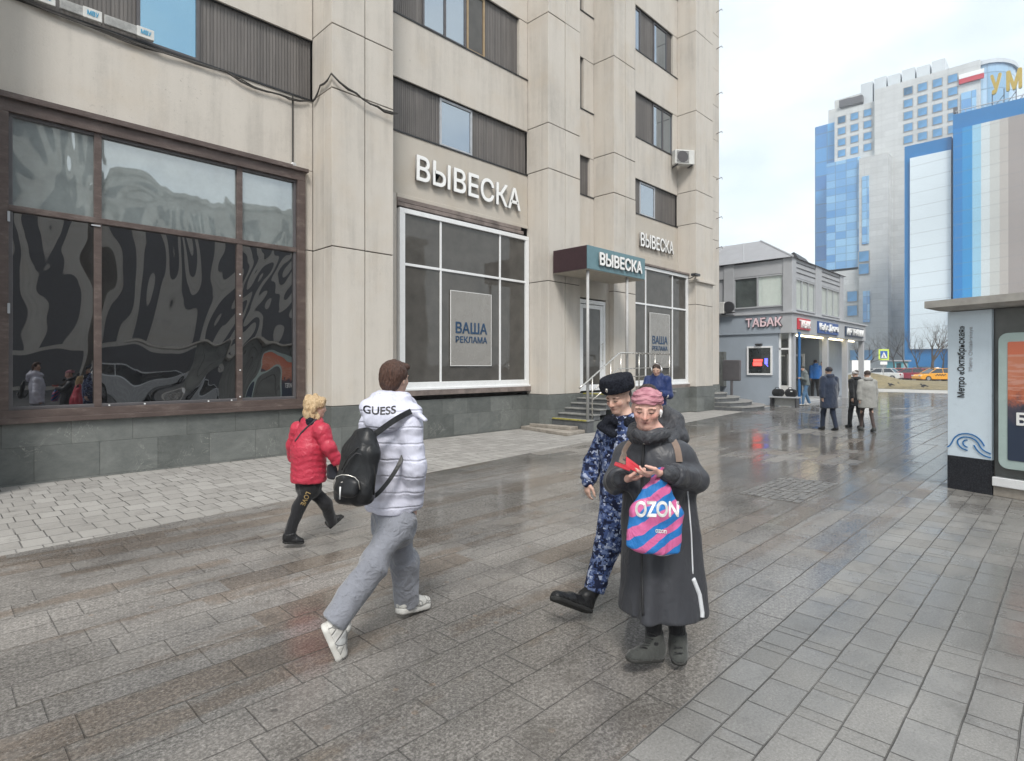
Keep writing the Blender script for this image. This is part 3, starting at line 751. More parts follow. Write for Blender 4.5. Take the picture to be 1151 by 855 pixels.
# glazing: clear glass before pale blinds, one panel painted dark for a dim room
M['pale_room'] = simple('pale_room_wall', (.62, .66, .63), .7)
M['blind'] = simple('pale_blind', (.86, .88, .86), .6, var=.05)
def glazed(parent, face, a0, a1, z0, z1, plane, cols, back, fr=M['grey_paint']):
    f = MB(); st = (a1 - a0) / cols; fw = .06
    def bx(p, q, d0, d1, zz0, zz1, mt, tgt):
        if face == 'X': tgt.box(plane + d0, plane + d1, p, q, zz0, zz1, mt)
        else: tgt.box(p, q, plane + d0, plane + d1, zz0, zz1, mt)
    for p, q, u, v_ in ((a0, a1, z0, z0 + fw), (a0, a1, z1 - fw, z1)): bx(p, q, 0, .08, u, v_, fr, f)
    for k in range(cols + 1):
        c = a0 + k * st; bx(max(a0, c - fw / 2), min(a1, c + fw / 2), .001, .08, z0 + fw, z1 - fw, fr, f)
    o = f.build('window', parent)
    for k in range(cols):
        g = MB(); bx(a0 + k * st + fw / 2, a0 + (k + 1) * st - fw / 2, .03, .035, z0 + fw, z1 - fw, M['clear_glass'], g); g.build('pane', o)
    g = MB(); bx(a0 + .02, a1 - .02, .082, .09, z0 + .02, z1 - .02, back, g); g.build('blind', o)
    return o
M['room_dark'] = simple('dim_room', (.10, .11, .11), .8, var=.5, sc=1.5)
glazed(pv, 'X', 9.44, 10.55, 4.46, 5.92, 26.9, 1, M['blind']); glazed(pv, 'X', 10.56, 11.64, 4.46, 5.92, 26.9, 1, M['room_dark'])
glazed(pv, 'Y', 27.42, 30.08, 4.3, 5.74, 9.06, 3, M['blind']); glazed(pv, 'Y', 31.02, 34.08, 4.3, 5.74, 9.06, 3, M['blind'])
# ground floor window with its lit red sign
M['redlit'] = emit('red_lit_sign', (1, .06, .05), 1.6); M['bluelit'] = emit('blue_lit_sign', (.12, .12, 1), 1.2)
f = MB(); Wm = M['white_paint']
for a in ((9.86, 11.0, 1.36, 1.44), (9.86, 11.0, 2.6, 2.68), (9.86, 9.93, 1.44, 2.6), (10.93, 11.0, 1.44, 2.6)): f.box(26.78, 26.85, *a, Wm)
o = f.build('window', pv); g = MB(); g.box(26.82, 26.83, 9.92, 10.94, 1.43, 2.61, M['sky_dark'] if 'sky_dark' in M else M.setdefault('sky_dark', glass('dark_shop_glass', (1, 1, 1), (.3, .33, .35), .02, 0, 1, (.03, .035, .035), .2))); g.build('pane', o)
g = MB(); g.box(26.795, 26.815, 10.32, 10.72, 1.78, 1.95, M['redlit']); g.box(26.795, 26.815, 10.3, 10.7, 1.97, 2.08, M['redlit']); g.box(26.796, 26.815, 10.06, 10.2, 1.86, 2.12, M['bluelit']); g.tube([(26.81, 10.2, 1.95), (26.81, 10.05, 1.75)], .02, M['bluelit'], 6)
g.build('lit_sign', o, bevel=.03)
f = MB(); f.box(26.7, 26.85, 10.3, 10.6, 2.72, 2.8, M['dark_metal']); f.build('wall_lamp', pv, bevel=.02)
# corner booth and recessed shop front under the fascia
mb = MB()
for y_ in (9.12, 9.55): mb.box(26.95, 27.05, y_, y_ + .08, 0, 3.24, Wm)
mb.box(26.95, 27.04, 9.2, 9.62, 2.5, 2.58, Wm); mb.box(26.96, 27.04, 9.2, 9.55, 0, .9, M['ac_white'])
dr = mb.build('booth_door', pv); g = MB(); g.box(26.98, 26.99, 9.2, 9.55, .9, 2.5, M['clear_glass']); g.box(26.98, 26.99, 9.2, 9.6, 2.58, 3.24, M['clear_glass']); g.build('pane', dr)
for xa, xb, ya_, yb_ in ((27.2, 27.42, 9.05, 9.3), (31.95, 32.2, 9.05, 9.3), (35.4, 35.65, 9.05, 9.3), (38.75, 39.0, 9.05, 9.3)): mb = MB(); mb.box(xa, xb, ya_, yb_, 0, 3.24, GP); mb.build('support_column', pv)
mb = MB(); mb.box(34.6, 38.9, 10.2, 11.9, 0, 3.24, BG); mb.build('inner_wall', pv)
mb = MB(); mb.tube([(27.55, 8.95, 0), (27.55, 8.95, 3.3)], .06, M['blue_pole'] if 'blue_pole' in M else M.setdefault('blue_pole', simple('blue_pole_paint', (.03, .13, .33), .4)), 10); mb.build('blue_downpipe', pv)
mb = MB(); M['tube'] = emit('warm_tube_light', (1, .86, .55), 3.0)
for i in range(6): mb.box(27.8 + i * 1.7, 29.2 + i * 1.7, 9.25, 9.36, 3.16, 3.21, M['tube'])
mb.build('tube_light', pv)
mb = MB()
for i in range(5):
    xx = 27.6 + i * 1.25; mb.box(xx, xx + .07, 11.65, 11.75, .12, 3.2, M['ac_white'])
mb.box(27.6, 33.6, 11.66, 11.74, 2.3, 2.38, M['ac_white']); sf = mb.build('shop_front', pv)
g = MB(); g.box(27.6, 34.6, 11.8, 11.81, .12, 3.2, M['sky_dark']); g.build('pane', sf)
mb = MB(); mb.box(33.4, 33.46, 10.6, 11.5, .05, .15, Wm); mb.box(33.4, 33.46, 10.6, 11.5, 2.3, 2.42, Wm); mb.box(33.4, 33.46, 10.6, 10.7, .15, 2.3, Wm); mb.box(33.4, 33.46, 11.4, 11.5, .15, 2.3, Wm)
dr = mb.build('open_door', pv); g = MB(); g.box(33.42, 33.43, 10.7, 11.4, .15, 2.3, M['clear_glass']); g.build('pane', dr)
# signs
M['red_sign'] = simple('red_sign_face', (.55, .04, .06), .4); M['blue_sign'] = simple('blue_sign_face', (.02, .08, .28), .4); M['dk_sign'] = simple('navy_sign_face', (.03, .05, .09), .4)
M['pink_white'] = simple('pinkish_white_letter', (.82, .62, .66), .4)
def sign_x(txt, y0, y1, z0, z1, label):
    r = empty('shop_sign', (26.7, (y0 + y1) / 2, z0), label, 'sign')
    place_text(fit_text(txt, y1 - y0, z1 - z0, .03, .02), 'lettering', M['pink_white'], (26.72, (y0 + y1) / 2, (z0 + z1) / 2), (0, -1, 0), (0, 0, 1), r)
    place_text(fit_text(txt, y1 - y0 + .05, z1 - z0 + .05, .02, .045), 'letter_back', M['maroon'], (26.755, (y0 + y1) / 2, (z0 + z1) / 2), (0, -1, 0), (0, 0, 1), r)
sign_x('ТАБАК', 9.42, 11.02, 3.56, 3.97, 'pale pink letters ТАБАК with dark edges on the side wall of the grey pavilion')
def sign_y(txt, x0, x1, z0, z1, back, label):
    r = empty('shop_sign', ((x0 + x1) / 2, 8.9, z0), label, 'sign')
    mb = MB(); mb.box(x0 - .12, x1 + .12, 8.93, 8.995, z0 - .08, z1 + .08, back); mb.build('sign_box', r, bevel=.01)
    place_text(fit_text(txt, x1 - x0, z1 - z0, .03, .02), 'lettering', M['letter_white'], ((x0 + x1) / 2, 8.91, (z0 + z1) / 2), (1, 0, 0), (0, 0, 1), r)
sign_y('ТАБАК', 27.5, 28.9, 3.5, 3.85, M['red_sign'], 'small red sign with white word ТАБАК at the pavilion corner')
sign_y('Кафе Дюна', 30.3, 33.3, 3.44, 3.86, M['blue_sign'], 'blue cafe sign with white letters between two others on the pavilion fascia')
sign_y('АРТРАМИ', 34.9, 38.2, 3.46, 3.84, M['dk_sign'], 'dark navy sign with white letters farthest along the pavilion fascia')
# side door panel and intercom wall beside the corner steps
mb = MB(); mb.box(26.55, 26.84, 12.0, 13.6, .8, 2.45, M['marble']); mb.build('door_pier', pv)
mb = MB(); mb.box(26.5, 26.56, 12.15, 12.62, 1.35, 2.35, M['room_dark']); mb.build('panel', pv)
ac_unit((26.6, 12.35, 4.25), rad(-90), 'air conditioner on the ledge of the grey pavilion beside a dark fan')
r = empty('wall_fan', (26.6, 11.75, 4.25), 'round dark fan on the ledge of the grey pavilion', 'fan')
mb = MB(); mb.tube([(0, -.0, .3), (-.12, 0, .3)], .26, M['dark_metal'], 18); mb.build('fan_drum', r, local=True)
mb = MB(); mb.box(-.1, .06, -.25, .25, 0, .05, M['dark_metal']); mb.build('bracket', r, local=True)
# grey sign blade on a post by the steps
r = empty('street_box', (25.6, 11.2, .0), 'dark grey flat cabinet on a short post beside the corner steps', 'cabinet')
mb = MB(); mb.box(-.06, .06, -.42, .42, 1.1, 2.05, M['dk_frame']); mb.build('cabinet_body', r, bevel=.05, local=True)
mb = MB(); mb.tube([(0, 0, 0), (0, 0, 1.12)], .06, M['dk_frame'], 10); mb.build('post', r, local=True)
# bench with bags
r = empty('bench', (26.3, 9.15, 0), 'low grey slatted bench against the pavilion corner under two black bags', 'bench')
mb = MB(); mb.box(-.22, .22, -.6, .6, .38, .44, M['grey_paint']); mb.build('seat', r, bevel=.01, local=True)
for yy in (-.52, .52):
    mb = MB(); mb.box(-.2, .2, yy - .03, yy + .03, 0, .379, M['dark_metal']); mb.build('leg', r, local=True)
mb = MB(); mb.box(.16, .2, -.48, .48, .02, .36, M['ac_white']); mb.build('apron', r, local=True)

# ================================================================== METRO PAVILION (right)
mp_ = empty('metro_pavilion', (10.4, .9, 0), 'low metro entrance pavilion with flat concrete roof and grey stone panel wall', 'building')
M['grey_stone'] = simple('grey_stone_panels', (.15, .155, .15), .35, var=.35, sc=1.6, obj=False)
M['pale_roof'] = simple('pale_concrete_roof_edge', (.36, .345, .32), .8, var=.15, obj=False)
a = Vector((10.46, 1.36)); b = Vector((10.27, .85)); dirc = (b - a).normalized(); nrm = Vector((-dirc.y, dirc.x)) * -1
nrm = Vector((dirc.y, -dirc.x))   # towards the camera (-x)
if nrm.x > 0: nrm = -nrm
def q2(s, t): v = a + dirc * s - nrm * t; return (v.x, v.y)    # s along the face, t into the building
def pri(mb, s0, s1, t0, t1, z0, z1, mat):
    pts = [q2(s0, t0), q2(s1, t0), q2(s1, t1), q2(s0, t1)]
    ar = sum(pts[i][0] * pts[(i + 1) % 4][1] - pts[(i + 1) % 4][0] * pts[i][1] for i in range(4))
    if ar < 0: pts = pts[::-1]
    mb.prism(pts, z0, z1, mat)
mb = MB(); pri(mb, .55, 7, .06, .5, .27, 2.56, M['grey_stone'])
for k in range(12): pri(mb, .55 + .62 * k, .555 + .62 * k, .05, .07, .27, 2.56, M['joint'])
mb.build('wall', mp_)
mb = MB(); pri(mb, .56, 7, -.03, .5, .14, .265, M['white_paint']); pri(mb, .56, 7, .0, .5, 0, .14, M['slabc']); mb.build('wall_base', mp_, bevel=.01)
mb = MB()
pts_o = [q2(-.15, -.30), q2(9, -.30), q2(9, 7), q2(-.15, 7)]
ar = sum(pts_o[i][0] * pts_o[(i + 1) % 4][1] - pts_o[(i + 1) % 4][0] * pts_o[i][1] for i in range(4))
if ar < 0: pts_o = pts_o[::-1]
cx_ = sum(p[0] for p in pts_o) / 4; cy_ = sum(p[1] for p in pts_o) / 4
inn = [(cx_ + (p[0] - cx_) * .97, cy_ + (p[1] - cy_) * .97) for p in pts_o]
vs_ = [(*p, 2.57) for p in inn] + [(*p, 2.62) for p in pts_o] + [(*p, 2.72) for p in pts_o]
fs_ = [(3, 2, 1, 0), (8, 9, 10, 11)] + [(i, (i + 1) % 4, 4 + (i + 1) % 4, 4 + i) for i in range(4)] + [(4 + i, 4 + (i + 1) % 4, 8 + (i + 1) % 4, 8 + i) for i in range(4)]
mb.add(vs_, fs_, M['pale_roof']); mb.build('roof', mp_)
mb = MB(); pri(mb, .05, 7, 1.2, 6.6, 0, 2.57, M['grey_stone']); mb.build('rear_wall', mp_)
# sign column
sc_ = empty('metro_sign_column', (a.x, a.y, 0), 'tall pale blue metro sign column with vertical lettering, blue wave mark and black base', 'sign')
M['pale_blue'] = simple('pale_blue_panel', (.66, .76, .84), .35, var=.03); M['mark_blue'] = simple('blue_mark', (.02, .16, .42), .4)
M['black_granite'] = simple('black_granite', (.022, .024, .03), .25, var=.4, sc=30)
mb = MB(); pri(mb, 0, .545, 0, .3, .48, 2.56, M['pale_blue']); mb.build('panel', sc_, bevel=.004)
mb = MB(); pri(mb, -.004, .55, -.004, .32, 0, .478, M['black_granite']); mb.build('base', sc_, bevel=.006)
d3 = Vector((dirc.x, dirc.y, 0)); n3 = Vector((nrm.x, nrm.y, 0))
def cp3(s, z, t=-.004): v = q2(s, t); return (v[0], v[1], z)
me = fit_text('Метро «Октябрьская»', 1.02, .115, .004, .012); place_text(me, 'lettering', M['black'], cp3(.185, 1.84), (0, 0, 1), -d3, sc_)
me = fit_text('Metro Oktiabrskaya', .62, .06, .004, 0); place_text(me, 'lettering', M['steel_frame'], cp3(.30, 2.02), (0, 0, 1), -d3, sc_)
def lg(x, y): return cp3((x - 95) / 300 * .545, .48 + (548 - y) * .00172, -.004)
curves = [[(95, 480), (115, 465), (130, 430), (145, 395), (175, 365), (215, 352), (260, 352), (300, 370), (330, 400), (350, 440)],
          [(238, 490), (200, 480), (175, 455), (165, 425), (175, 400), (205, 382), (245, 378), (285, 392), (310, 420), (325, 455), (350, 480), (393, 497)],
          [(238, 465), (215, 455), (203, 435), (212, 410), (238, 403)], [(280, 440), (295, 470), (320, 500), (355, 520), (393, 527)]]
mb = MB()
for cv in curves:
    # smooth the polyline, then a flat ribbon 16 mm wide
    P = [Vector(p) for p in cv]
    for _ in range(2):
        Q = [P[0]]
        for u, v_ in zip(P, P[1:]): Q += [u.lerp(v_, .25), u.lerp(v_, .75)]
        Q.append(P[-1]); P = Q
    vs_ = []; 
    for i, p in enumerate(P):
        t_ = (P[min(i + 1, len(P) - 1)] - P[max(i - 1, 0)]).normalized(); nn_ = Vector((-t_.y, t_.x)) * 4.6
        for s_ in (1, -1):
            for dp in (-.001, -.006):
                v = p + nn_ * s_; c_ = lg(v.x, v.y); vs_.append((c_[0] + n3.x * (-dp), c_[1] + n3.y * (-dp), c_[2]))
    fs_ = []
    for i in range(len(P) - 1):
        o_ = i * 4; fs_ += [(o_ + 1, o_ + 3, o_ + 7, o_ + 5), (o_, o_ + 1, o_ + 5, o_ + 4), (o_ + 2, o_ + 6, o_ + 7, o_ + 3)]
    mb.add(vs_, fs_, M['mark_blue'])
mb.build('wave_mark', sc_)
mb = MB(); v0 = q2(-.07, .35); mb.box(v0[0] - .04, v0[0] + .04, v0[1] - .03, v0[1] + .03, .62, 2.57, M['sillbrown']); tag(mb.build('downpipe', mp_))
# light box poster
lb = empty('light_box', (10.2, .6, .4), 'rounded pale green light box with an orange and navy poster on the metro pavilion wall', 'advert')
M['mint'] = simple('pale_mint_enamel', (.42, .52, .50), .35, var=.05)
def poster_mat():
    m = Mt('orange_navy_poster', .3); p = m.pos(); x, y, z = m.xyz(p)
    n_ = m.noise(p, 5, 5, .7); ray_ = m.noise(m.scale(p, (2, 4, 26)), 1.2, 3)
    top = z.gt(1.93)
    g_ = (z + (n_ - .5) * .9)
    c = m.ramp(g_ * .4, [(.40, (.035, .05, .085)), (.50, (.10, .08, .10)), (.56, (.50, .15, .08)), (.66, (.60, .22, .13))])
    c = m.mix(ray_.ss(.48, .6) * .5 * z.gt(1.3), c, (.66, .40, .34))
    dk = m.voro(p, 3.1).ss(.18, .24, 1, 0) * z.lt(1.85) * z.gt(1.2); c = m.mix(dk * .85, c, (.03, .045, .06))
    c = m.mix(top, c, (.66, .19, .11)); m.col(c); return m.mat
M['poster_art'] = poster_mat()
def rr(mb, s0, s1, z0, z1, r_, t, th, mat):
    P = []
    for (cx0, cz0, a0) in ((s1 - r_, z1 - r_, 0), (s0 + r_, z1 - r_, 90), (s0 + r_, z0 + r_, 180), (s1 - r_, z0 + r_, 270)):
        for k in range(6): an = rad(a0 + k * 18); P.append((cx0 + r_ * math.cos(an), cz0 + r_ * math.sin(an)))
    n_ = len(P); vs_ = [cp3(s, z, t) for s, z in P] + [cp3(s, z, t + th) for s, z in P]
    mb.add(vs_, [tuple(range(n_)), tuple(reversed(range(n_, 2 * n_)))] + [(i, n_ + i, n_ + (i + 1) % n_, (i + 1) % n_) for i in range(n_)], mat)
def s_at(px):  # where a sight line meets the column's face line
    r_ = ray(px, HY); # solve a + d*s = r*t
    A = np.array([[dirc.x, -r_.x], [dirc.y, -r_.y]]); s_, t_ = np.linalg.solve(A, [-a.x, -a.y]); return s_
S0 = s_at(1124.5); S1 = S0 + 1.28; I0 = s_at(1135.5)
mb = MB(); rr(mb, S0, S1, .40, 2.22, .11, -.06, .12, M['mint']); mb.build('frame', lb, bevel=.008)
mb = MB(); rr(mb, I0, S1 - (I0 - S0), .52, 2.10, .02, -.066, .01, M['poster_art']); mb.build('poster', lb)
me = fit_text('БИЛЕТ', .66, .17, .004, .03); place_text(me, 'lettering', M['letter_white'], cp3(I0 + .06 + .37, 1.08, -.072), d3, (0, 0, 1), lb)

# ================================================================== FAR TOWERS
def block_stone():
    m = Mt('pale_stone_cladding', .7); p = m.pos(); x, y, z = m.xyz(p)
    v = m.white(m.vec((y / 2.4 + x * .21).floor(), (z / 1.25).floor(), 1.)); fz = (z / 1.25).fract(); fy = (y / 2.4).fract()
    ln = fz.lt(.07).max(fy.lt(.03))
    c = m.ramp(v * .25 + m.noise(p, .08, 4) * .75, [(.3, (.50, .51, .50)), (.7, (.62, .63, .62))])
    m.col(m.mix(ln * .45, c, (.34, .34, .33))); return m.mat
def curtain(name, c0, c1, cw=2.2, ch=1.7, ax='y'):
    m = Mt(name, .12, .0, 1.6, .8); p = m.pos(); x, y, z = m.xyz(p); h_ = x + y if ax == 'xy' else y
    v = m.white(m.vec((h_ / cw).floor(), (z / ch).floor(), 2.)); w_ = m.white(m.vec((h_ / (cw * 3)).floor(), 0., 3.))
    ln = (z / ch).fract().lt(.07).max((h_ / cw).fract().lt(.06))
    c = m.ramp(v * .45 + w_ * .3 + m.noise(p, .05, 4) * .35, [(.25, c0), (.8, c1)])
    m.col(m.mix(ln * .7, c, (.12, .20, .31))); return m.mat
M['stone'] = block_stone()
M['curtain'] = curtain('blue_curtain_glass', (.07, .27, .58), (.32, .58, .80))
M['curtain2'] = curtain('deep_blue_curtain_glass', (.05, .20, .48), (.10, .38, .72), 2.6, 3.4, 'xy')
M['curtain3'] = curtain('grey_blue_curtain_glass', (.15, .33, .52), (.40, .58, .74), 1.6, 3.2, 'xy')
M['light_metal'] = simple('light_grey_metal_crown', (.56, .60, .63), .5, var=.04, sc=.2)
tw = empty('hotel_tower', (160, 28, 0), 'very tall pale stone tower with blue glass bays, small windows and rounded glass top', 'building')
T = 150.
def Yz(px, py, XX=T): return onX(px, py, XX)
def tbox(name, pxl, pxr, ptop, mat, Xf, dep, zb=0., par=tw, top_at='l'):
    yl, zt = onX(pxl, ptop, Xf); yr_, _ = onX(pxr, ptop, Xf)
    m_ = MB(); m_.box(Xf, Xf + dep, yr_, yl, zb, zt, mat); return m_.build(name, par), yl, yr_, zt
tbox('glass_shaft', 916, 940, 143, M['curtain2'], 152, 20)
tbox('stone_block', 931, 970, 124, M['stone'], 153, 24)
tbox('stone_block', 938, 985, 126, M['stone'], 150, 24)
tbox('main_block', 983, 1102, 101, M['stone'], 149, 30)
y0c, z0c = onX(967, 95, 153); y1c, _ = onX(1064, 80, 153)
mb = MB(); n_ = 6
for k in range(n_):
    q0 = y0c + (y1c - y0c) * k / n_; q1 = y0c + (y1c - y0c) * (k + 1) / n_
    mb.box(153, 170, q1 + .25, q0 - .1, 58, z0c + .3 * (k % 2), M['light_metal'])
mb.build('crown', tw)
# rounded glass drum
yl, zt = onX(1071, 76, 149); yr_, _ = onX(1139, 70, 149)
mb = MB(); cyc = (yl + yr_) / 2; R_ = abs(yl - yr_) / 2
pts = [(158 + 8 * math.cos(t), cyc + R_ * math.sin(t)) for t in [k * 2 * math.pi / 28 for k in range(28)]]
mb.prism(pts, 0, zt, M['curtain3']); mb.build('glass_drum', tw)
mb = MB(); pts = [(158 + 8.4 * math.cos(t), cyc + (R_ + .4) * math.sin(t)) for t in [k * 2 * math.pi / 28 for k in range(28)]]
for z in (zt - 13, zt - .8): mb.prism(pts, z, z + .8, M['light_metal'])
mb.build('drum_ring', tw)
tbox('glass_bay', 929, 966, 184, M['curtain'], 146, 6, zb=onX(950, 304, 146)[1])
tbox('stone_wing', 965.5, 998, 178, M['stone'], 145, 8)
tbox('stone_base', 926, 966, 304, M['stone'], 146, 12)
M['win_blue'] = simple('blue_tower_window', (.12, .30, .52), .15, var=.3, sc=.2)
M['win_rim'] = simple('pale_window_rim', (.34, .34, .33), .7)
_wm = {}
def twin(px, py, Xf, wy=2.5, hz=2.1, name='window'):
    y_, z_ = onX(px, py, Xf)
    k = (wy, hz)
    if k not in _wm:
        m_ = MB(); m_.box(-.08, .05, -wy / 2 - .15, wy / 2 + .15, -hz / 2 - .15, hz / 2 + .15, M['win_rim']); m_.box(-.12, -.07, -wy / 2, wy / 2, -hz / 2, hz / 2, M['win_blue'])
        o_ = m_.build(name, tw, local=True); _wm[k] = o_
    else:
        o_ = _wm[k].copy(); C.objects.link(o_)
    o_.location = Vector((Xf, y_, z_)) - tw.location; o_.parent = tw; return o_
def grid(cols, y_list_px, Xf, wy, hz):
    # rows fixed in height (from the first column), columns fixed in Y: a true grid on the face
    for r_, py in enumerate(y_list_px):
        _, z_ = onX(cols[0], py, Xf)
        for c_ in cols:
            y_, _ = onX(c_, py, Xf)
            k = (wy, hz); 
            if k not in _wm: twin(cols[0], py, Xf, wy, hz); 
            o_ = _wm[k].copy(); C.objects.link(o_); o_.location = Vector((Xf, y_, z_)) - tw.location; o_.parent = tw
grid([946.2, 960.6, 975.3], [134.3, 147, 159.6, 172], 150, 1.45, 1.45)
grid([1020.9, 1037, 1053.8, 1071], [102, 115.8, 129.5, 143, 156.5], 149, 1.5, 1.5)
for p in ((958, 333), (958, 349), (961, 399), (975, 399), (971, 288), (971, 302)): twin(p[0], p[1], 144.9 if p[0] > 965 else 145.9, 1.9, 2.2)
for (pa, pb, px_) in ((198, 274, 973), (327, 362, 974)):
    y_, za = onX(px_, pa, 145); _, zb = onX(px_, pb, 145); m_ = MB(); m_.box(144.8, 145.05, y_ - .65, y_ + .65, zb, za, M['curtain']); m_.build('strip_window', tw)
y_, za = onX(1089, 92, 149); m_ = MB(); m_.box(148.7, 149.02, y_ - 1.2, y_ + 1.2, za - 10, za - 2, M['curtain']); m_.build('strip_window', tw)
m_ = MB(); y_, za = onX(1092, 86, 149); m_.box(148.6, 149.02, y_ - 2, y_ + 2, za, za + .9, M['letter_white']); m_.box(148.6, 149.02, y_ - 2, y_ + 2, za - 1.0, za - .05, M['red_sign']); m_.build('roof_emblem', tw)
# dark plant room on the left shoulder
m_ = MB(); 
for p in ((950, 115), (963, 112)):
    y_, za = onX(p[0], p[1], 152); m_.box(151.6, 153, y_ - 1.2, y_ + 1.2, za - .9, za + .7, M['dk_frame'])
m_.build('plant_room', tw)
tbox('upper_shoulder', 938, 968, 113, M['stone'], 153.2, 18)
# screen-fronted block
M['screen_white'] = simple('pale_screen', (.50, .56, .60), .5, var=.08, sc=.06); M['azure'] = simple('azure_border', (.015, .17, .42), .5, var=.05)
def lined(name, c, per=2.4):
    m = Mt(name, .55); p = m.pos(); x, y, z = m.xyz(p); ln = ((z + y * .06) / per).fract().lt(.045)
    a_ = m.noise(p, .05, 4); cc = m.ramp(a_, [(.3, tuple(k * .9 for k in c)), (.7, tuple(min(1, k * 1.1) for k in c))])
    m.col(m.mix(ln * .4, cc, (.22, .24, .26))); return m.mat
sb = empty('screen_building', (140, 23, 0), 'slab with a huge pale blank screen edged in blue beside the stone tower', 'building')
XS = 123.
yl, zt = onX(1016, 164, XS); yr_, _ = onX(1069, 157, XS)
m_ = MB(); m_.box(XS + .5, XS + 12, yr_, yl, 0, zt, M['azure']); m_.build('frame', sb)
_, zlo = onX(1040, 392, XS)
m_ = MB(); m_.box(XS, XS + .5, yr_, yl - .9, zlo, zt - 2.4, lined('pale_screen_panels', (.66, .74, .79))); m_.build('screen', sb)
m_ = MB()
for k in range(9): m_.box(XS - .1, XS + .4, yr_ - .9, yr_ - .3, 8 + k * 4.6, 9 + k * 4.6, M['dk_frame'])
m_.build('edge_opening', sb)
st_ = empty('striped_building', (125, 5, 0), 'wide slab hung with vertical blue, white and beige stripes under a blue top edge', 'building')
XB = 122.
yl, zt = onX(1070.5, 128, XB)
m_ = MB(); m_.box(XB + .5, XB + 14, yl - 46, yl, 0, zt, M['azure']); m_.build('frame', st_)
stops = [1071.5, 1081.8, 1092.9, 1102.7, 1112.5, 1123.6, 1133.4, 1160]
cols_ = [(.01, .20, .52), (.02, .27, .60), (.30, .55, .72), (.60, .66, .68), (.52, .53, .51), (.46, .43, .40), (.33, .295, .28)]
for i, c_ in enumerate(cols_):
    q0, _ = onX(stops[i], 200, XB); q1, _ = onX(stops[i + 1], 200, XB)
    if i == 6: q1 = yl - 45.5
    m_ = MB(); m_.box(XB, XB + .5, q1, q0, 1.5, zt - 2.7, lined('stripe_panel', c_, 2.2)); m_.build('stripe', st_)
m_ = MB(); m_.tube([(XB + .6, yl - .3, zt + .5), (XB + .6, yl - 40, zt + .5)], .07, M['post_paint'], 5)
for k in range(14): m_.tube([(XB + .6, yl - .5 - k * 1.2, zt), (XB + .6, yl - .5 - k * 1.2, zt + .5)], .04, M['post_paint'], 4)
m_.build('roof_rail', st_)
rs = empty('rooftop_letters', (XB + 4, yl - 6, zt), 'big golden letters УМ on a frame above the striped building', 'sign')
M['gold'] = simple('golden_letter', (.50, .36, .07), .4, .2)
for ch, (pl, pr_, pt, pb) in (('У', (1113, 1126, 86, 103)), ('М', (1131, 1149, 81, 98))):
    Xr = XB + 2
    ya_, z1_ = onX(pl, pt, Xr); yb_, z0_ = onX(pr_, pb, Xr)
    place_text(fit_text(ch, abs(ya_ - yb_), 3.3, .25, .05), 'letter', M['gold'], (Xr, (ya_ + yb_) / 2, (z0_ + z1_) / 2), (0, -1, 0), (0, 0, 1), rs)
m_ = MB()
for k in range(6):
    yy = yl - 5.0 - k * 1.5; m_.tube([(XB + 2.5, yy, zt), (XB + 2.5, yy, zt + 3)], .06, M['dark_metal'], 4); m_.tube([(XB + 2.5, yy, zt), (XB + 2.5, yy - 1.5, zt + 2)], .05, M['dark_metal'], 4)
m_.build('frame', rs)
# low far walls behind the cars
fwl = empty('low_building', (110, 16, 0), 'long low beige wall behind the parked cars', 'building')
m_ = MB(); m_.box(108, 116, -22, 14, 0, 4.2, M['concrete']); m_.build('wall', fwl)

# ================================================================== BARE TREES
M['bark'] = simple('grey_brown_bark', (.085, .072, .062), .9, var=.3, sc=8)
def tree(x, y, h, label, seed, group=None, spread=.55, lean=0., depth=5, r0=None, fork=.35):
    rnd = random.Random(seed); r = empty('bare_tree', (x, y, 0), label, 'tree', group)
    r0 = r0 or h * .018
    tr, br = MB(), MB()
    def limb(p, d, ln, rr_, lv, mbx):
        P = [p.copy()]; R = [rr_]; q = p.copy(); dd = d.copy(); n_ = 4
        for i in range(n_):
            dd = (dd + Vector((rnd.gauss(0, .13), rnd.gauss(0, .13), rnd.gauss(.03, .07)))).normalized(); q = q + dd * ln / n_; P.append(q.copy()); R.append(rr_ * (1 - .5 * (i + 1) / n_))
        mbx.tube(P, R, M['bark'], 7 if lv < 2 else 4, caps=False)
        if lv >= depth: return
        for i in range(2 + (rnd.random() < .75) + (lv < 2)):
            k = rnd.choice((2, 3, 4)) if lv else rnd.choice((3, 4, 4)); an = rnd.uniform(0, 6.28)
            side = Vector((math.cos(an), math.sin(an), 0)); nd = (dd + side * rnd.uniform(.4, 1.) * spread + Vector((0, 0, .12))).normalized()
            limb(P[k], nd, ln * rnd.uniform(.55, .8), R[k] * rnd.uniform(.55, .8), lv + 1, br)
    limb(Vector((0, 0, -.1)), Vector((lean, 0, 1)).normalized(), h * fork, r0, 0, tr)
    tr.build('trunk', r, smooth=True, local=True); br.build('crown', r, smooth=True, local=True)
    return r
tg = 'bare trees beyond the parked cars'
for i, (px, d, h, lb_) in enumerate([(1005, 84, 8.5, 'thin bare tree behind the white and red cars'), (1021, 88, 9.5, 'bare tree in front of the pale screen, left of the yellow taxi'), (1036, 80, 8.2, 'bare tree directly behind the dark parked car'),
                                     (1050, 66, 9., 'nearest thick bare tree beside the metro sign column'), (1060, 92, 10, 'bare tree half hidden behind the metro sign column')]):
    p = gnd(px, HY + FPX * CAMH / d); tree(p.x, p.y, h, lb_, 11 + i, tg, spread=.75, r0=.16 if i != 3 else .22)
p = gnd(968, HY + FPX * CAMH / 50); tree(p.x, p.y, 5.4, 'small wide spreading bare tree at the end of the pavilion', 5, spread=1.15, fork=.42, r0=.13)

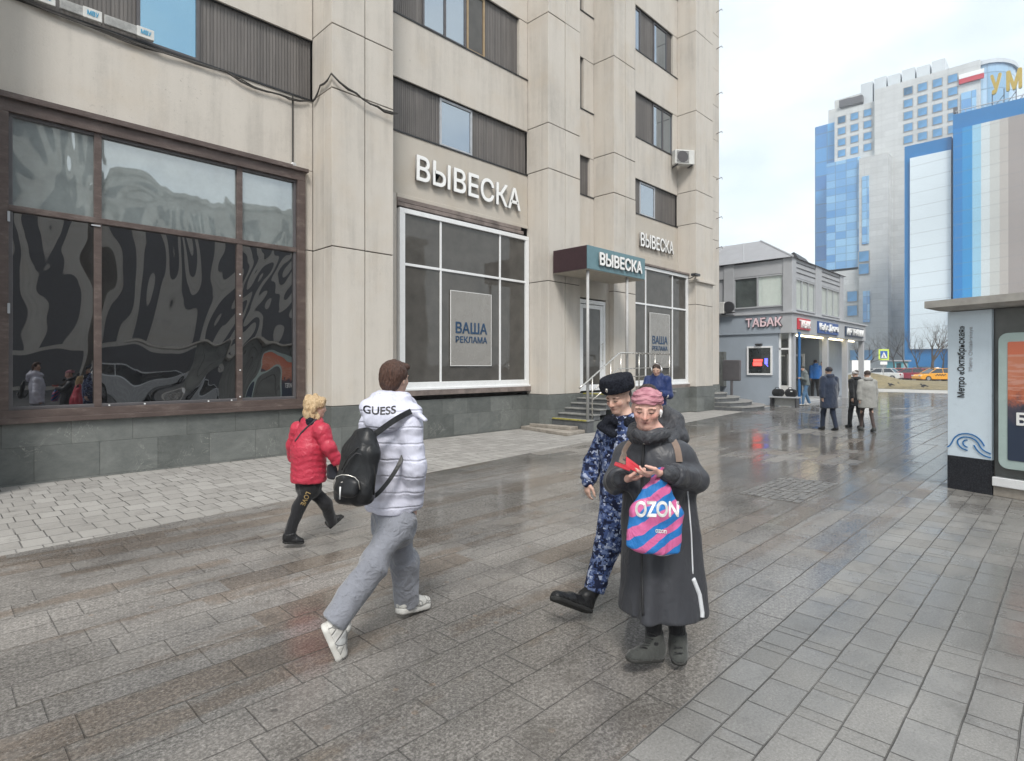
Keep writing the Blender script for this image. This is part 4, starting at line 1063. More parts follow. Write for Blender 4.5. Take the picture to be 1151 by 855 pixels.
# ================================================================== CARS
def car_paint(name, c): return simple(name, c, .25, .1, var=.03, spec=.8)
M['tail'] = simple('tail_lamp', (.35, .01, .01), .2); M['head'] = simple('headlamp_lens', (.6, .62, .65), .1); M['tyre'] = simple('tyre', (.02, .02, .02), .9); M['alloy'] = simple('alloy_rim', (.4, .4, .42), .3, .8)
M['car_glass'] = simple('car_glass', (.02, .025, .03), .05, spec=1)
def car(loc, rz, paint, label, group, suv=0., taxi=False, L_=4.4, Wd=1.78):
    r = empty('parked_car', loc, label, 'car', group, rz)
    h0, hb, hr = .24, .92 + suv * .1, 1.46 + suv * .25
    x_ = L_ / 2
    prof = [(-x_, .34), (-x_ + .02, .75), (-x_ + .12, hb), (-x_ + .95, hb + .06), (x_ - 1.25, hb + .02), (x_ - .25, hb - .16), (x_ - .02, .62), (x_, .34), (x_ - .1, h0), (-x_ + .1, h0)]
    m_ = MB(); n_ = len(prof); secs = [(-Wd / 2, .0, .93), (-Wd / 2 + .06, 0, 1.), (Wd / 2 - .06, 0, 1.), (Wd / 2, 0, .93)]
    vs_ = []
    for (yy, _, k) in secs:
        for (a_, z_) in prof: vs_.append((a_ * (1 if k == 1 else .985), yy, (z_ - .6) * k + .6))
    fs_ = [tuple(range(n_))[::-1], tuple(range(3 * n_, 4 * n_))]
    fs_[0] = tuple(range(n_)); fs_[1] = tuple(reversed(range(3 * n_, 4 * n_)))
    for s_ in range(3):
        for i in range(n_): fs_.append((s_ * n_ + i, (s_ + 1) * n_ + i, (s_ + 1) * n_ + (i + 1) % n_, s_ * n_ + (i + 1) % n_))
    m_.add(vs_, fs_, paint); bd = m_.build('body', r, bevel=.03, local=True, smooth=False)
    g0, g1 = -x_ + (.35 if suv else .75), x_ - 1.3
    m_ = MB(); wb, wt = Wd / 2 - .05, Wd / 2 - .22
    vb = [(g0 - .25, -wb, hb), (g1 + .35, -wb, hb), (g1 + .35, wb, hb), (g0 - .25, wb, hb), (g0 + .3, -wt, hr), (g1 - .5, -wt, hr), (g1 - .5, wt, hr), (g0 + .3, wt, hr)]
    m_.add(vb, [(3, 2, 1, 0), (4, 5, 6, 7), (0, 1, 5, 4), (1, 2, 6, 5), (2, 3, 7, 6), (3, 0, 4, 7)], M['car_glass']); m_.build('window_glass', r, local=True, bevel=.02)
    m_ = MB(); m_.box(g0 + .28, g1 - .48, -wt - .01, wt + .01, hr - .02, hr + .035, paint)
    for s_ in (-1, 1):
        for (xa, xb) in ((g0 - .25, g0 + .3), (g1 + .35, g1 - .5), ((g0 + g1) / 2, (g0 + g1) / 2)): m_.tube([(xa, s_ * (wb + .005), hb), (xb, s_ * (wt + .005), hr)], .035, paint, 5)
    m_.build('roof', r, local=True, bevel=.012)
    for s_ in (-1, 1):
        for xx in (-x_ + .8, x_ - .85):
            wl = MB(); wl.tube([(xx, s_ * (Wd / 2 - .2), .32), (xx, s_ * (Wd / 2 + .01), .32)], .32, M['tyre'], 18); wo = wl.build('wheel', r, local=True)
            q = MB(); q.tube([(xx, s_ * (Wd / 2), .32), (xx, s_ * (Wd / 2 + .02), .32)], .2, M['alloy'], 12); q.build('rim', wo, local=True)
        q = MB(); q.box(-x_ - .01, -x_ + .1, s_ * (Wd / 2 - .32), s_ * (Wd / 2 - .03), .68, .84, M['tail']); q.build('tail_lamp', r, local=True, bevel=.01)
        q = MB(); q.box(x_ - .2, x_ + .01, s_ * (Wd / 2 - .4), s_ * (Wd / 2 - .05), .6, .72, M['head']); q.build('headlight', r, local=True, bevel=.01)
    if taxi:
        q = MB(); q.box(-.15, .15, -.3, .3, hr + .03, hr + .15, M['letter_white']); q.build('roof_sign', r, local=True, bevel=.02)
        q = MB(); 
        for i in range(8):
            for j in range(2):
                if (i + j) % 2: q.box(-.5 + i * .14, -.36 + i * .14, -Wd / 2 - .012, Wd / 2 + .012, .62 + j * .12, .74 + j * .12, M['black'])
        q.build('checker_band', r, local=True)
    return r
cg = 'cars parked beyond the lawn'
VA = ANG - rad(90)      # heading of the picture's left-to-right direction
def carat(px, d, ang, *k, **kw):
    p = gnd(px, HY + FPX * CAMH / d); return car((p.x, p.y, 0), VA + rad(ang), *k, **kw)
carat(1052, 66, 176, car_paint('yellow_taxi_paint', (.80, .36, .02)), 'yellow orange taxi seen side on beside the metro sign column', cg, taxi=True)
carat(1023, 70, 140, car_paint('dark_red_paint', (.30, .02, .05)), 'dark red car between the yellow taxi and an orange red one', cg)
carat(1005, 72, 130, car_paint('orange_red_paint', (.62, .10, .04)), 'orange red car between the white and the dark red ones', cg)
carat(991, 71, 130, car_paint('white_car_paint', (.66, .67, .68)), 'white car left of the orange red one', cg)
carat(971, 73, 135, car_paint('silver_car_paint', (.45, .46, .47)), 'silver car leftmost in the parked row behind the pale boards', cg)
carat(1034, 84, 178, car_paint('black_car_paint', (.02, .02, .022)), 'black estate car in the second row behind the dark red one', cg, suv=.6)
carat(1044, 78, 178, car_paint('white_car_paint', (.66, .67, .68)), 'white car half hidden behind the yellow taxi', cg)

carat(1013, 79, 178, car_paint('silver_car_paint', (.45, .46, .47)), 'silver car in the second row behind the orange red one', cg)
carat(1037, 71, 150, car_paint('dark_red_paint', (.30, .02, .05)), 'dark red car tight against the front of the yellow taxi', cg)
# road sign, turquoise kiosk, boards
p = gnd(993, HY + FPX * CAMH / 58)
rsn = empty('road_sign', (p.x, p.y, 0), 'square yellow green pedestrian crossing sign on a grey post by the lawn', 'road sign', rz=VA)
M['lime'] = simple('fluorescent_yellow_green', (.62, .78, .12), .5, var=.02); M['sign_blue'] = simple('sign_blue', (.03, .12, .45), .5)
m_ = MB(); m_.tube([(0, 0, 0), (0, 0, 3.6)], .04, M['post_paint'], 8); m_.build('post', rsn, local=True)
m_ = MB(); m_.box(-.52, .52, -.06, -.04, 2.35, 3.45, M['lime']); m_.build('sign_face', rsn, local=True, bevel=.004)
m_ = MB(); m_.box(-.36, .36, -.07, -.061, 2.52, 3.28, M['sign_blue']); m_.add([(-.3, -.08, 2.58), (.3, -.08, 2.58), (0, -.08, 3.2), (-.3, -.072, 2.58), (.3, -.072, 2.58), (0, -.072, 3.2)], [(0, 1, 2), (5, 4, 3)], M['letter_white'])
m_.tube([(-.02, -.085, 2.95), (.0, -.085, 2.8), (-.09, -.085, 2.63)], .025, M['black'], 5); m_.tube([(.0, -.085, 2.8), (.09, -.085, 2.63)], .025, M['black'], 5); m_.build('symbol', rsn, local=True)
m_ = MB(); m_.box(-.35, .35, -.06, -.04, 1.9, 2.2, M['letter_white']); m_.build('plate', rsn, local=True)
p = gnd(1009, HY + FPX * CAMH / 96)
k_ = empty('kiosk', (p.x, p.y, 0), 'small turquoise kiosk behind the parked cars', 'kiosk', rz=VA)
M['turq'] = simple('turquoise_panel', (.10, .38, .45), .5, var=.1)
m_ = MB(); m_.box(-1.2, 1.1, -1, 1, 0, 2.5, M['turq']); m_.build('wall', k_, local=True)
m_ = MB(); m_.box(-1.5, 1.4, -1.3, 1.3, 2.5, 2.72, M['grey_paint']); m_.build('roof', k_, local=True, bevel=.02)
m_ = MB(); m_.box(-.9, -.1, -1.03, -1.0, .9, 2.2, M['car_glass']); m_.build('window', k_, local=True)
m_ = MB(); m_.box(.3, .9, -1.03, -1.0, .1, 2.2, M['grey_paint']); m_.build('door', k_, local=True)
bg_ = 'pale boards standing at the end of the pavilion'
for px, wd, lb_ in ((961.5, 8, 'narrow pale board left of a slim trunk'), (972, 12, 'wider pale board right of the slim trunk')):
    p = gnd(px, HY + FPX * CAMH / 44); b_ = empty('notice_board', (p.x, p.y, 0), lb_, 'board', bg_, rz=VA)
    W_ = wd * 44 / FPX / 2
    m_ = MB(); m_.box(-W_, W_, -.03, .03, .5, 2.2, M['letter_white']); m_.build('panel', b_, local=True, bevel=.008)
    for s_ in (-1, 1): m_ = MB(); m_.tube([(s_ * W_ * .8, .05, 0), (s_ * W_ * .8, .05, 1.9)], .03, M['post_paint'], 6); m_.build('leg', b_, local=True)
# lamp post at the far right of the pavilion
p = gnd(998, HY + FPX * CAMH / 60)

# crows and pigeons on the lawn edge
M['crow'] = simple('crow_feathers', (.03, .03, .033), .6)
def bird(px, py, label, rz):
    p = gnd(px, py); m_ = MB()
    def ell(c, r_, mat, n=8, rot=0):
        vs_ = []; fs_ = []
        for i in range(n + 1):
            th = math.pi * i / n
            for j in range(n): ph = 2 * math.pi * j / n; v = Vector((r_[0] * math.cos(th), r_[1] * math.sin(th) * math.cos(ph), r_[2] * math.sin(th) * math.sin(ph))); v.rotate(Matrix.Rotation(rot, 3, 'Y')); vs_.append(Vector(c) + v)
        for i in range(n):
            for j in range(n): fs_.append((i * n + j, i * n + (j + 1) % n, (i + 1) * n + (j + 1) % n, (i + 1) * n + j))
        m_.add(vs_, fs_, mat)
    ell((0, 0, .17), (.17, .08, .09), M['crow'], rot=.3); ell((.15, 0, .27), (.06, .05, .055), M['crow']); m_.tube([(.19, 0, .27), (.27, 0, .25)], [.018, .004], M['dark_metal'], 5)
    m_.tube([(-.12, 0, .17), (-.32, 0, .12)], [.05, .03], M['crow'], 5)
    for s_ in (-.03, .03): m_.tube([(0, s_, .1), (.01, s_, 0)], .008, M['dark_metal'], 4)
    o_ = m_.build('crow', smooth=True, local=True); o_.location = (p.x, p.y, .14); o_.rotation_euler = (0, 0, rz)
    tag(o_, label, 'bird', 'crows on the lawn edge')
bird(1001, 436.5, 'crow on the lawn edge, leftmost of the crows', 2.4); bird(1010, 436, 'crow second from the left on the lawn edge', .4); bird(1038, 438, 'crow nearest the metro sign column', 1.4)

# ================================================================== ACROSS THE ROAD (blocks invented for the shop glass to mirror)
def opposite(name, x0, x1, y, h, wall, label, step=3.1):
    r = empty(name, ((x0 + x1) / 2, y, 0), label, 'building')
    m_ = MB(); m_.box(x0, x1, y - 12, y, 0, h, wall); m_.build('wall', r)
    w_ = MB(); 
    xx = x0 + .8
    while xx < x1 - 2.2: w_.box(xx, xx + 1.7, y, y + .06, 3.6, h - 1, M['dk_frame']); xx += 3.3  # unbroken dark strips, shaped for the wavy lines they mirror in the glass
    w_.box(x0 + .4, x1 - .4, y, y + .05, .3, 3.0, M['dk_frame'])
    w_.build('window_rows', r)
    m_ = MB(); m_.box(x0 - .3, x1 + .3, y - 12.3, y + .3, h, h + .6, M['concrete']); m_.build('roof', r)
opposite('invented_office_block', -24, 9.6, -34, 26, M['concrete'], 'invented beige office block across the road, seen only mirrored in the big shop window')
opposite('invented_office_block', 11.2, 44, -36, 17, M['concrete'], 'invented lower pale office block across the road, mirrored in the shop windows')
rg = 'cars by the opposite kerb'
car((9, -16, 0), 0, car_paint('white_car_paint', (.66, .67, .68)), 'white car by the opposite kerb mirrored in the big window', rg)
car((17, -17, 0), 0, car_paint('silver_car_paint', (.45, .46, .47)), 'silver car farther along the opposite kerb mirrored in the big window', rg)

def haze():
    m = bpy.data.materials.new('pale_haze'); m.use_nodes = True; t = m.node_tree; t.nodes.clear()
    o_ = t.nodes.new('ShaderNodeOutputMaterial'); v = t.nodes.new('ShaderNodeVolumePrincipled'); v.inputs['Density'].default_value = .0013; v.inputs['Color'].default_value = (.88, .93, 1, 1); v.inputs['Anisotropy'].default_value = .2
    t.links.new(v.outputs[0], o_.inputs['Volume'])
    m_ = MB(); m_.box(-60, 190, -70, 90, -1.2, 82, m); tag(m_.build('haze'), kind='stuff')
haze()
# ================================================================== PEOPLE: smooth bodies and clothes grown from distance fields
V3 = lambda *a: np.array(a, dtype=np.float32)
def nrm_(v): v = np.asarray(v, dtype=np.float32); return v / (np.linalg.norm(v) + 1e-9)
def ec(a, b, ra, rb, side=(1, 0, 0), k=.02, op=1, quilt=None):
    """tapered elliptic limb from a to b; ra/rb = (across side, across front)"""
    ra = ra if isinstance(ra, (tuple, list)) else (ra, ra); rb = rb if isinstance(rb, (tuple, list)) else (rb, rb)
    return dict(a=np.array(a, np.float32), b=np.array(b, np.float32), ra=ra, rb=rb, side=side, k=k, op=op, quilt=quilt)
def el(c, r, fwd=(0, 1, 0), up=(0, 0, 1), k=.02, op=1):
    """ellipsoid; r = (sideways, forward, up)"""
    f = nrm_(fwd); s = nrm_(np.cross(f, np.array(up, np.float32))); u = np.cross(s, f)
    return dict(c=np.array(c, np.float32), R=np.array([s, f, u], np.float32), r=np.array(r, np.float32), k=k, op=op, quilt=None)
def fl(q): q['flat'] = True; return q
def pdist(p, P):
    if 'c' in p:
        q = (P - p['c']) @ p['R'].T
        k0 = np.linalg.norm(q / p['r'], axis=-1); k1 = np.linalg.norm(q / (p['r'] ** 2), axis=-1) + 1e-6
        return k0 * (k0 - 1) / k1
    a, b = p['a'], p['b']; ax = b - a; Ln = max(1e-5, float(np.linalg.norm(ax))); ax = ax / Ln
    s = np.array(p['side'], np.float32); s = s - ax * s.dot(ax)
    if np.linalg.norm(s) < 1e-3: s = np.array((0, 0, 1), np.float32) - ax * ax[2]
    s = nrm_(s); f = np.cross(ax, s)
    d = P - a; u = d @ ax; t = np.clip(u / Ln, 0, 1)
    rx = p['ra'][0] + (p['rb'][0] - p['ra'][0]) * t; ry = p['ra'][1] + (p['rb'][1] - p['ra'][1]) * t; rz = np.minimum(rx, ry)
    e = u - t * Ln; ps = d @ s; pf = d @ f
    k0 = np.sqrt((ps / rx) ** 2 + (pf / ry) ** 2 + (e / rz) ** 2); k1 = np.sqrt((ps / rx ** 2) ** 2 + (pf / ry ** 2) ** 2 + (e / rz ** 2) ** 2) + 1e-6
    D = k0 * (k0 - 1) / k1
    D = np.where(k0 < .05, -rz, D)
    if p.get('flat'): D = np.maximum(D, u - Ln)
    if p['quilt']:
        sp_, am, wv = p['quilt']
        ph = u + wv * np.sin(np.arctan2(pf, ps) * 3 + u * 5) ; D = D - am * (np.abs(np.sin(np.pi * ph / sp_)) ** .55 - .6)
    return D
def surface(prims, h, cuts=(), post=None):
    lo, hi = np.full(3, 1e9), np.full(3, -1e9)
    for p in prims:
        if p['op'] < 0: continue
        if 'c' in p: m_ = float(p['r'].max()); l, u = p['c'] - m_, p['c'] + m_
        else: m_ = max(*p['ra'], *p['rb']); l, u = np.minimum(p['a'], p['b']) - m_, np.maximum(p['a'], p['b']) + m_
        p['bb'] = (l - p['k'] - 3 * h - .01, u + p['k'] + 3 * h + .01); lo = np.minimum(lo, l); hi = np.maximum(hi, u)
    lo = lo - 3 * h - .015; hi = hi + 3 * h + .015
    n = np.ceil((hi - lo) / h).astype(int) + 1
    F = np.full(n, .08, np.float32)
    ax = [lo[i] + h * np.arange(n[i], dtype=np.float32) for i in range(3)]
    for p in prims:
        if 'bb' not in p:
            m_ = float(p['r'].max()) if 'c' in p else max(*p['ra'], *p['rb'])
            c0, c1 = (p['c'], p['c']) if 'c' in p else (np.minimum(p['a'], p['b']), np.maximum(p['a'], p['b']))
            p['bb'] = (c0 - m_ - p['k'] - .02, c1 + m_ + p['k'] + .02)
        i0 = np.clip(np.floor((p['bb'][0] - lo) / h).astype(int), 0, n); i1 = np.clip(np.ceil((p['bb'][1] - lo) / h).astype(int) + 1, 0, n)
        if (i1 <= i0).any(): continue
        sl = tuple(slice(a_, b_) for a_, b_ in zip(i0, i1))
        P = np.stack(np.meshgrid(*[ax[i][sl[i]] for i in range(3)], indexing='ij'), -1)
        D = pdist(p, P); G_ = F[sl]; k = max(p['k'], 1e-4)
        if p['op'] > 0: hh = np.maximum(k - np.abs(G_ - D), 0) / k; F[sl] = np.minimum(G_, D) - hh * hh * k / 4
        else: D = -D; hh = np.maximum(k - np.abs(G_ - D), 0) / k; F[sl] = np.maximum(G_, D) + hh * hh * k / 4
    for (pt, nn) in cuts:      # keep the side the normal points away from
        pt = np.array(pt, np.float32); nn = nrm_(nn)
        pl = (ax[0][:, None, None] - pt[0]) * nn[0] + (ax[1][None, :, None] - pt[1]) * nn[1] + (ax[2][None, None, :] - pt[2]) * nn[2]
        F = np.maximum(F, pl)
    if post is not None:
        P = np.stack(np.meshgrid(*ax, indexing='ij'), -1); F = post(F, P)
    F[0] = F[-1] = .05; F[:, 0] = F[:, -1] = .05; F[:, :, 0] = F[:, :, -1] = .05
    # surface nets
    S = F < 0; c = np.zeros(np.array(F.shape) - 1, np.int8)
    for dx in (0, 1):
        for dy in (0, 1):
            for dz in (0, 1): c += S[dx:F.shape[0] - 1 + dx, dy:F.shape[1] - 1 + dy, dz:F.shape[2] - 1 + dz]
    act = np.argwhere((c > 0) & (c < 8)); idx = np.full(c.shape, -1, np.int64); idx[tuple(act.T)] = np.arange(len(act))
    acc = np.zeros((len(act), 3), np.float32); cnt = np.zeros((len(act), 1), np.float32)
    cor = [(0, 0, 0), (1, 0, 0), (0, 1, 0), (1, 1, 0), (0, 0, 1), (1, 0, 1), (0, 1, 1), (1, 1, 1)]
    for a_ in range(8):
        for b_ in range(a_ + 1, 8):
            A, B = np.array(cor[a_]), np.array(cor[b_])
            if np.abs(A - B).sum() != 1: continue
            fa = F[tuple((act + A).T)]; fb = F[tuple((act + B).T)]; m_ = (fa < 0) != (fb < 0)
            t = np.where(m_, fa / np.where(m_, fa - fb, 1), 0)[:, None]
            acc += np.where(m_[:, None], A + (B - A) * t, 0); cnt += m_[:, None]
    V = (act + acc / cnt) * h + lo
    faces = []
    for d_ in range(3):
        sh = list(F.shape); sh[d_] -= 1
        sa = [slice(None)] * 3; sb_ = [slice(None)] * 3; sa[d_] = slice(0, -1); sb_[d_] = slice(1, None)
        Sa, Sb = S[tuple(sa)], S[tuple(sb_)]; e = np.argwhere(Sa != Sb); o1, o2 = (d_ + 1) % 3, (d_ + 2) % 3
        e = e[(e[:, o1] > 0) & (e[:, o2] > 0)]
        fl = Sa[tuple(e.T)]
        def at_(da, db): q = e.copy(); q[:, o1] += da; q[:, o2] += db; return idx[tuple(q.T)]
        q = np.stack([at_(-1, -1), at_(0, -1), at_(0, 0), at_(-1, 0)], 1)
        q[~fl] = q[~fl][:, ::-1]; faces.append(q)
    Q = np.concatenate(faces); Q = Q[(Q >= 0).all(1)]
    return V, Q
def grow(name, prims, h, mats, parent=None, cuts=(), wr=0., wsc=9., matf=None, colf=None, origin=None, smooth_it=2, post=None, wstretch=(1, 1, 1)):
    V, Q = surface(prims, h, cuts, post)
    # light smoothing takes the grid pattern off
    E_ = np.concatenate([Q[:, [0, 1]], Q[:, [1, 2]], Q[:, [2, 3]], Q[:, [3, 0]]])
    for _ in range(smooth_it):
        S_ = np.zeros_like(V); n_ = np.zeros((len(V), 1)); np.add.at(S_, E_[:, 0], V[E_[:, 1]]); np.add.at(S_, E_[:, 1], V[E_[:, 0]]); np.add.at(n_, E_[:, 0], 1); np.add.at(n_, E_[:, 1], 1)
        V = V * .5 + .5 * S_ / np.maximum(n_, 1)
    if wr:
        fn = np.cross(V[Q[:, 1]] - V[Q[:, 0]], V[Q[:, 2]] - V[Q[:, 0]]); N = np.zeros_like(V)
        for i in range(4): np.add.at(N, Q[:, i], fn)
        N /= np.linalg.norm(N, axis=1, keepdims=True) + 1e-9
        off = np.array([(mnoise.noise(Vector((v[0] * wsc * wstretch[0], v[1] * wsc * wstretch[1], v[2] * wsc * wstretch[2]))) + .5 * mnoise.noise(Vector((v[0] * wsc * 2.1 + 5, v[1] * wsc * 2.1, v[2] * wsc * 2.1 * wstretch[2])))) for v in V])
        # creases: sharpen the valleys
        off = .35 - np.abs(off) * 1.3 + .5 * off
        V = V + N * (off * wr)[:, None]
    O = np.zeros(3) if parent is None and origin is None else np.array(origin if origin is not None else parent.location[:])
    me = bpy.data.meshes.new(name)
    me.vertices.add(len(V)); me.vertices.foreach_set('co', (V - O).astype(np.float32).ravel())
    me.loops.add(Q.size); me.loops.foreach_set('vertex_index', Q.ravel().astype(np.int32))
    me.polygons.add(len(Q)); me.polygons.foreach_set('loop_start', np.arange(0, Q.size, 4, dtype=np.int32)); me.polygons.foreach_set('loop_total', np.full(len(Q), 4, np.int32))
    for m_ in mats: me.materials.append(m_)
    if matf is not None: me.polygons.foreach_set('material_index', matf(V[Q].mean(1)).astype(np.int32))
    me.polygons.foreach_set('use_smooth', np.ones(len(Q), bool)); me.update(calc_edges=True)
    if colf is not None:
        at_ = me.color_attributes.new('tint', 'FLOAT_COLOR', 'POINT'); at_.data.foreach_set('color', colf(V).astype(np.float32).ravel())
    o = bpy.data.objects.new(name, me); C.objects.link(o)
    if parent is not None: o.parent = parent
    else: o.location = O
    return o

# ---- materials for people
def skin_mat(name, base):
    m = Mt(name, .5); a = m.n('ShaderNodeAttribute'); a.attribute_name = 'tint'
    p = m.pos(True); v = m.noise(p, 45, 3).ss(.3, .7, .93, 1.05); q = m.n('ShaderNodeVectorMath'); q.operation = 'SCALE'; m.l(a.outputs['Color'], q.inputs[0]); m.l(v.v, q.inputs['Scale'])
    m.col(q.outputs[0]); m.b.inputs['Subsurface Weight'].default_value = .12; m.b.inputs['Subsurface Radius'].default_value = (.02, .008, .005); m.b.inputs['Subsurface Scale'].default_value = .4
    m.bump(m.noise(p, 160, 2), .0015); return m.mat
M['skin'] = skin_mat('skin', None)
def cloth(name, c, rough=.75, var=.1, weave=.0015, fold=.012, fsc=7., sheen=.2, fstretch=(1, 1, .5)):
    m = Mt(name, rough, spec=.35); p = m.pos(True); a = m.noise(p, 4, 4, .6)
    m.col(m.ramp(a, [(.3, tuple(k * (1 - var) for k in c)), (.7, tuple(min(1, k * (1 + var)) for k in c))]))
    m.b.inputs['Sheen Weight'].default_value = sheen
    n1 = (m.noise(m.scale(p, fstretch), fsc, 3, .5, 1.2) - .5).abs().ss(0, .30); n2 = (m.noise(m.scale(p, (fstretch[1], 1, fstretch[2] * 1.6)), fsc * 2.1, 3, .5, 1.) - .5).abs().ss(0, .2); wv = m.noise(p, 220, 2)
    m.bump(n1 * (fold / .01) + n2 * (fold / .03) + wv * (weave / .01), .0055, 1.); return m.mat
def hair_mat(name, c0, c1):
    m = Mt(name, .42, spec=.5); p = m.pos(True); a = m.noise(m.scale(p, (60, 60, 9)), 2.2, 4, .7)
    m.col(m.ramp(a, [(.3, c0), (.7, c1)])); m.bump(a, .012); return m.mat
def camo_mat():
    m = Mt('blue_digital_camouflage', .85, spec=.25); p = m.pos(True)
    s_ = m.n('ShaderNodeVectorMath'); s_.operation = 'SNAP'; s_.inputs[1].default_value = (.011, .011, .009); m.l(p, s_.inputs[0]); q = s_.outputs[0]
    a = m.noise(m.scale(q, (1, 1, 1.5)), 14, 3, .62); b = m.noise(m.scale(q, (1, 1, 1.4)), 23, 3, .6)
    c = m.ramp(a, [(0, (.010, .014, .038)), (.46, (.045, .07, .17)), (.55, (.13, .17, .30))], True)
    c = m.mix(b.gt(.585), c, (.34, .38, .50)); c = m.mix(b.lt(.40), c, (.012, .015, .04)); m.col(c)
    n1 = (m.noise(m.scale(p, (1, 1, .6)), 8, 3, .5, 1.2) - .5).abs().ss(0, .30); m.bump(n1, .016); return m.mat
M['camo'] = camo_mat()
M['black_fur'] = (lambda m: (m.col(m.ramp(m.noise(m.pos(True), 60, 4, .8), [(.35, (.006, .007, .012)), (.7, (.045, .05, .07))])), m.bump(m.noise(m.pos(True), 170, 4, .8), .02), m.mat)[2])(Mt('black_fur', .9, spec=.2))
M['black_leather'] = cloth('black_leather', (.014, .014, .015), .36, .2, .001, .006, 11, 0.)
M['boot_grey'] = cloth('grey_suede', (.055, .058, .055), .8, .25, .002, .005, 12)
M['rubber_sole'] = simple('dark_rubber_sole', (.035, .035, .033), .8)
M['white_sole'] = simple('white_sole', (.60, .59, .56), .6, var=.1)

def head_tint(hc, f, u, s, skin, rosy=0., brow=(.10, .07, .05), lips=(.42, .16, .14), lid=.6, stubble=0.):
    f = nrm_(f); sd = nrm_(np.cross(f, u)); uu = np.cross(sd, f); skin = np.array(skin)
    def fn(V):
        q = (V - np.array(hc)) / s; X_, Y_, Z_ = q @ sd, q @ f, q @ uu
        c = np.tile(skin, (len(V), 1)).astype(float)
        def blot(cx, cz, rx, rz, colr, amt, y0=.05, sharp=2.):
            nonlocal c
            w_ = np.exp(-(np.abs((X_ - cx) / rx) ** sharp + np.abs((Z_ - cz) / rz) ** sharp)) * (Y_ > y0) * amt
            c = c * (1 - w_[:, None]) + np.array(colr) * w_[:, None]
        red = skin * np.array((1.0, .62, .60))
        for sx in (-1, 1):
            blot(sx * .045, -.02, .026, .022, red, .30 + rosy); blot(sx * .033, .026, .017, .004, brow, .5, sharp=4.)
            blot(sx * .031, .006, .016, .0045, (.07, .045, .035), .75 * lid, sharp=4.); blot(sx * .031, .012, .02, .012, skin * .7, .2)
        blot(0, -.022, .013, .012, red, .35 + rosy); blot(0, -.053, .025, .010, lips, .9, sharp=3.)
        blot(0, -.053, .024, .0016, (.12, .04, .04), .7, sharp=4.); blot(0, -.08, .04, .03, skin * .72, stubble); 
        nar = ((np.abs(X_) - .008) ** 2 + (Z_ + .034) ** 2 < .003 ** 2) & (Y_ > .09); c[nar] = c[nar] * .35
        return np.concatenate([c, np.ones((len(V), 1))], 1)
    return fn
def head_prims(hc, f, u, s=1.):
    f = nrm_(f); sd = nrm_(np.cross(f, u)); uu = np.cross(sd, f); hc = np.array(hc)
    def L_(x, y, z): return hc + s * (x * sd + y * f + z * uu)
    r_ = [el(L_(0, -.012, .032), np.array((.074, .092, .084)) * s, f, uu, .02), ec(L_(0, .03, -.015), L_(0, .052, -.078), (.063 * s, .057 * s), (.038 * s, .031 * s), sd, .03),
          el(L_(0, .02, -.04), np.array((.058, .058, .06)) * s, f, uu, .03)]
    for x in (-1, 1):
        r_ += [el(L_(x * .040, .060, -.018), np.array((.022, .02, .018)) * s, f, uu, .02), el(L_(x * .034, .072, .026), np.array((.026, .014, .008)) * s, f, uu, .012),
               el(L_(x * .032, .101, .005), np.array((.017, .0155, .010)) * s, f, uu, .012, -1), el(L_(x * .031, .074, .005), np.array((.0135, .0125, .011)) * s, f, uu, .004),
               el(L_(x * .0765, -.004, -.005), np.array((.010, .018, .031)) * s, f, uu, .006), el(L_(x * .083, .003, -.003), np.array((.006, .009, .018)) * s, f, uu, .004, -1)]
    r_ += [ec(L_(0, .088, .014), L_(0, .105, -.024), .0075 * s, .011 * s, sd, .012), el(L_(-.010, .094, -.028), np.array((.009, .009, .007)) * s, f, uu, .006), el(L_(.010, .094, -.028), np.array((.009, .009, .007)) * s, f, uu, .006),
           el(L_(0, .083, -.048), np.array((.021, .009, .0055)) * s, f, uu, .005), el(L_(0, .081, -.058), np.array((.018, .010, .006)) * s, f, uu, .005), el(L_(0, .070, -.082), np.array((.020, .016, .014)) * s, f, uu, .02)]
    return r_
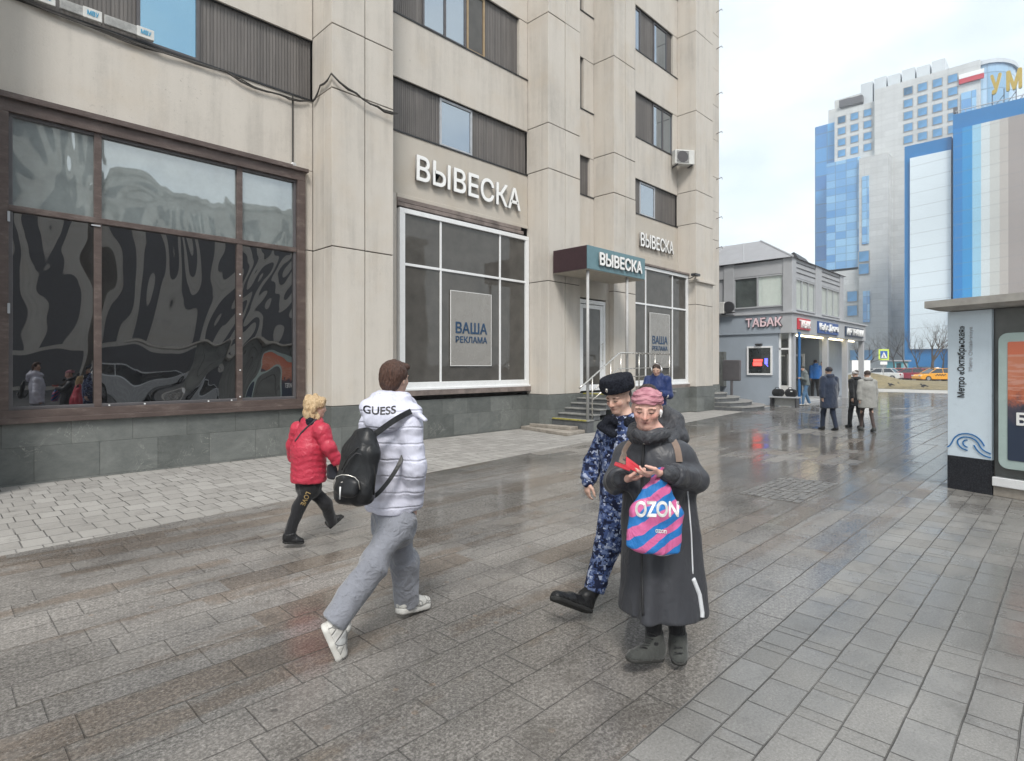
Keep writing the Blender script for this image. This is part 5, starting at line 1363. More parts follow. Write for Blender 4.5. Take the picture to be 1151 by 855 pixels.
def hand(wr_, d, n, th, curl=(.5, .5, .5, .5), tcurl=.4, s=1., spread=.1):
    """wr_ wrist, d towards fingertips, n palm normal (the fingers curl towards it), th towards the thumb side"""
    d = nrm_(d); n = np.array(n, np.float32); n = nrm_(n - d * n.dot(d)); t_ = np.cross(d, n)
    if t_.dot(np.array(th, np.float32)) < 0: t_ = -t_
    w0 = np.array(wr_, np.float32)
    r_ = [ec(w0 - d * .03, w0 + d * .02, (.026 * s, .02 * s), (.030 * s, .017 * s), t_, .02), ec(w0 + d * .02 * s, w0 + d * .075 * s, (.034 * s, .016 * s), (.040 * s, .013 * s), t_, .02)]
    for i, (o, ln, r0) in enumerate(((.029, .072, .0088), (.0098, .080, .0092), (-.0096, .075, .0088), (-.028, .060, .0078))):
        b = w0 + d * (.082 - .004 * abs(i - 1)) * s + t_ * o * s; dd = nrm_(d + t_ * (o / .03) * spread); cv = curl[i]
        P = [b - d * .012 * s]; ang = cv * .5
        for j, fr in enumerate((.46, .30, .24)):
            v = dd * math.cos(ang) + n * math.sin(ang); P.append(P[-1] + v * ln * fr * s * (1.15 if j == 0 else 1)); ang += cv * (1.0 if j == 0 else .8)
        for j in range(3): r_.append(ec(P[j], P[j + 1], r0 * s * (1 - .1 * j), r0 * s * (.92 - .1 * j), t_, .004 if j else .008))
    tb = w0 + d * .025 * s + t_ * .030 * s; v = nrm_(d * .6 + t_ * .75 + n * .25 * (1 + tcurl)); p1 = tb + v * .042 * s; v2 = nrm_(d * .85 + t_ * (.35 - tcurl * .5) + n * tcurl); p2 = p1 + v2 * .032 * s; p3 = p2 + nrm_(v2 + n * tcurl * .4 - t_ * tcurl * .3) * .024 * s
    r_ += [ec(tb - v * .01, p1, .015 * s, .0115 * s, n, .014), ec(p1, p2, .0112 * s, .0102 * s, n, .004), ec(p2, p3, .0102 * s, .008 * s, n, .004)]
    return r_
def lerp(a, b, t): return np.array(a) * (1 - t) + np.array(b) * t
def body_prims(J, s=1., hands=True):
    """full body under the clothes"""
    sd = nrm_(np.array(J['shR']) - np.array(J['shL'])); ch = (np.array(J['shR']) + np.array(J['shL'])) / 2 - np.array((0, 0, .06)); pe = (np.array(J['hipR']) + np.array(J['hipL'])) / 2
    P = head_prims(J['head'], J['hf'], J.get('hu', (0, 0, 1)), J.get('hs', 1.) * s)
    hu = nrm_(J.get('hu', (0, 0, 1))); hb = np.array(J['head']) - hu * .07 * s - nrm_(J['hf']) * .02
    P += [ec(hb, np.array(J['neck']) + (0, 0, .0), .047 * s, .056 * s, sd, .03), ec(J['neck'], ch, (.09 * s, .06 * s), (.15 * s, .09 * s), sd, .05), ec(ch, lerp(ch, pe, .55), (.15 * s, .09 * s), (.115 * s, .085 * s), sd, .05), ec(lerp(ch, pe, .55), pe, (.115 * s, .085 * s), (.14 * s, .10 * s), sd, .05)]
    for e in 'LR':
        P += [ec(J['sh' + e], J['el' + e], .044 * s, .034 * s, sd, .03), ec(J['el' + e], J['wr' + e], .034 * s, .024 * s, sd, .02), ec(J['hip' + e], J['kn' + e], .072 * s, .048 * s, sd, .03), ec(J['kn' + e], J['an' + e], .048 * s, .032 * s, sd, .03)]
    return P
def person(name, label, J, skin, h=.009, s=1., hands=(), group=None, **tk):
    pe = (np.array(J['hipR']) + np.array(J['hipL'])) / 2
    P = body_prims(J, s) + [q for hd in hands for q in hd]
    o = grow('person', P, h, [M['skin']], None, origin=(pe[0], pe[1], 0), colf=head_tint(J['head'], J['hf'], J.get('hu', (0, 0, 1)), J.get('hs', 1.) * s, skin, **tk), smooth_it=1)
    return tag(o, label, 'person', group)
def face_hair(root, hc, f, u, s, browc, h=.0035, lash=True):
    f = nrm_(f); sd = nrm_(np.cross(f, u)); uu = np.cross(sd, f); hc = np.array(hc)
    def L_(x, y, z): return hc + s * (x * sd + y * f + z * uu)
    for x in (-1, 1):
        grow('eyebrow', [ec(L_(x * .018, .0875, .0245), L_(x * .034, .084, .0275), .0036 * s, .0036 * s, sd, .004), ec(L_(x * .034, .084, .0275), L_(x * .049, .071, .023), .0036 * s, .0026 * s, sd, .004)], h, [browc], root, smooth_it=1)
        if lash: grow('eyelashes', [ec(L_(x * .019, .083, .004), L_(x * .031, .0875, .002), .0024 * s, .0028 * s, sd, .003), ec(L_(x * .031, .0875, .002), L_(x * .045, .077, .004), .0028 * s, .0024 * s, sd, .003)], .0025, [M['lash']], root, smooth_it=0)
    grow('mouth_line', [ec(L_(-.019, .083, -.0525), L_(0, .0915, -.0535), .0018 * s, .0024 * s, sd, .002), ec(L_(0, .0915, -.0535), L_(.019, .083, -.0525), .0024 * s, .0018 * s, sd, .002)], .0022, [M['lip_line']], root, smooth_it=0)
M['lash'] = simple('dark_lashes', (.035, .025, .022), .7); M['lip_line'] = simple('dark_lip_line', (.16, .06, .05), .6); M['brow_brown'] = simple('brown_brow', (.13, .08, .055), .8); M['brow_light'] = simple('light_brow', (.24, .15, .11), .8)
def sdv(J): return nrm_(np.array(J['shR']) - np.array(J['shL']))
def sleeve(J, e, r0, r1, q=None, k=.03, stop=.97):
    sd = sdv(J); w_ = lerp(J['el' + e], J['wr' + e], stop)
    return [ec(J['sh' + e], J['el' + e], r0, (r0 + r1) / 2 * 1.02, sd, k, quilt=q), fl(ec(J['el' + e], w_, (r0 + r1) / 2, r1, sd, k, quilt=q))]
def trousers(root, J, mat, rt, rk, ra, h=.01, wr=.006, cut=None, name='trousers', top=.02, hipr=(.16, .12), wstretch=(1, 1, .6), wsc=8.):
    sd = sdv(J); pe = (np.array(J['hipR']) + np.array(J['hipL'])) / 2
    P = [ec(pe + (0, 0, top), pe - (0, 0, .05), hipr, hipr, sd, .04)]
    cuts = []
    for e in 'LR':
        P += [ec(J['hip' + e], J['kn' + e], rt, rk, sd, .03), fl(ec(J['kn' + e], lerp(J['kn' + e], J['an' + e], 1.12 if cut is None else cut), rk, ra, sd, .03))]
    return grow(name, P, h, [mat], root, wr=wr, wsc=wsc, wstretch=wstretch)
def shoe(root, heel, toe, up, mat, smat, w_=.048, hgt=.075, shaft=0., h=.006, an=None, sole_h=.019, name='shoe'):
    heel, toe = np.array(heel, float), np.array(toe, float); d = nrm_(toe - heel); Ln = np.linalg.norm(toe - heel); up = nrm_(np.array(up) - d * np.dot(d, up)); sd = np.cross(d, up)
    b = heel + up * sole_h
    P = [ec(b + d * .042 + up * hgt * .12, b + d * Ln * .55 + up * hgt * .10, (w_ * .86, hgt * .80), (w_ * .98, hgt * .72), sd, .025), ec(b + d * Ln * .55 + up * hgt * .08, b + d * (Ln - .048) + up * hgt * .04, (w_ * .98, hgt * .66), (w_ * .86, hgt * .52), sd, .025),
         ec(b + d * .052 + up * hgt * .5, b + d * .085 + up * hgt * .95, (w_ * .85, w_), (w_ * .80, w_ * .95), sd, .03)]
    if shaft: a_ = b + d * .055 + up * hgt * .6; P.append(fl(ec(a_, (np.array(an) if an is not None else a_ + up * shaft), (w_ * .92, w_ * 1.05), (w_ * 1.02, w_ * 1.10), sd, .03)))
    o = grow(name, P, h, [mat], root, cuts=[(b, -up)], wr=.0022, wsc=26, smooth_it=1)
    S = [ec(heel + d * .040 + up * .02, heel + d * (Ln * .5) + up * .02, (w_ * .95, .04), (w_ * .96, .04), sd, .01), ec(heel + d * Ln * .5 + up * .02, heel + d * (Ln - .047) + up * .02, (w_ * 1.02, .045), (w_ * .92, .045), sd, .01)]
    grow('sole', S, h, [smat], o, cuts=[(b + up * .004, up), (heel, -up)], origin=root.location[:], smooth_it=1)
    return o

def Pt(px, py, d): v = at(px, py, d); return np.array(v[:], float)
def proj_on(obj, me, name, mat, parent, cx_, cy_, d_, wpx, rot=0., lift=.003, curve=0.):
    """wrap flat lettering onto a surface: throw each corner along its own sight line onto the mesh"""
    bm = bmesh.new(); bm.from_mesh(me)
    bmesh.ops.triangulate(bm, faces=bm.faces[:]); 
    for _ in range(2): bmesh.ops.subdivide_edges(bm, edges=[e for e in bm.edges if e.calc_length() > .012], cuts=1)
    bm.to_mesh(me); bm.free()
    wm = obj.matrix_world.copy(); O = obj.location + (obj.parent.location if obj.parent else Vector((0, 0, 0)))
    vs_ = [v.co + O for v in obj.data.vertices]; bv = BVHTree.FromPolygons(vs_, [p.vertices[:] for p in obj.data.polygons])
    cam0 = Vector((0, 0, CAMH)); poff = parent.location if parent else Vector((0, 0, 0)); last = None
    if parent and parent.parent: poff = poff + parent.parent.location
    for v in me.vertices:
        x_, y_ = v.co.x, v.co.y - curve * v.co.x * v.co.x; xr = x_ * math.cos(rot) - y_ * math.sin(rot); yr = x_ * math.sin(rot) + y_ * math.cos(rot)
        r_ = (FW + RT * ((cx_ - CXP + xr * wpx) / FPX) + Vector((0, 0, (HY - cy_ + yr * wpx) / FPX)))
        hit, nn, _, _ = bv.ray_cast(cam0, r_.normalized())
        if hit is None: hit = cam0 + r_ * d_ if last is None else cam0 + r_ * last
        last = (hit - cam0).dot(FW); v.co = hit - r_.normalized() * lift - poff
    me.materials.clear(); me.materials.append(mat); o = bpy.data.objects.new(name, me); C.objects.link(o); o.parent = parent; return o

# ------------------------------------------------------------------ A: young man in a pale lilac puffer, walking away
def spec(d, **k):
    out = {}
    for n_, v in k.items(): out[n_] = Pt(v[0], v[1], d + (v[2] if len(v) > 2 else 0))
    return out
def vdir(r_, a_, u_=0.): v = RT * r_ + FW * a_ + Vector((0, 0, u_)); return np.array(v.normalized()[:])
J = spec(3.85, head=(444, 426, 0), neck=(440, 451, 0), shL=(419, 474, .15), shR=(460, 478, -.12), elL=(398, 520, .22), elR=(466, 526, -.16), wrL=(401, 556, .34), wrR=(464, 566, -.05),
         hipL=(437, 584, .08), hipR=(449, 586, -.08), knL=(455, 632, .17), knR=(420, 634, -.20), anL=(457, 674, .25), anR=(379, 692, -.34), toeL=(478, 684, .36), toeR=(381, 735, -.38))
J['hf'] = vdir(.42, .90, -.05); J['hs'] = 1.0
A_ = person('person', 'young man in pale lilac puffer jacket and grey sweatpants walking away with a black backpack', J, (.56, .37, .29), h=.011, hands=[hand(J['wrR'], vdir(.1, .1, -1), vdir(-1, .2, 0), vdir(.5, .8, 0), (.6,) * 4)])
def puffer(name, c, sp_, var=.03):
    m = Mt(name, .48, spec=.4); p = m.pos(True); x, y, z = m.xyz(p); a = m.noise(p, 4, 4, .6)
    m.col(m.ramp(a, [(.3, tuple(k * (1 - var) for k in c)), (.7, tuple(min(1, k * (1 + var)) for k in c))]))
    wb = m.noise(p, 3.5, 3); f_ = (z / sp_ + wb * .55).fract(); ln = (f_ - .5).abs().ss(0, .11)
    pk = m.noise(m.scale(p, (1.6, 1.6, .8)), 17, 3, .5, .8); near = (f_ - .5).abs().ss(0, .5, 1, .25)
    m.bump(ln * .42 + pk * near * .9 + m.noise(p, 200, 2) * .03, .012); return m.mat
M['lilac'] = puffer('pale_lilac_nylon', (.58, .59, .70), .105)
_unused = lambda: cloth('pale_lilac_nylon', (.60, .61, .72), .5, .03, .0003, .004, 9, .1)
M['sweat'] = cloth('grey_jersey', (.225, .235, .27), .9, .08, .002, .020, 5, .3, (1, 1, .8))
sd = sdv(J); Q_ = (.10, .007, .012)
hemc = Pt(438, 573, 3.85)
T = [ec(J['neck'] - (0, 0, .03), Pt(439, 500, 3.85), (.15, .11), (.185, .145), sd, .05, quilt=(.11, .006, .012)), fl(ec(Pt(439, 500, 3.85), hemc, (.185, .145), (.185, .15), sd, .05, quilt=(.11, .006, .012))),
     el(J['shL'], (.085, .085, .08), k=.05), el(J['shR'], (.085, .085, .08), k=.05), el(lerp(J['shL'], J['shR'], .5) + (0, 0, .015), (.13, .11, .07), vdir(.7, .71), k=.05)] + sleeve(J, 'L', .078, .062, Q_) + sleeve(J, 'R', .080, .066, Q_, stop=1.06)
jk = grow('jacket', T, .010, [M['lilac']], A_, cuts=[(hemc - (0, 0, .035), (0, 0, -1))], wr=.0045, wsc=10, wstretch=(1, 1, 1.6))
# hood: a thick soft roll lying on the shoulders
hd_ = []
for k in range(13):
    an = math.pi * 2 * k / 12; c0 = Pt(440, 455, 3.83); ring = c0 + np.array((FW * (.098 * math.cos(an)) + RT * (.115 * math.sin(an)))[:]) + np.array((0, 0, .012 * math.cos(an)))
    hd_.append(ring)
H_ = [ec(hd_[k], hd_[k + 1], (.042 + .014 * (math.cos(math.pi * 2 * k / 12) < 0), .05), (.042 + .014 * (math.cos(math.pi * 2 * (k + 1) / 12) < 0), .05), (0, 0, 1), .03) for k in range(12)]
H_ += [ec(Pt(414, 458, 3.72), Pt(466, 462, 3.72), (.058, .062), (.05, .055), (0, 0, 1), .04), ec(Pt(418, 470, 3.69), Pt(452, 470, 3.68), (.058, .055), (.045, .05), (0, 0, 1), .04), el(Pt(434, 478, 3.70), (.12, .06, .045), FW[:], k=.04), ec(Pt(425, 445, 3.76), Pt(455, 447, 3.76), (.04, .05), (.04, .045), (0, 0, 1), .04),
       ec(Pt(466, 462, 3.70), Pt(478, 472, 3.66), (.02, .02), (.012, .02), (0, 0, 1), .02)]
hood = grow('hood', H_, .008, [M['lilac']], A_, wr=.006, wsc=13)
me = fit_text('GUESS', .21, .052, .002, .02); proj_on(hood, me, 'lettering', M['black'], hood, 426.5, 461.5, 3.7, FPX / 3.68, rot=-.02, curve=-1.1)
tr_ = trousers(A_, J, M['sweat'], .100, .094, .082, wr=.019, hipr=(.165, .135), top=.03, wsc=5.5, wstretch=(1.2, 1.2, .8))
def trainer_mat():
    m = Mt('white_trainer', .55); p = m.pos(True); d_ = m.voro(p, 17, 'DISTANCE_TO_EDGE'); v = m.voro(p, 17, 'F1', 'Color')
    c = m.ramp(v, [(.3, (.60, .59, .56)), (.75, (.48, .48, .47)), (.85, (.30, .31, .32))])
    m.col(m.mix(d_.ss(.01, .05, .75, 0), c, (.25, .25, .25))); m.bump(d_.ss(0, .08), .006); return m.mat
wsh = trainer_mat()
shoe(A_, Pt(446, 690, 4.02), Pt(482, 682, 4.26), (0, 0, 1), wsh, M['white_sole'], .052, .085, sole_h=.04)
shoe(A_, Pt(360, 703, 3.46), Pt(379, 745, 3.50), vdir(.85, .35, .45), wsh, M['white_sole'], .052, .085, sole_h=.035)
# hair
hc = J['head']; f = J['hf']; sdh = nrm_(np.cross(f, (0, 0, 1)))
HR = [el(hc + (0, 0, .045) - f * .022, (.083, .094, .083), f, k=.02), el(hc - f * .055 + (0, 0, -.01), (.076, .058, .085), f, k=.03), ec(hc + f * .03 + (0, 0, .105) - sdh * .03, hc + f * .085 + (0, 0, .085) + sdh * .03, .03, .025, sdh, .03), el(hc + sdh * .064 + (0, 0, .035) - f * .01, (.018, .05, .045), f, k=.02), el(hc - sdh * .064 + (0, 0, .035) - f * .01, (.018, .05, .045), f, k=.02)]
M['brown_hair'] = hair_mat('brown_hair', (.030, .014, .010), (.13, .065, .045))
grow('hair', HR, .005, [M['brown_hair']], A_, wr=.006, wsc=38, wstretch=(1, 1, .4))
# backpack
bp_c = Pt(403, 526, 3.50)
bp = empty('backpack', bp_c, 'black leather backpack with a small front pocket on the lilac puffer jacket', 'backpack')
upb = np.array((0.16 * RT + Vector((0, 0, 1)))[:]); upb = nrm_(upb); bk = vdir(-.55, -.83); sb_d = nrm_(np.cross(upb, bk))
M['bp_leather'] = cloth('black_pebbled_leather', (.016, .017, .019), .38, .2, .001, .005, 6, 0.)
PP = [ec(Pt(398, 552, 3.49), Pt(406, 508, 3.53), (.150, .080), (.135, .075), sb_d, .04), ec(Pt(406, 508, 3.53), Pt(411, 489, 3.56), (.130, .075), (.085, .055), sb_d, .04), ec(Pt(384, 557, 3.49), Pt(413, 558, 3.50), (.04, .07), (.04, .07), upb, .04)]
grow('main_compartment', PP, .007, [M['bp_leather']], bp, wr=.011, wsc=7, wstretch=(1, 1, .6))
PP = [ec(Pt(388, 551, 3.39), Pt(391, 541, 3.40), (.095, .04), (.092, .038), sb_d, .03)]
pk = grow('front_pocket', PP, .007, [M['bp_leather']], bp, wr=.002, wsc=10)
mb = MB(); arc = [Pt(374 + 2 * 0, 552, 3.36)] ; 
arc = [Pt(x_, y_, 3.345) for x_, y_ in ((375, 549), (375.5, 541), (378, 535.5), (384, 533.5), (392, 534), (399, 536.5), (403, 541), (404.5, 550))]
mb.tube(arc, .0028, M['rail'], 6); mb.build('zip', bp, smooth=True)
mb = MB(); mb.tube([Pt(382.5, 547, 3.342), Pt(382, 561, 3.35)], .0045, M['white_paint'], 6); mb.tube([Pt(383, 542, 3.341), Pt(385.5, 541.5, 3.341)], .003, M['rail'], 6); mb.build('zip_pull', pk if False else bp, smooth=True)
mb = MB(); mb.tube([Pt(x_, y_, d_) for x_, y_, d_ in ((384, 528, 3.43), (392, 512, 3.42), (402, 503, 3.44), (411, 505, 3.45), (419, 517, 3.44), (422, 535, 3.43), (420, 556, 3.44))], .004, M['rubber'], 6); mb.build('seam_piping', bp, smooth=True)
mb = MB(); mb.tube([Pt(x_, y_, d_) for x_, y_, d_ in ((386, 531, 3.42), (392, 517, 3.415), (400, 509, 3.425), (408, 511, 3.43), (413, 520, 3.43), (415, 534, 3.42))], .003, M['dark_metal'], 6); mb.build('zip', bp, smooth=True)
def strap(pts, wv, mat, name, par, th=.006):
    """flat webbing through the points, wv = half width"""
    P = [Vector(p) for p in pts]
    for _ in range(2):
        q = [P[0]]
        for u, v_ in zip(P, P[1:]): q += [u.lerp(v_, .25), u.lerp(v_, .75)]
        q.append(P[-1]); P = q
    vs_, fs_ = [], []
    for i, p in enumerate(P):
        t_ = (P[min(i + 1, len(P) - 1)] - P[max(i - 1, 0)]).normalized(); w_ = t_.cross(FW).normalized(); n_ = t_.cross(w_).normalized()
        vs_ += [p + w_ * wv + n_ * th / 2, p - w_ * wv + n_ * th / 2, p - w_ * wv - n_ * th / 2, p + w_ * wv - n_ * th / 2]
    for i in range(len(P) - 1):
        for k in range(4): fs_.append((i * 4 + k, i * 4 + (k + 1) % 4, i * 4 + 4 + (k + 1) % 4, i * 4 + 4 + k))
    fs_ += [(3, 2, 1, 0), tuple(range(len(vs_) - 4, len(vs_)))]
    m_ = MB(); m_.add(vs_, fs_, mat); return m_.build(name, par)
strap([Pt(413, 494, 3.53), Pt(424, 486, 3.56), Pt(436, 477, 3.58), Pt(450, 468, 3.60), Pt(462, 462, 3.66)], .018, M['bp_leather'], 'shoulder_strap', bp)
strap([Pt(415, 560, 3.54), Pt(424, 556, 3.56), Pt(436, 542, 3.58), Pt(446, 527, 3.61), Pt(453, 512, 3.66)], .013, M['bp_leather'], 'lower_strap', bp)
strap([Pt(407, 492, 3.53), Pt(408, 483, 3.53), Pt(413, 481, 3.53), Pt(419, 485, 3.53), Pt(418, 492, 3.54)], .008, M['bp_leather'], 'handle', bp)

# ------------------------------------------------------------------ B: woman in a long dark grey puffer coat reading a red wallet case
d0 = 3.45
J = spec(d0, head=(727, 459, -.02), neck=(731, 486, 0), shL=(762, 511, -.05), shR=(706, 511, .10), elL=(783, 540, -.08), elR=(692, 541, .0), wrL=(750, 532, -.34), wrR=(697, 538, -.20),
         hipL=(750, 585, -.03), hipR=(726, 585, .03), knL=(756, 650, -.05), knR=(733, 650, -.06), anL=(762, 716, -.02), anR=(735, 716, -.08), toeL=(763, 742, -.10), toeR=(712, 738, -.10))
J['hf'] = vdir(-.30, -.90, -.24); J['hu'] = vdir(-.03, -.22, .97); J['hs'] = 1.08
hL = hand(J['wrL'] + vdir(-1, -.1, .1) * .035, vdir(-1, -.12, -.10), vdir(0, .45, 1), vdir(0, -.8, .6), (.55, .45, .5, .6), .3, .98, .14)
hR = hand(J['wrR'] + vdir(.9, -.3, .1) * .025, vdir(.86, -.4, .12), vdir(-.2, .2, 1), vdir(-.3, -.9, .1), (.55, .65, .75, .8), .5, .98, .08)
B_ = person('person', 'woman in long dark grey puffer coat and pink knitted headband looking at a red case', J, (.66, .40, .33), h=.0062, hands=[hL, hR], rosy=.10, brow=(.26, .16, .12), lips=(.45, .20, .18))
M['coat'] = cloth('dark_grey_nylon', (.046, .048, .056), .40, .06, .0003, .008, 4.5, .05)
sd = sdv(J)
hem = Pt(742, 699, d0)
T = [ec(J['neck'] - (0, 0, .04), Pt(735, 522, d0), (.115, .10), (.185, .15), sd, .05, quilt=(.30, .006, 0)), ec(Pt(735, 520, d0), Pt(738, 585, d0), (.19, .15), (.195, .165), sd, .06, quilt=(.3, .004, 0)), ec(Pt(738, 585, d0), hem, (.192, .16), (.255, .205), sd, .06),
     el(J['shL'] - (.0, 0, .01), (.09, .085, .075), k=.06), el(J['shR'] - (0, 0, .01), (.09, .085, .075), k=.06)] + sleeve(J, 'L', .072, .060, (.2, .006, .02), .035, .84) + sleeve(J, 'R', .072, .060, (.2, .006, .02), .035, .82)
for (xa, ya_, xb, yb_, da, r_) in ((733, 600, 729, 702, -.20, .04), (757, 590, 762, 702, -.17, .05), (776, 560, 786, 702, -.06, .05), (764, 545, 748, 575, -.17, .04), (700, 520, 716, 560, -.15, .035)):
    T.append(ec(Pt(xa, ya_, d0 + da * .70), Pt(xb, yb_, d0 + da * .98), r_ * .6, r_ * 1.2, sd, .06))
coat = grow('coat', T, .010, [M['coat']], B_, cuts=[(hem + (0, 0, .075), (0, 0, -1)), ], wr=.022, wsc=4.2, wstretch=(1, 1, .38))
C_ = []
for k in range(12):
    a0, a1 = math.pi * 2 * k / 12, math.pi * 2 * (k + 1) / 12
    def rg(a_): return Pt(734, 490, d0 + .03) + np.array((FW * (.115 * math.cos(a_)) + RT * (.112 * math.sin(a_)))[:]) + np.array((0, 0, .045 * math.cos(a_) + .012))
    C_.append(ec(rg(a0), rg(a1), (.034, .04), (.034, .04), (0, 0, 1), .03))
C_ += [ec(Pt(714, 487, d0 - .12), Pt(728, 493, d0 - .17), (.030, .024), (.032, .024), (0, 0, 1), .02), ec(Pt(728, 493, d0 - .17), Pt(748, 488, d0 - .13), (.032, .024), (.034, .03), (0, 0, 1), .02)]
C_ += [ec(Pt(757, 472, d0 + .12), Pt(766, 492, d0 + .06), (.05, .06), (.045, .05), (0, 0, 1), .05), ec(Pt(748, 462, d0 + .17), Pt(758, 474, d0 + .15), (.04, .05), (.05, .06), (0, 0, 1), .05)]
M['hood_dark'] = cloth('dark_hood_lining', (.045, .047, .054), .5, .1, .0005, .014, 9, .05)
grow('hood', C_, .008, [M['hood_dark']], B_, wr=.006, wsc=14)
def cuff(root, a_, b_, r_, mat):
    return grow('cuff', [ec(a_, b_, r_, r_ * .92, (0, 0, 1), .01)], .007, [mat], root, wr=.004, wsc=40)
for e, fr in (('L', .80), ('R', .78)):
    cuff(B_, lerp(J['el' + e], J['wr' + e], fr), lerp(J['el' + e], J['wr' + e], 1.0), .050, M['hood_dark'])
face_hair(B_, J['head'], J['hf'], J['hu'], 1.08, M['brow_light'])
# knitted headband / cap
hc = J['head']; f = J['hf']; uu = J['hu']; sdh = nrm_(np.cross(f, uu)); uu = np.cross(sdh, f)
M['pink_knit'] = (lambda m: (m.col(m.ramp(m.noise(m.scale(m.pos(True), (1, 1, 3)), 22, 3), [(.3, (.36, .15, .19)), (.7, (.56, .29, .33))])), m.bump(m.noise(m.scale(m.pos(True), (.4, .4, 3.2)), 42, 2), .016), m.mat)[2])(Mt('dusty_pink_knit', .95, spec=.1))
HB = [el(hc + uu * .052 - f * .010, (.090, .108, .075), f, uu, k=.02), el(hc + uu * .02 - f * .035, (.086, .085, .07), f, uu, k=.03)]
def fcut(F, P):
    q = P - hc.astype(np.float32); z_ = q @ uu.astype(np.float32); y_ = q @ f.astype(np.float32)
    F = np.maximum(F, -(z_ - (.030 + .25 * np.minimum(y_, .08))) if False else (.034 + .28 * np.clip(y_, -.2, .06) - z_) * .9)
    tw_ = .004 * np.sin((z_ + .35 * np.abs(q @ sdh.astype(np.float32))) * 260); return F + tw_ * (z_ < .12)
grow('knitted_headband', HB, .0055, [M['pink_knit']], B_, post=fcut, smooth_it=1)
M['dk_hair'] = hair_mat('dark_brown_hair', (.02, .012, .01), (.07, .045, .035))
grow('hair', [el(hc + uu * .075 - f * .055, (.062, .06, .062), f, uu, k=.02), el(hc - f * .07 + uu * .01, (.06, .04, .06), f, uu)], .007, [M['dk_hair']], B_, wr=.004, wsc=40)
grow('earphone', [el(hc + sdh * -.082 + f * .012 - uu * .01, (.008, .009, .014), f, uu), ec(hc - sdh * .083 + f * .014 - uu * .012, hc - sdh * .082 + f * .022 - uu * .04, .0045, .0035)], .003, [M['white_paint']], B_, smooth_it=0)
# zip, stripes
def surf_tube(obj, pix, r_, mat, name, par, lift=.002, d_=3.4):
    O = obj.location + (obj.parent.location if obj.parent else Vector((0, 0, 0)))
    bv = BVHTree.FromPolygons([v.co + O for v in obj.data.vertices], [p.vertices[:] for p in obj.data.polygons]); cam0 = Vector((0, 0, CAMH)); out_ = []
    for (a_, b_) in zip(pix, pix[1:]):
        for i in range(10):
            t = i / 10; rr_ = ray(a_[0] + (b_[0] - a_[0]) * t, a_[1] + (b_[1] - a_[1]) * t); hit, _, _, _ = bv.ray_cast(cam0, rr_.normalized())
            if hit: out_.append(hit - rr_.normalized() * lift)
    if len(out_) > 2:
        m_ = MB(); m_.tube(out_, r_, mat, 6); return m_.build(name, par, smooth=True)
M['refl'] = simple('pale_reflective_tape', (.62, .64, .67), .4)
surf_tube(coat, [(724, 492), (722, 530), (721, 590), (722, 650), (723, 696)], .0085, M['black'], 'zip', B_)
surf_tube(coat, [(773, 552), (777, 600), (779, 650)], .0045, M['refl'], 'side_stripe', B_)
surf_tube(coat, [(779, 650), (786, 668), (789, 688), (789, 694)], .014, M['refl'], 'side_stripe', B_)
surf_tube(coat, [(724.5, 493), (724, 500)], .008, M['rail'], 'zip_pull', B_, .006)
# boots and leggings
M['leggings'] = cloth('black_leggings', (.012, .012, .014), .8, .2)
trousers(B_, J, M['leggings'], .085, .06, .047, name='leggings', wr=.003)
shoe(B_, Pt(744, 741, 3.40), Pt(704, 743, 3.28), (0, 0, 1), M['boot_grey'], M['rubber_sole'], .050, .082, .11, an=J['anR'] + (0, 0, .03), name='boot')
shoe(B_, Pt(761, 727, 3.50), Pt(764, 750, 3.32), (0, 0, 1), M['boot_grey'], M['rubber_sole'], .052, .082, .11, an=J['anL'] + (0, 0, .03), name='boot')
# laces
mb = MB()
for i in range(5):
    y_ = 712 + i * 5; x_ = 733 - i * 3.2; mb.tube([Pt(x_ - 4, y_ - 1, 3.30), Pt(x_ + 4, y_ + 1.5, 3.31)], .0035, M['black'], 5); mb.tube([Pt(758, 709 + i * 6, 3.41 - i * .02), Pt(767, 710 + i * 6, 3.41 - i * .02)], .0035, M['black'], 5)
mb.build('laces', B_, smooth=True)
# brown bag straps on the shoulders
M['taupe'] = cloth('taupe_webbing', (.21, .155, .125), .8, .1, .002, .002)
rk_ = empty('backpack', (3.0, 1.9, 1.2), 'backpack worn by the woman in the long coat, only its taupe shoulder straps showing', 'backpack')
def surf_strap(obj, pix, wv, mat, name, par, lift=.006):
    O = obj.location + (obj.parent.location if obj.parent else Vector((0, 0, 0)))
    bv = BVHTree.FromPolygons([v.co + O for v in obj.data.vertices], [p.vertices[:] for p in obj.data.polygons]); cam0 = Vector((0, 0, CAMH)); P = []
    for (x_, y_) in pix:
        rr_ = ray(x_, y_); hit, _, _, _ = bv.ray_cast(cam0, rr_.normalized())
        if hit: P.append(hit - rr_.normalized() * lift)
    return strap(P, wv, mat, name, par, .008) if len(P) > 2 else None
surf_strap(coat, [(753, 488), (755.5, 492), (758, 497), (760.5, 502), (762, 508), (763, 514), (763.5, 519)], .0185, M['taupe'], 'shoulder_strap', rk_)
surf_strap(coat, [(709, 497), (706, 501), (703.5, 505), (701.5, 510), (700, 515), (699, 521)], .0185, M['taupe'], 'shoulder_strap', rk_)
grow('pack_body', [ec(Pt(735, 515, d0 + .30), Pt(735, 560, d0 + .32), (.14, .07), (.15, .08), sd, .03)], .012, [M['taupe']], rk_)
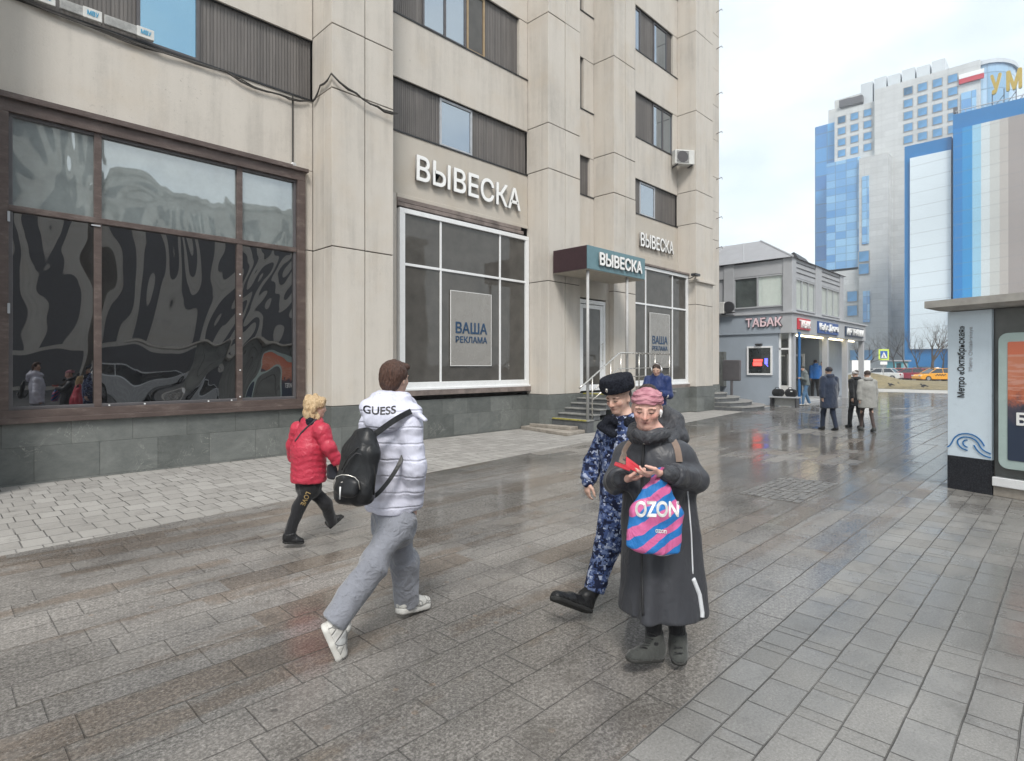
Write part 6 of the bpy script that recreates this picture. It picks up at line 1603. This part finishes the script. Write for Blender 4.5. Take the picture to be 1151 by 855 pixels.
# red case
rc_ = empty('wallet_case', Pt(714, 526, 3.17), 'open red folding case held by the woman in the long grey coat', 'wallet')
M['red_case'] = simple('red_leather', (.46, .03, .045), .45, var=.1)
def quadbox(pts, th, mat, name, par):
    P = [Vector(p) for p in pts]; n_ = (P[1] - P[0]).cross(P[3] - P[0]).normalized() * th; m_ = MB()
    vs_ = P + [p + n_ for p in P]; m_.add(vs_, [(3, 2, 1, 0), (4, 5, 6, 7), (0, 1, 5, 4), (1, 2, 6, 5), (2, 3, 7, 6), (3, 0, 4, 7)], mat); return m_.build(name, par, bevel=.003)
quadbox([Pt(703.5, 526, 3.20), Pt(721, 533, 3.12), Pt(720, 525, 3.20), Pt(704, 513, 3.26)], .007, M['red_case'], 'case_flap', rc_)
quadbox([Pt(690, 523, 3.15), Pt(708, 530, 3.10), Pt(704, 524.5, 3.21), Pt(691, 520.5, 3.22)], .010, M['red_case'], 'case_body', rc_)
# carrier bag
bgc = Pt(736, 580, 3.12)
cb = empty('carrier_bag', bgc, 'pink and blue striped plastic carrier bag with big white letters hanging from her wrist', 'bag')
def bag_mat():
    m = Mt('striped_plastic', .32, spec=.6); p = m.pos(True)
    m_x = m.n('ShaderNodeVectorMath'); m_x.operation = 'DOT_PRODUCT'; m_x.inputs[1].default_value = RT[:]; m.l(p, m_x.inputs[0]); x = m.x(m_x.outputs['Value']); _, _, z = m.xyz(p)
    wv = m.noise(p, 5, 3); t = (z * 1.0 - x * .62 + (wv - .5) * .10) / .105 
    s_ = t.fract(); c = m.mix((s_ - .5).abs().ss(.235, .265), (.02, .17, .48), (.60, .13, .31))
    c = m.mix(z.ss(-.208, -.200, 1, 0), c, (.66, .62, .66)); m.col(c)
    m.bump(m.noise(m.scale(p, (1, 1, .45)), 13, 4, .6, .8), .02); return m.mat
BP = [ec(Pt(734, 616, 3.12), Pt(738, 575, 3.14), (.150, .035), (.142, .055), RT[:], .03), ec(Pt(738, 575, 3.14), Pt(739, 552, 3.14), (.140, .055), (.085, .040), RT[:], .03), ec(Pt(739, 552, 3.14), Pt(740, 541, 3.12), (.075, .035), (.045, .022), RT[:], .02)]
M['bag'] = bag_mat()
blo = Pt(734, 627, 3.12); nlo = -nrm_(np.array((Vector((0, 0, 1)) + RT * .16)[:]))
bag = grow('bag_body', BP, .0065, [M['bag']], cb, cuts=[(blo, nlo)], wr=.011, wsc=9, wstretch=(1, 1, .5))
me = fit_text('OZON', .235, .088, .002, .035); proj_on(bag, me, 'lettering', M['letter_white'], bag, 738.5, 572, 3.08, FPX / 3.08, rot=.0)
me = fit_text('ozon', .062, .02, .002, .03); proj_on(bag, me, 'lettering', M['letter_white'], bag, 743, 597, 3.08, FPX / 3.08, rot=-.1)
mb = MB()
strap([Pt(733, 542, 3.10), Pt(735, 534, 3.07), Pt(741, 527, 3.07), Pt(748, 528, 3.10), Pt(748, 540, 3.14)], .012, M['bag'], 'handle', cb, .004)

# ------------------------------------------------------------------ C: man in blue digital camouflage and fur hat
d0 = 4.22
J = spec(d0, head=(696, 447, 0), neck=(703, 470, .02), shL=(727, 487, -.13), shR=(683, 488, .14), elL=(733, 522, -.10), elR=(667, 520, .20), wrL=(728, 550, -.10), wrR=(661, 541, .14),
         hipL=(710, 560, -.05), hipR=(691, 560, .05), knL=(712, 620, .10), knR=(683, 612, -.10), anL=(722, 662, .34), anR=(667, 666, -.18), toeL=(718, 684, .25), toeR=(634, 680, -.34))
J['hf'] = vdir(-.72, -.62, -.30); J['hu'] = vdir(-.20, -.14, .97); J['hs'] = 1.05
hR = hand(J['wrR'], vdir(-.12, -.1, -1), vdir(.8, .3, 0), vdir(-.3, -1, 0), (.5, .6, .65, .7), .3, 1.0)
P_ = person('person', 'man in blue camouflage uniform and black fur hat beside the woman in long coat', J, (.60, .39, .31), h=.008, hands=[hR], brow=(.14, .10, .08), lips=(.38, .18, .16), stubble=.25, rosy=.05)
sd = sdv(J)
T = [ec(J['neck'] - (0, 0, .05), Pt(702, 510, d0), (.155, .11), (.185, .135), sd, .05), ec(Pt(702, 510, d0), Pt(700, 560, d0), (.185, .135), (.19, .14), sd, .05), el(J['shL'], (.085, .085, .075), k=.05), el(J['shR'], (.085, .085, .075), k=.05)] + sleeve(J, 'L', .078, .058) + sleeve(J, 'R', .080, .062)
grow('uniform_jacket', T, .010, [M['camo']], P_, cuts=[(Pt(700, 575, d0), (0, 0, -1))], wr=.010, wsc=8, wstretch=(1, 1, .8))
grow('cuff', [ec(lerp(J['elR'], J['wrR'], .86), lerp(J['elR'], J['wrR'], 1.02), .050, .047, (1, 0, 0))], .008, [M['camo']], P_, wr=.003, wsc=20)
trousers(P_, J, M['camo'], .102, .090, .072, wr=.010, name='uniform_trousers', hipr=(.165, .13), cut=.97)
face_hair(P_, J['head'], J['hf'], J['hu'], 1.05, M['brow_brown'])
# fur collar
FC = []
for k in range(10):
    a0 = math.pi * 2 * k / 12 + .9; a1 = math.pi * 2 * (k + 1) / 12 + .9
    def rg(a_): return Pt(701, 474, d0) + np.array((FW * (-.09 * math.cos(a_)) + RT * (-.11 * math.sin(a_)))[:]) + np.array((0, 0, .0))
    FC.append(ec(rg(a0), rg(a1), (.045, .036), (.045, .036), (0, 0, 1), .03))
FC += [ec(Pt(688, 472, d0 - .09), Pt(680, 480, d0 + .02), (.036, .03), (.034, .03), (0, 0, 1), .03), ec(Pt(677, 479, d0 + .02), Pt(689, 488, d0 - .13), (.034, .045), (.026, .035), (0, 0, 1), .03)]
grow('fur_collar', FC, .009, [M['black_fur']], P_, wr=.003, wsc=40)
hc = J['head']; f = J['hf']; uu = J['hu']; sdh = nrm_(np.cross(f, uu)); uu = np.cross(sdh, f)
FH = [ec(hc + uu * .090 - f * .008, hc + uu * .128 - f * .010, (.124, .126), (.120, .122), sdh, .02), el(hc + uu * .135 - f * .01, (.112, .112, .045), f, uu, k=.02), el(hc + uu * .105 + sdh * .095, (.035, .07, .04), f, uu, k=.02), el(hc + uu * .105 - sdh * .095, (.035, .07, .04), f, uu, k=.02)]
hat = grow('fur_hat', FH, .007, [M['black_fur']], P_, wr=.003, wsc=50, cuts=[(hc + uu * .058, -uu), (hc + uu * .162, uu)])
grow('badge', [el(hc + uu * .095 + f * .116, (.014, .006, .018), f, uu)], .004, [M['rail']], hat, origin=P_.location[:], smooth_it=0)
grow('hair', [el(hc + uu * .02 - f * .035, (.078, .068, .06), f, uu)], .006, [M['dk_hair']], P_, wr=.002, wsc=60)
M['dk_shirt'] = cloth('dark_undershirt', (.02, .022, .03), .8)
grow('collar', [ec(J['neck'] + (0, 0, -.03), J['neck'] + (0, 0, .015), .066, .062, sd)], .008, [M['dk_shirt']], P_)
shoe(P_, Pt(663, 690, 4.03), Pt(620, 674, 3.80), vdir(-.25, .1, 1), M['black_leather'], M['rubber'], .052, .085, .15, an=J['anR'] + (0, 0, .03), name='boot', sole_h=.024)
shoe(P_, Pt(727, 668, 4.62), Pt(716, 690, 4.42), (0, 0, 1), M['black_leather'], M['rubber'], .052, .085, .15, an=J['anL'] + (0, 0, .03), name='boot', sole_h=.024)

# ------------------------------------------------------------------ D: blonde woman in a red quilted jacket
d0 = 5.8
J = spec(d0, head=(356, 458, 0), neck=(351, 474, 0), shL=(336, 482, .13), shR=(362, 484, -.12), elL=(330, 500, .18), elR=(370, 503, -.14), wrL=(330, 518, .26), wrR=(381, 521, -.08),
         hipL=(342, 541, .06), hipR=(352, 542, -.06), knL=(366, 566, .08), knR=(336, 570, -.08), anL=(373, 586, .17), anR=(325, 601, -.16), toeL=(386, 583, .26), toeR=(339, 608, -.10))
J['hf'] = vdir(.85, .42, -.12); J['hs'] = .93
hR = hand(J['wrR'], vdir(.25, .1, -1), vdir(-.6, .5, 0), vdir(.8, .5, 0), (.6,) * 4, .3, .9)
D_ = person('person', 'small blonde woman in a red quilted jacket and black trousers walking along the building', J, (.60, .40, .32), h=.011, s=.95, hands=[hR])
def redq():
    m = Mt('red_quilted_nylon', .42, spec=.5); p = m.pos(True); a = m.noise(p, 5, 3)
    m.col(m.ramp(a, [(.3, (.40, .022, .05)), (.7, (.52, .045, .08))])); m.bump((m.noise(p, 14, 3, .5, 1.) - .5).abs().ss(0, .3), .004); return m.mat
M['redq'] = redq(); sd = sdv(J); Qr = (.06, .009, .012)
T = [ec(J['neck'] - (0, 0, .03), Pt(347, 505, d0), (.14, .11), (.185, .155), sd, .05, quilt=(.06, .009, .022)), ec(Pt(347, 505, d0), Pt(347, 536, d0), (.185, .155), (.19, .165), sd, .05, quilt=(.06, .009, .022)), el(J['shL'], (.08, .08, .075), k=.05), el(J['shR'], (.08, .08, .075), k=.05)] + sleeve(J, 'L', .078, .058, Qr) + sleeve(J, 'R', .078, .055, Qr)
rj = grow('jacket', T, .011, [M['redq']], D_, cuts=[(Pt(347, 541, d0), (0, 0, -1))], wr=.006, wsc=11)
M['black_cotton'] = cloth('black_cotton', (.010, .010, .012), .85, .2)
bt = trousers(D_, J, M['black_cotton'], .080, .062, .052, wr=.006, hipr=(.14, .12))
me = fit_text('LOVE', .14, .05, .002, .02); M['gold_print'] = simple('gold_print', (.50, .36, .16), .4); proj_on(bt, me, 'lettering', M['gold_print'], bt, 343.5, 560.5, 5.7, FPX / 5.7, rot=rad(-115))
shoe(D_, Pt(317, 610, 5.62), Pt(343, 611, 5.66), (0, 0, 1), M['black_leather'], M['rubber'], .044, .07, .03, h=.009)
shoe(D_, Pt(371, 595, 5.98), Pt(388, 580, 6.08), vdir(-.6, 0, .8), M['black_leather'], M['rubber'], .044, .07, .03, h=.009)
hc = J['head']; f = J['hf']; sdh = nrm_(np.cross(f, (0, 0, 1)))
M['blonde'] = hair_mat('blonde_hair', (.36, .22, .10), (.78, .60, .38))
rr_ = random.Random(3); HR = [el(hc + (0, 0, .035) - f * .02, (.092, .104, .088), f, k=.03), el(hc - f * .055 - (0, 0, .06), (.090, .07, .10), f, k=.03)]
for k in range(34):
    a_ = rr_.uniform(-2.4, 2.4) + math.pi; zz = rr_.uniform(-.15, .10); rad_ = .096 * math.sqrt(max(.2, 1 - (zz / .15) ** 2)); c_ = hc + (f * math.cos(a_) + sdh * math.sin(a_)) * rad_ - f * .015 + np.array((0, 0, zz)); HR.append(el(c_, (.024, .024, .042), f, k=.012))
HR.append(el(hc + f * .06 + (0, 0, .085), (.04, .035, .028), f, k=.02)); HR.append(el(hc - f * .10 - (0, 0, .05) , (.03, .03, .035), f, k=.02))
grow('hair', HR, .0065, [M['blonde']], D_, wr=.011, wsc=34, wstretch=(1, 1, .45))
grow('fur_collar', [ec(Pt(342, 473, d0 + .05), Pt(350, 474, d0 - .08), .05, .045, k=.03), ec(Pt(350, 474, d0 - .08), Pt(364, 479, d0 - .02), .045, .04, k=.03)], .010, [M['black_fur']], D_, wr=.008, wsc=25)
surf_tube(rj, [(357, 470), (347, 478), (339, 486), (331, 497)], .009, M['hood_dark'], 'bag_strap', D_, .002)
hb = grow('handbag', [ec(Pt(374, 524, d0 - .02), Pt(375, 535, d0 - .02), (.06, .03), (.07, .035), RT[:], .02)], .009, [M['dk_shirt']], None, origin=Pt(374, 530, d0 - .02)[:])
tag(hb, 'small dark handbag hanging at the side of the blonde woman in red', 'bag')

# ------------------------------------------------------------------ farther people, one general walker
def walker(px, py, head_py, fwd, label, top, legs, shoes_, hairm, skin=(.55, .37, .29), stride=.25, hem=.80, topr=(.19, .15), hemr=None, armf=.1, h=.018, hat=None, hatm=None, group=None, sleeve_r=(.075, .06), lean=0., armbend=0., legr=(.085, .07, .06), dd=None, headtilt=0., hoodm=None, hemz=None):
    """px, py: where the feet stand in the picture; head_py: top of the head"""
    d_ = FPX * CAMH / (py - HY) if dd is None else dd
    base = np.array(at(px, HY + FPX * CAMH / d_, d_)[:]); H = (CAMH + (HY - head_py) * d_ / FPX); s = H / 1.76
    f = vdir(*fwd); l_ = np.array((-f[1], f[0], 0)); up = np.array((0, 0, 1.))
    def K(a, b, z): return base + l_ * a * s + f * b * s + up * z * s
    J = dict(head=K(0, lean * 1.1 + .02 + headtilt * .1, 1.64 - headtilt * .03), neck=K(0, lean, 1.50), shL=K(.18, lean, 1.43), shR=K(-.18, lean, 1.43), elL=K(.23, lean - armf * .6 + armbend * .1, 1.14), elR=K(-.23, lean + armf * .6 + armbend * .1, 1.14),
             wrL=K(.23 - armbend * .16, lean - armf + armbend * .32, .90 + armbend * .34), wrR=K(-.23 + armbend * .16, lean + armf * 1.3 + armbend * .32, .90 + armbend * .34), hipL=K(.09, 0, .92), hipR=K(-.09, 0, .92),
             knL=K(.09, stride * .55 + .03, .50), knR=K(-.09, -stride * .35 + .03, .50), anL=K(.09, stride, .09), anR=K(-.09, -stride, .10 + abs(stride) * .12), toeL=K(.09, stride + .16, .03), toeR=K(-.09, -stride + .15, .04))
    J['hf'] = nrm_(f - up * headtilt)
    hands = [hand(J['wr' + e], (0, 0, -1) if armbend < .3 else nrm_(f + l_ * (-.5 if e == 'L' else .5)), l_ * (-1 if e == 'L' else 1), f, (.6,) * 4, .3, s) for e in 'LR']
    o = person('person', label, J, skin, h=h * .8, s=s, hands=hands, group=group); sd = sdv(J)
    he = hem * s; hr = hemr or topr
    T = [ec(J['neck'] - up * .02, K(0, lean * .8, 1.28), (.13 * s, .10 * s), tuple(k * s for k in topr), sd, .05), ec(K(0, lean * .8, 1.28), K(0, 0, hem), tuple(k * s for k in topr), tuple(k * s for k in hr), sd, .05), el(J['shL'], (.075 * s,) * 3, k=.05), el(J['shR'], (.075 * s,) * 3, k=.05)] + sleeve(J, 'L', sleeve_r[0] * s, sleeve_r[1] * s) + sleeve(J, 'R', sleeve_r[0] * s, sleeve_r[1] * s)
    grow('coat', T, h, [top], o, cuts=[(K(0, 0, hem), (0, 0, -1))], wr=.010, wsc=7, wstretch=(1, 1, .6))
    trousers(o, J, legs, legr[0] * s, legr[1] * s, legr[2] * s, h=h, wr=.006, hipr=(.14 * s, .11 * s))
    for e, st_, z_ in (('L', stride, 0), ('R', -stride, abs(stride) * .1)):
        a_ = .09 * (1 if e == 'L' else -1); shoe(o, K(a_, st_ - .08, .0 + z_), K(a_, st_ + .19, .0), (0, 0, 1), shoes_, M['rubber_sole'], .045, .07, .04, h=h * .7)
    hc = J['head']; u3 = np.cross(nrm_(np.cross(J['hf'], up)), J['hf'])
    if hat == 'cap' or hat == 'beanie': grow('hat', [el(hc + up * .045 * s - f * .01, (.092 * s, .105 * s, .09 * s), J['hf'], k=.02)], h * .7, [hatm], o, cuts=[(hc + up * .015, -up)])
    if hat == 'fur': grow('hat', [ec(hc + up * .05, hc + up * .12, (.12 * s, .125 * s), (.115 * s, .12 * s), sd, .03)], h * .7, [hatm], o, wr=.006, wsc=30)
    if hat != 'fur': grow('hair', [el(hc + u3 * .048 - J['hf'] * .020, (.085 * s, .094 * s, .083 * s), J['hf'], k=.02)], h * .7, [hairm], o, wr=.004, wsc=40)
    if hoodm: grow('hood', [ec(hc - up * .12 - f * .07 - l_ * .06, hc - up * .12 - f * .07 + l_ * .06, (.06 * s, .06 * s), (.06 * s, .06 * s), up, .03), ec(hc - up * .10 + f * .06, hc - up * .12 - f * .06, (.10 * s, .03), (.10 * s, .04), l_, .03)], h * .8, [hoodm], o, wr=.004, wsc=20)
    return o, K, J
M['navy_wool'] = cloth('navy_wool', (.018, .028, .055), .9, .15, .002, .012, 8, .4); M['navy_trouser'] = cloth('navy_trouser', (.014, .022, .045), .85)
M['pale_grey_coat'] = cloth('pale_grey_coat', (.30, .30, .285), .8, .08); M['black_wool'] = cloth('black_wool', (.012, .013, .015), .9); M['tights'] = cloth('dark_brown_tights', (.065, .045, .04), .7)
M['grey_green'] = cloth('grey_green_jacket', (.13, .15, .15), .7, .12); M['jeans'] = cloth('blue_jeans', (.07, .15, .26), .85, .15); M['royal'] = cloth('royal_blue_jacket', (.015, .13, .42), .55, .1)
M['white_cap'] = cloth('white_knit', (.60, .58, .57), .9); M['navy_cap'] = cloth('navy_knit', (.015, .02, .035), .9)
walker(932, 483.5, 412.5, (-.1, 1), 'man in a long navy overcoat and dark cap walking away across the wet paving', M['navy_wool'], M['navy_trouser'], M['black_leather'], M['dk_hair'], stride=.16, hem=.62, topr=(.215, .15), hemr=(.255, .17), hat='beanie', hatm=M['navy_cap'], h=.014, sleeve_r=(.088, .07), armf=.05, hoodm=M['navy_wool'])
walker(975, 484.5, 416.5, (.15, 1), 'woman in a pale grey hooded coat and dark tights walking away', M['pale_grey_coat'], M['tights'], M['boot_grey'], M['dk_hair'], stride=.2, hem=.68, topr=(.20, .15), hemr=(.245, .18), h=.014, hoodm=M['pale_grey_coat'], legr=(.07, .052, .042), armf=.04)
walker(962, 480.5, 416, (-.25, 1), 'person in black coat and white knitted hat beside the woman in pale grey coat', M['black_wool'], M['black_cotton'], M['black_leather'], M['dk_hair'], stride=.14, hem=.66, topr=(.19, .14), hemr=(.21, .16), hat='beanie', hatm=M['white_cap'], h=.016, hoodm=M['black_wool'])
walker(906, 455.5, 410.5, (-1, .1), 'man in a grey green jacket and jeans looking down by the blue pipe', M['grey_green'], M['jeans'], wsh, M['dk_hair'], stride=.17, hem=.88, h=.02, hat='beanie', hatm=M['boot_grey'], armbend=.9, headtilt=.5, lean=.08)
walker(916.5, 447.5, 404, (.15, 1), 'man in a bright royal blue hooded jacket waiting at the shop door', M['royal'], M['black_cotton'], wsh, M['dk_hair'], stride=.12, hem=.88, h=.022, hoodm=M['royal'], topr=(.21, .16))
walker(924.5, 447, 406, (-.8, -.6), 'man in black facing the one in the royal blue jacket', M['black_wool'], M['black_cotton'], M['black_leather'], M['dk_hair'], stride=.05, hem=.86, h=.022)
# man with headphones behind the two walkers
o_, K, J = walker(739, 511, 407.3, (-.45, -.9), 'young man with white headphones and a navy blue sports jacket behind the two walkers', cloth('navy_sports_jacket', (.010, .026, .11), .5, .1), M['black_cotton'], wsh, M['dk_hair'], stride=.05, hem=.84, h=.010, headtilt=.42, armbend=.8, topr=(.17, .13))
hc = J['head']; f = J['hf']; l_ = nrm_(np.cross((0, 0, 1), f)); u2 = np.cross(f, l_)
hp = empty('headphones', hc[:], 'white over ear headphones on the young man in the navy sports jacket', 'headphones')
mb = MB(); mb.tube([hc + l_ * .093 * math.cos(a_) + u2 * (.125 * math.sin(a_) - .0) for a_ in [math.pi * k / 14 for k in range(15)]], .011, M['white_paint'], 8); mb.build('headband', hp, smooth=True)
for s_ in (-1, 1): grow('ear_cup', [el(hc + l_ * .095 * s_, (.018, .035, .042), f, u2)], .006, [M['white_paint']], hp, smooth_it=1)
for e in 'LR': grow('white_stripe', [ec(lerp(J['el' + e], J['wr' + e], .10), lerp(J['el' + e], J['wr' + e], .34), .071, .069)], .009, [M['white_cap']], o_, smooth_it=1)
grow('chest_band', [ec(K(0, .02, 1.13), K(0, .02, 1.16), (.19, .15), (.19, .15), sdv(J))], .010, [cloth('pale_blue_band', (.30, .40, .62), .6)], o_, cuts=[(K(0, 0, 1.105), (0, 0, -1)), (K(0, 0, 1.185), (0, 0, 1))], smooth_it=1)
ph = MB(); pc = (J['wrL'] + J['wrR']) / 2 + f * .1 + np.array((0, 0, .06)); ph.box(pc[0] - .05, pc[0] + .02, pc[1] - .045, pc[1] + .03, pc[2], pc[2] + .02, M['white_paint']); o2 = ph.build('phone', bevel=.006); tag(o2, 'phone held in both hands by the young man with white headphones', 'phone')
# the two black bags on the bench
for i, (yy, r_, lb_) in enumerate(((9.42, .26, 'left black holdall on the grey bench by the pavilion'), (8.88, .24, 'right black bag with pale clasps on the grey bench by the pavilion'))):
    b_ = empty('holdall', (26.3, yy, .44), lb_, 'bag', 'bags on the bench')
    grow('bag_body', [ec((26.3, yy - .12, .60), (26.3, yy + .12, .60), (.14, .17), (.14, .17), (1, 0, 0), .05)], .02, [M['black_cotton']], b_, cuts=[((0, 0, .442), (0, 0, -1))], wr=.02, wsc=7)
    mb = MB(); mb.tube([(26.2, yy - .1, .74), (26.18, yy - .05, .84), (26.18, yy + .05, .84), (26.2, yy + .1, .74)], .015, M['black'], 6); mb.build('handle', b_, smooth=True)
    if i: mb = MB(); mb.box(26.14, 26.17, yy - .1, yy - .02, .66, .70, M['white_paint']); mb.build('clasp', b_)
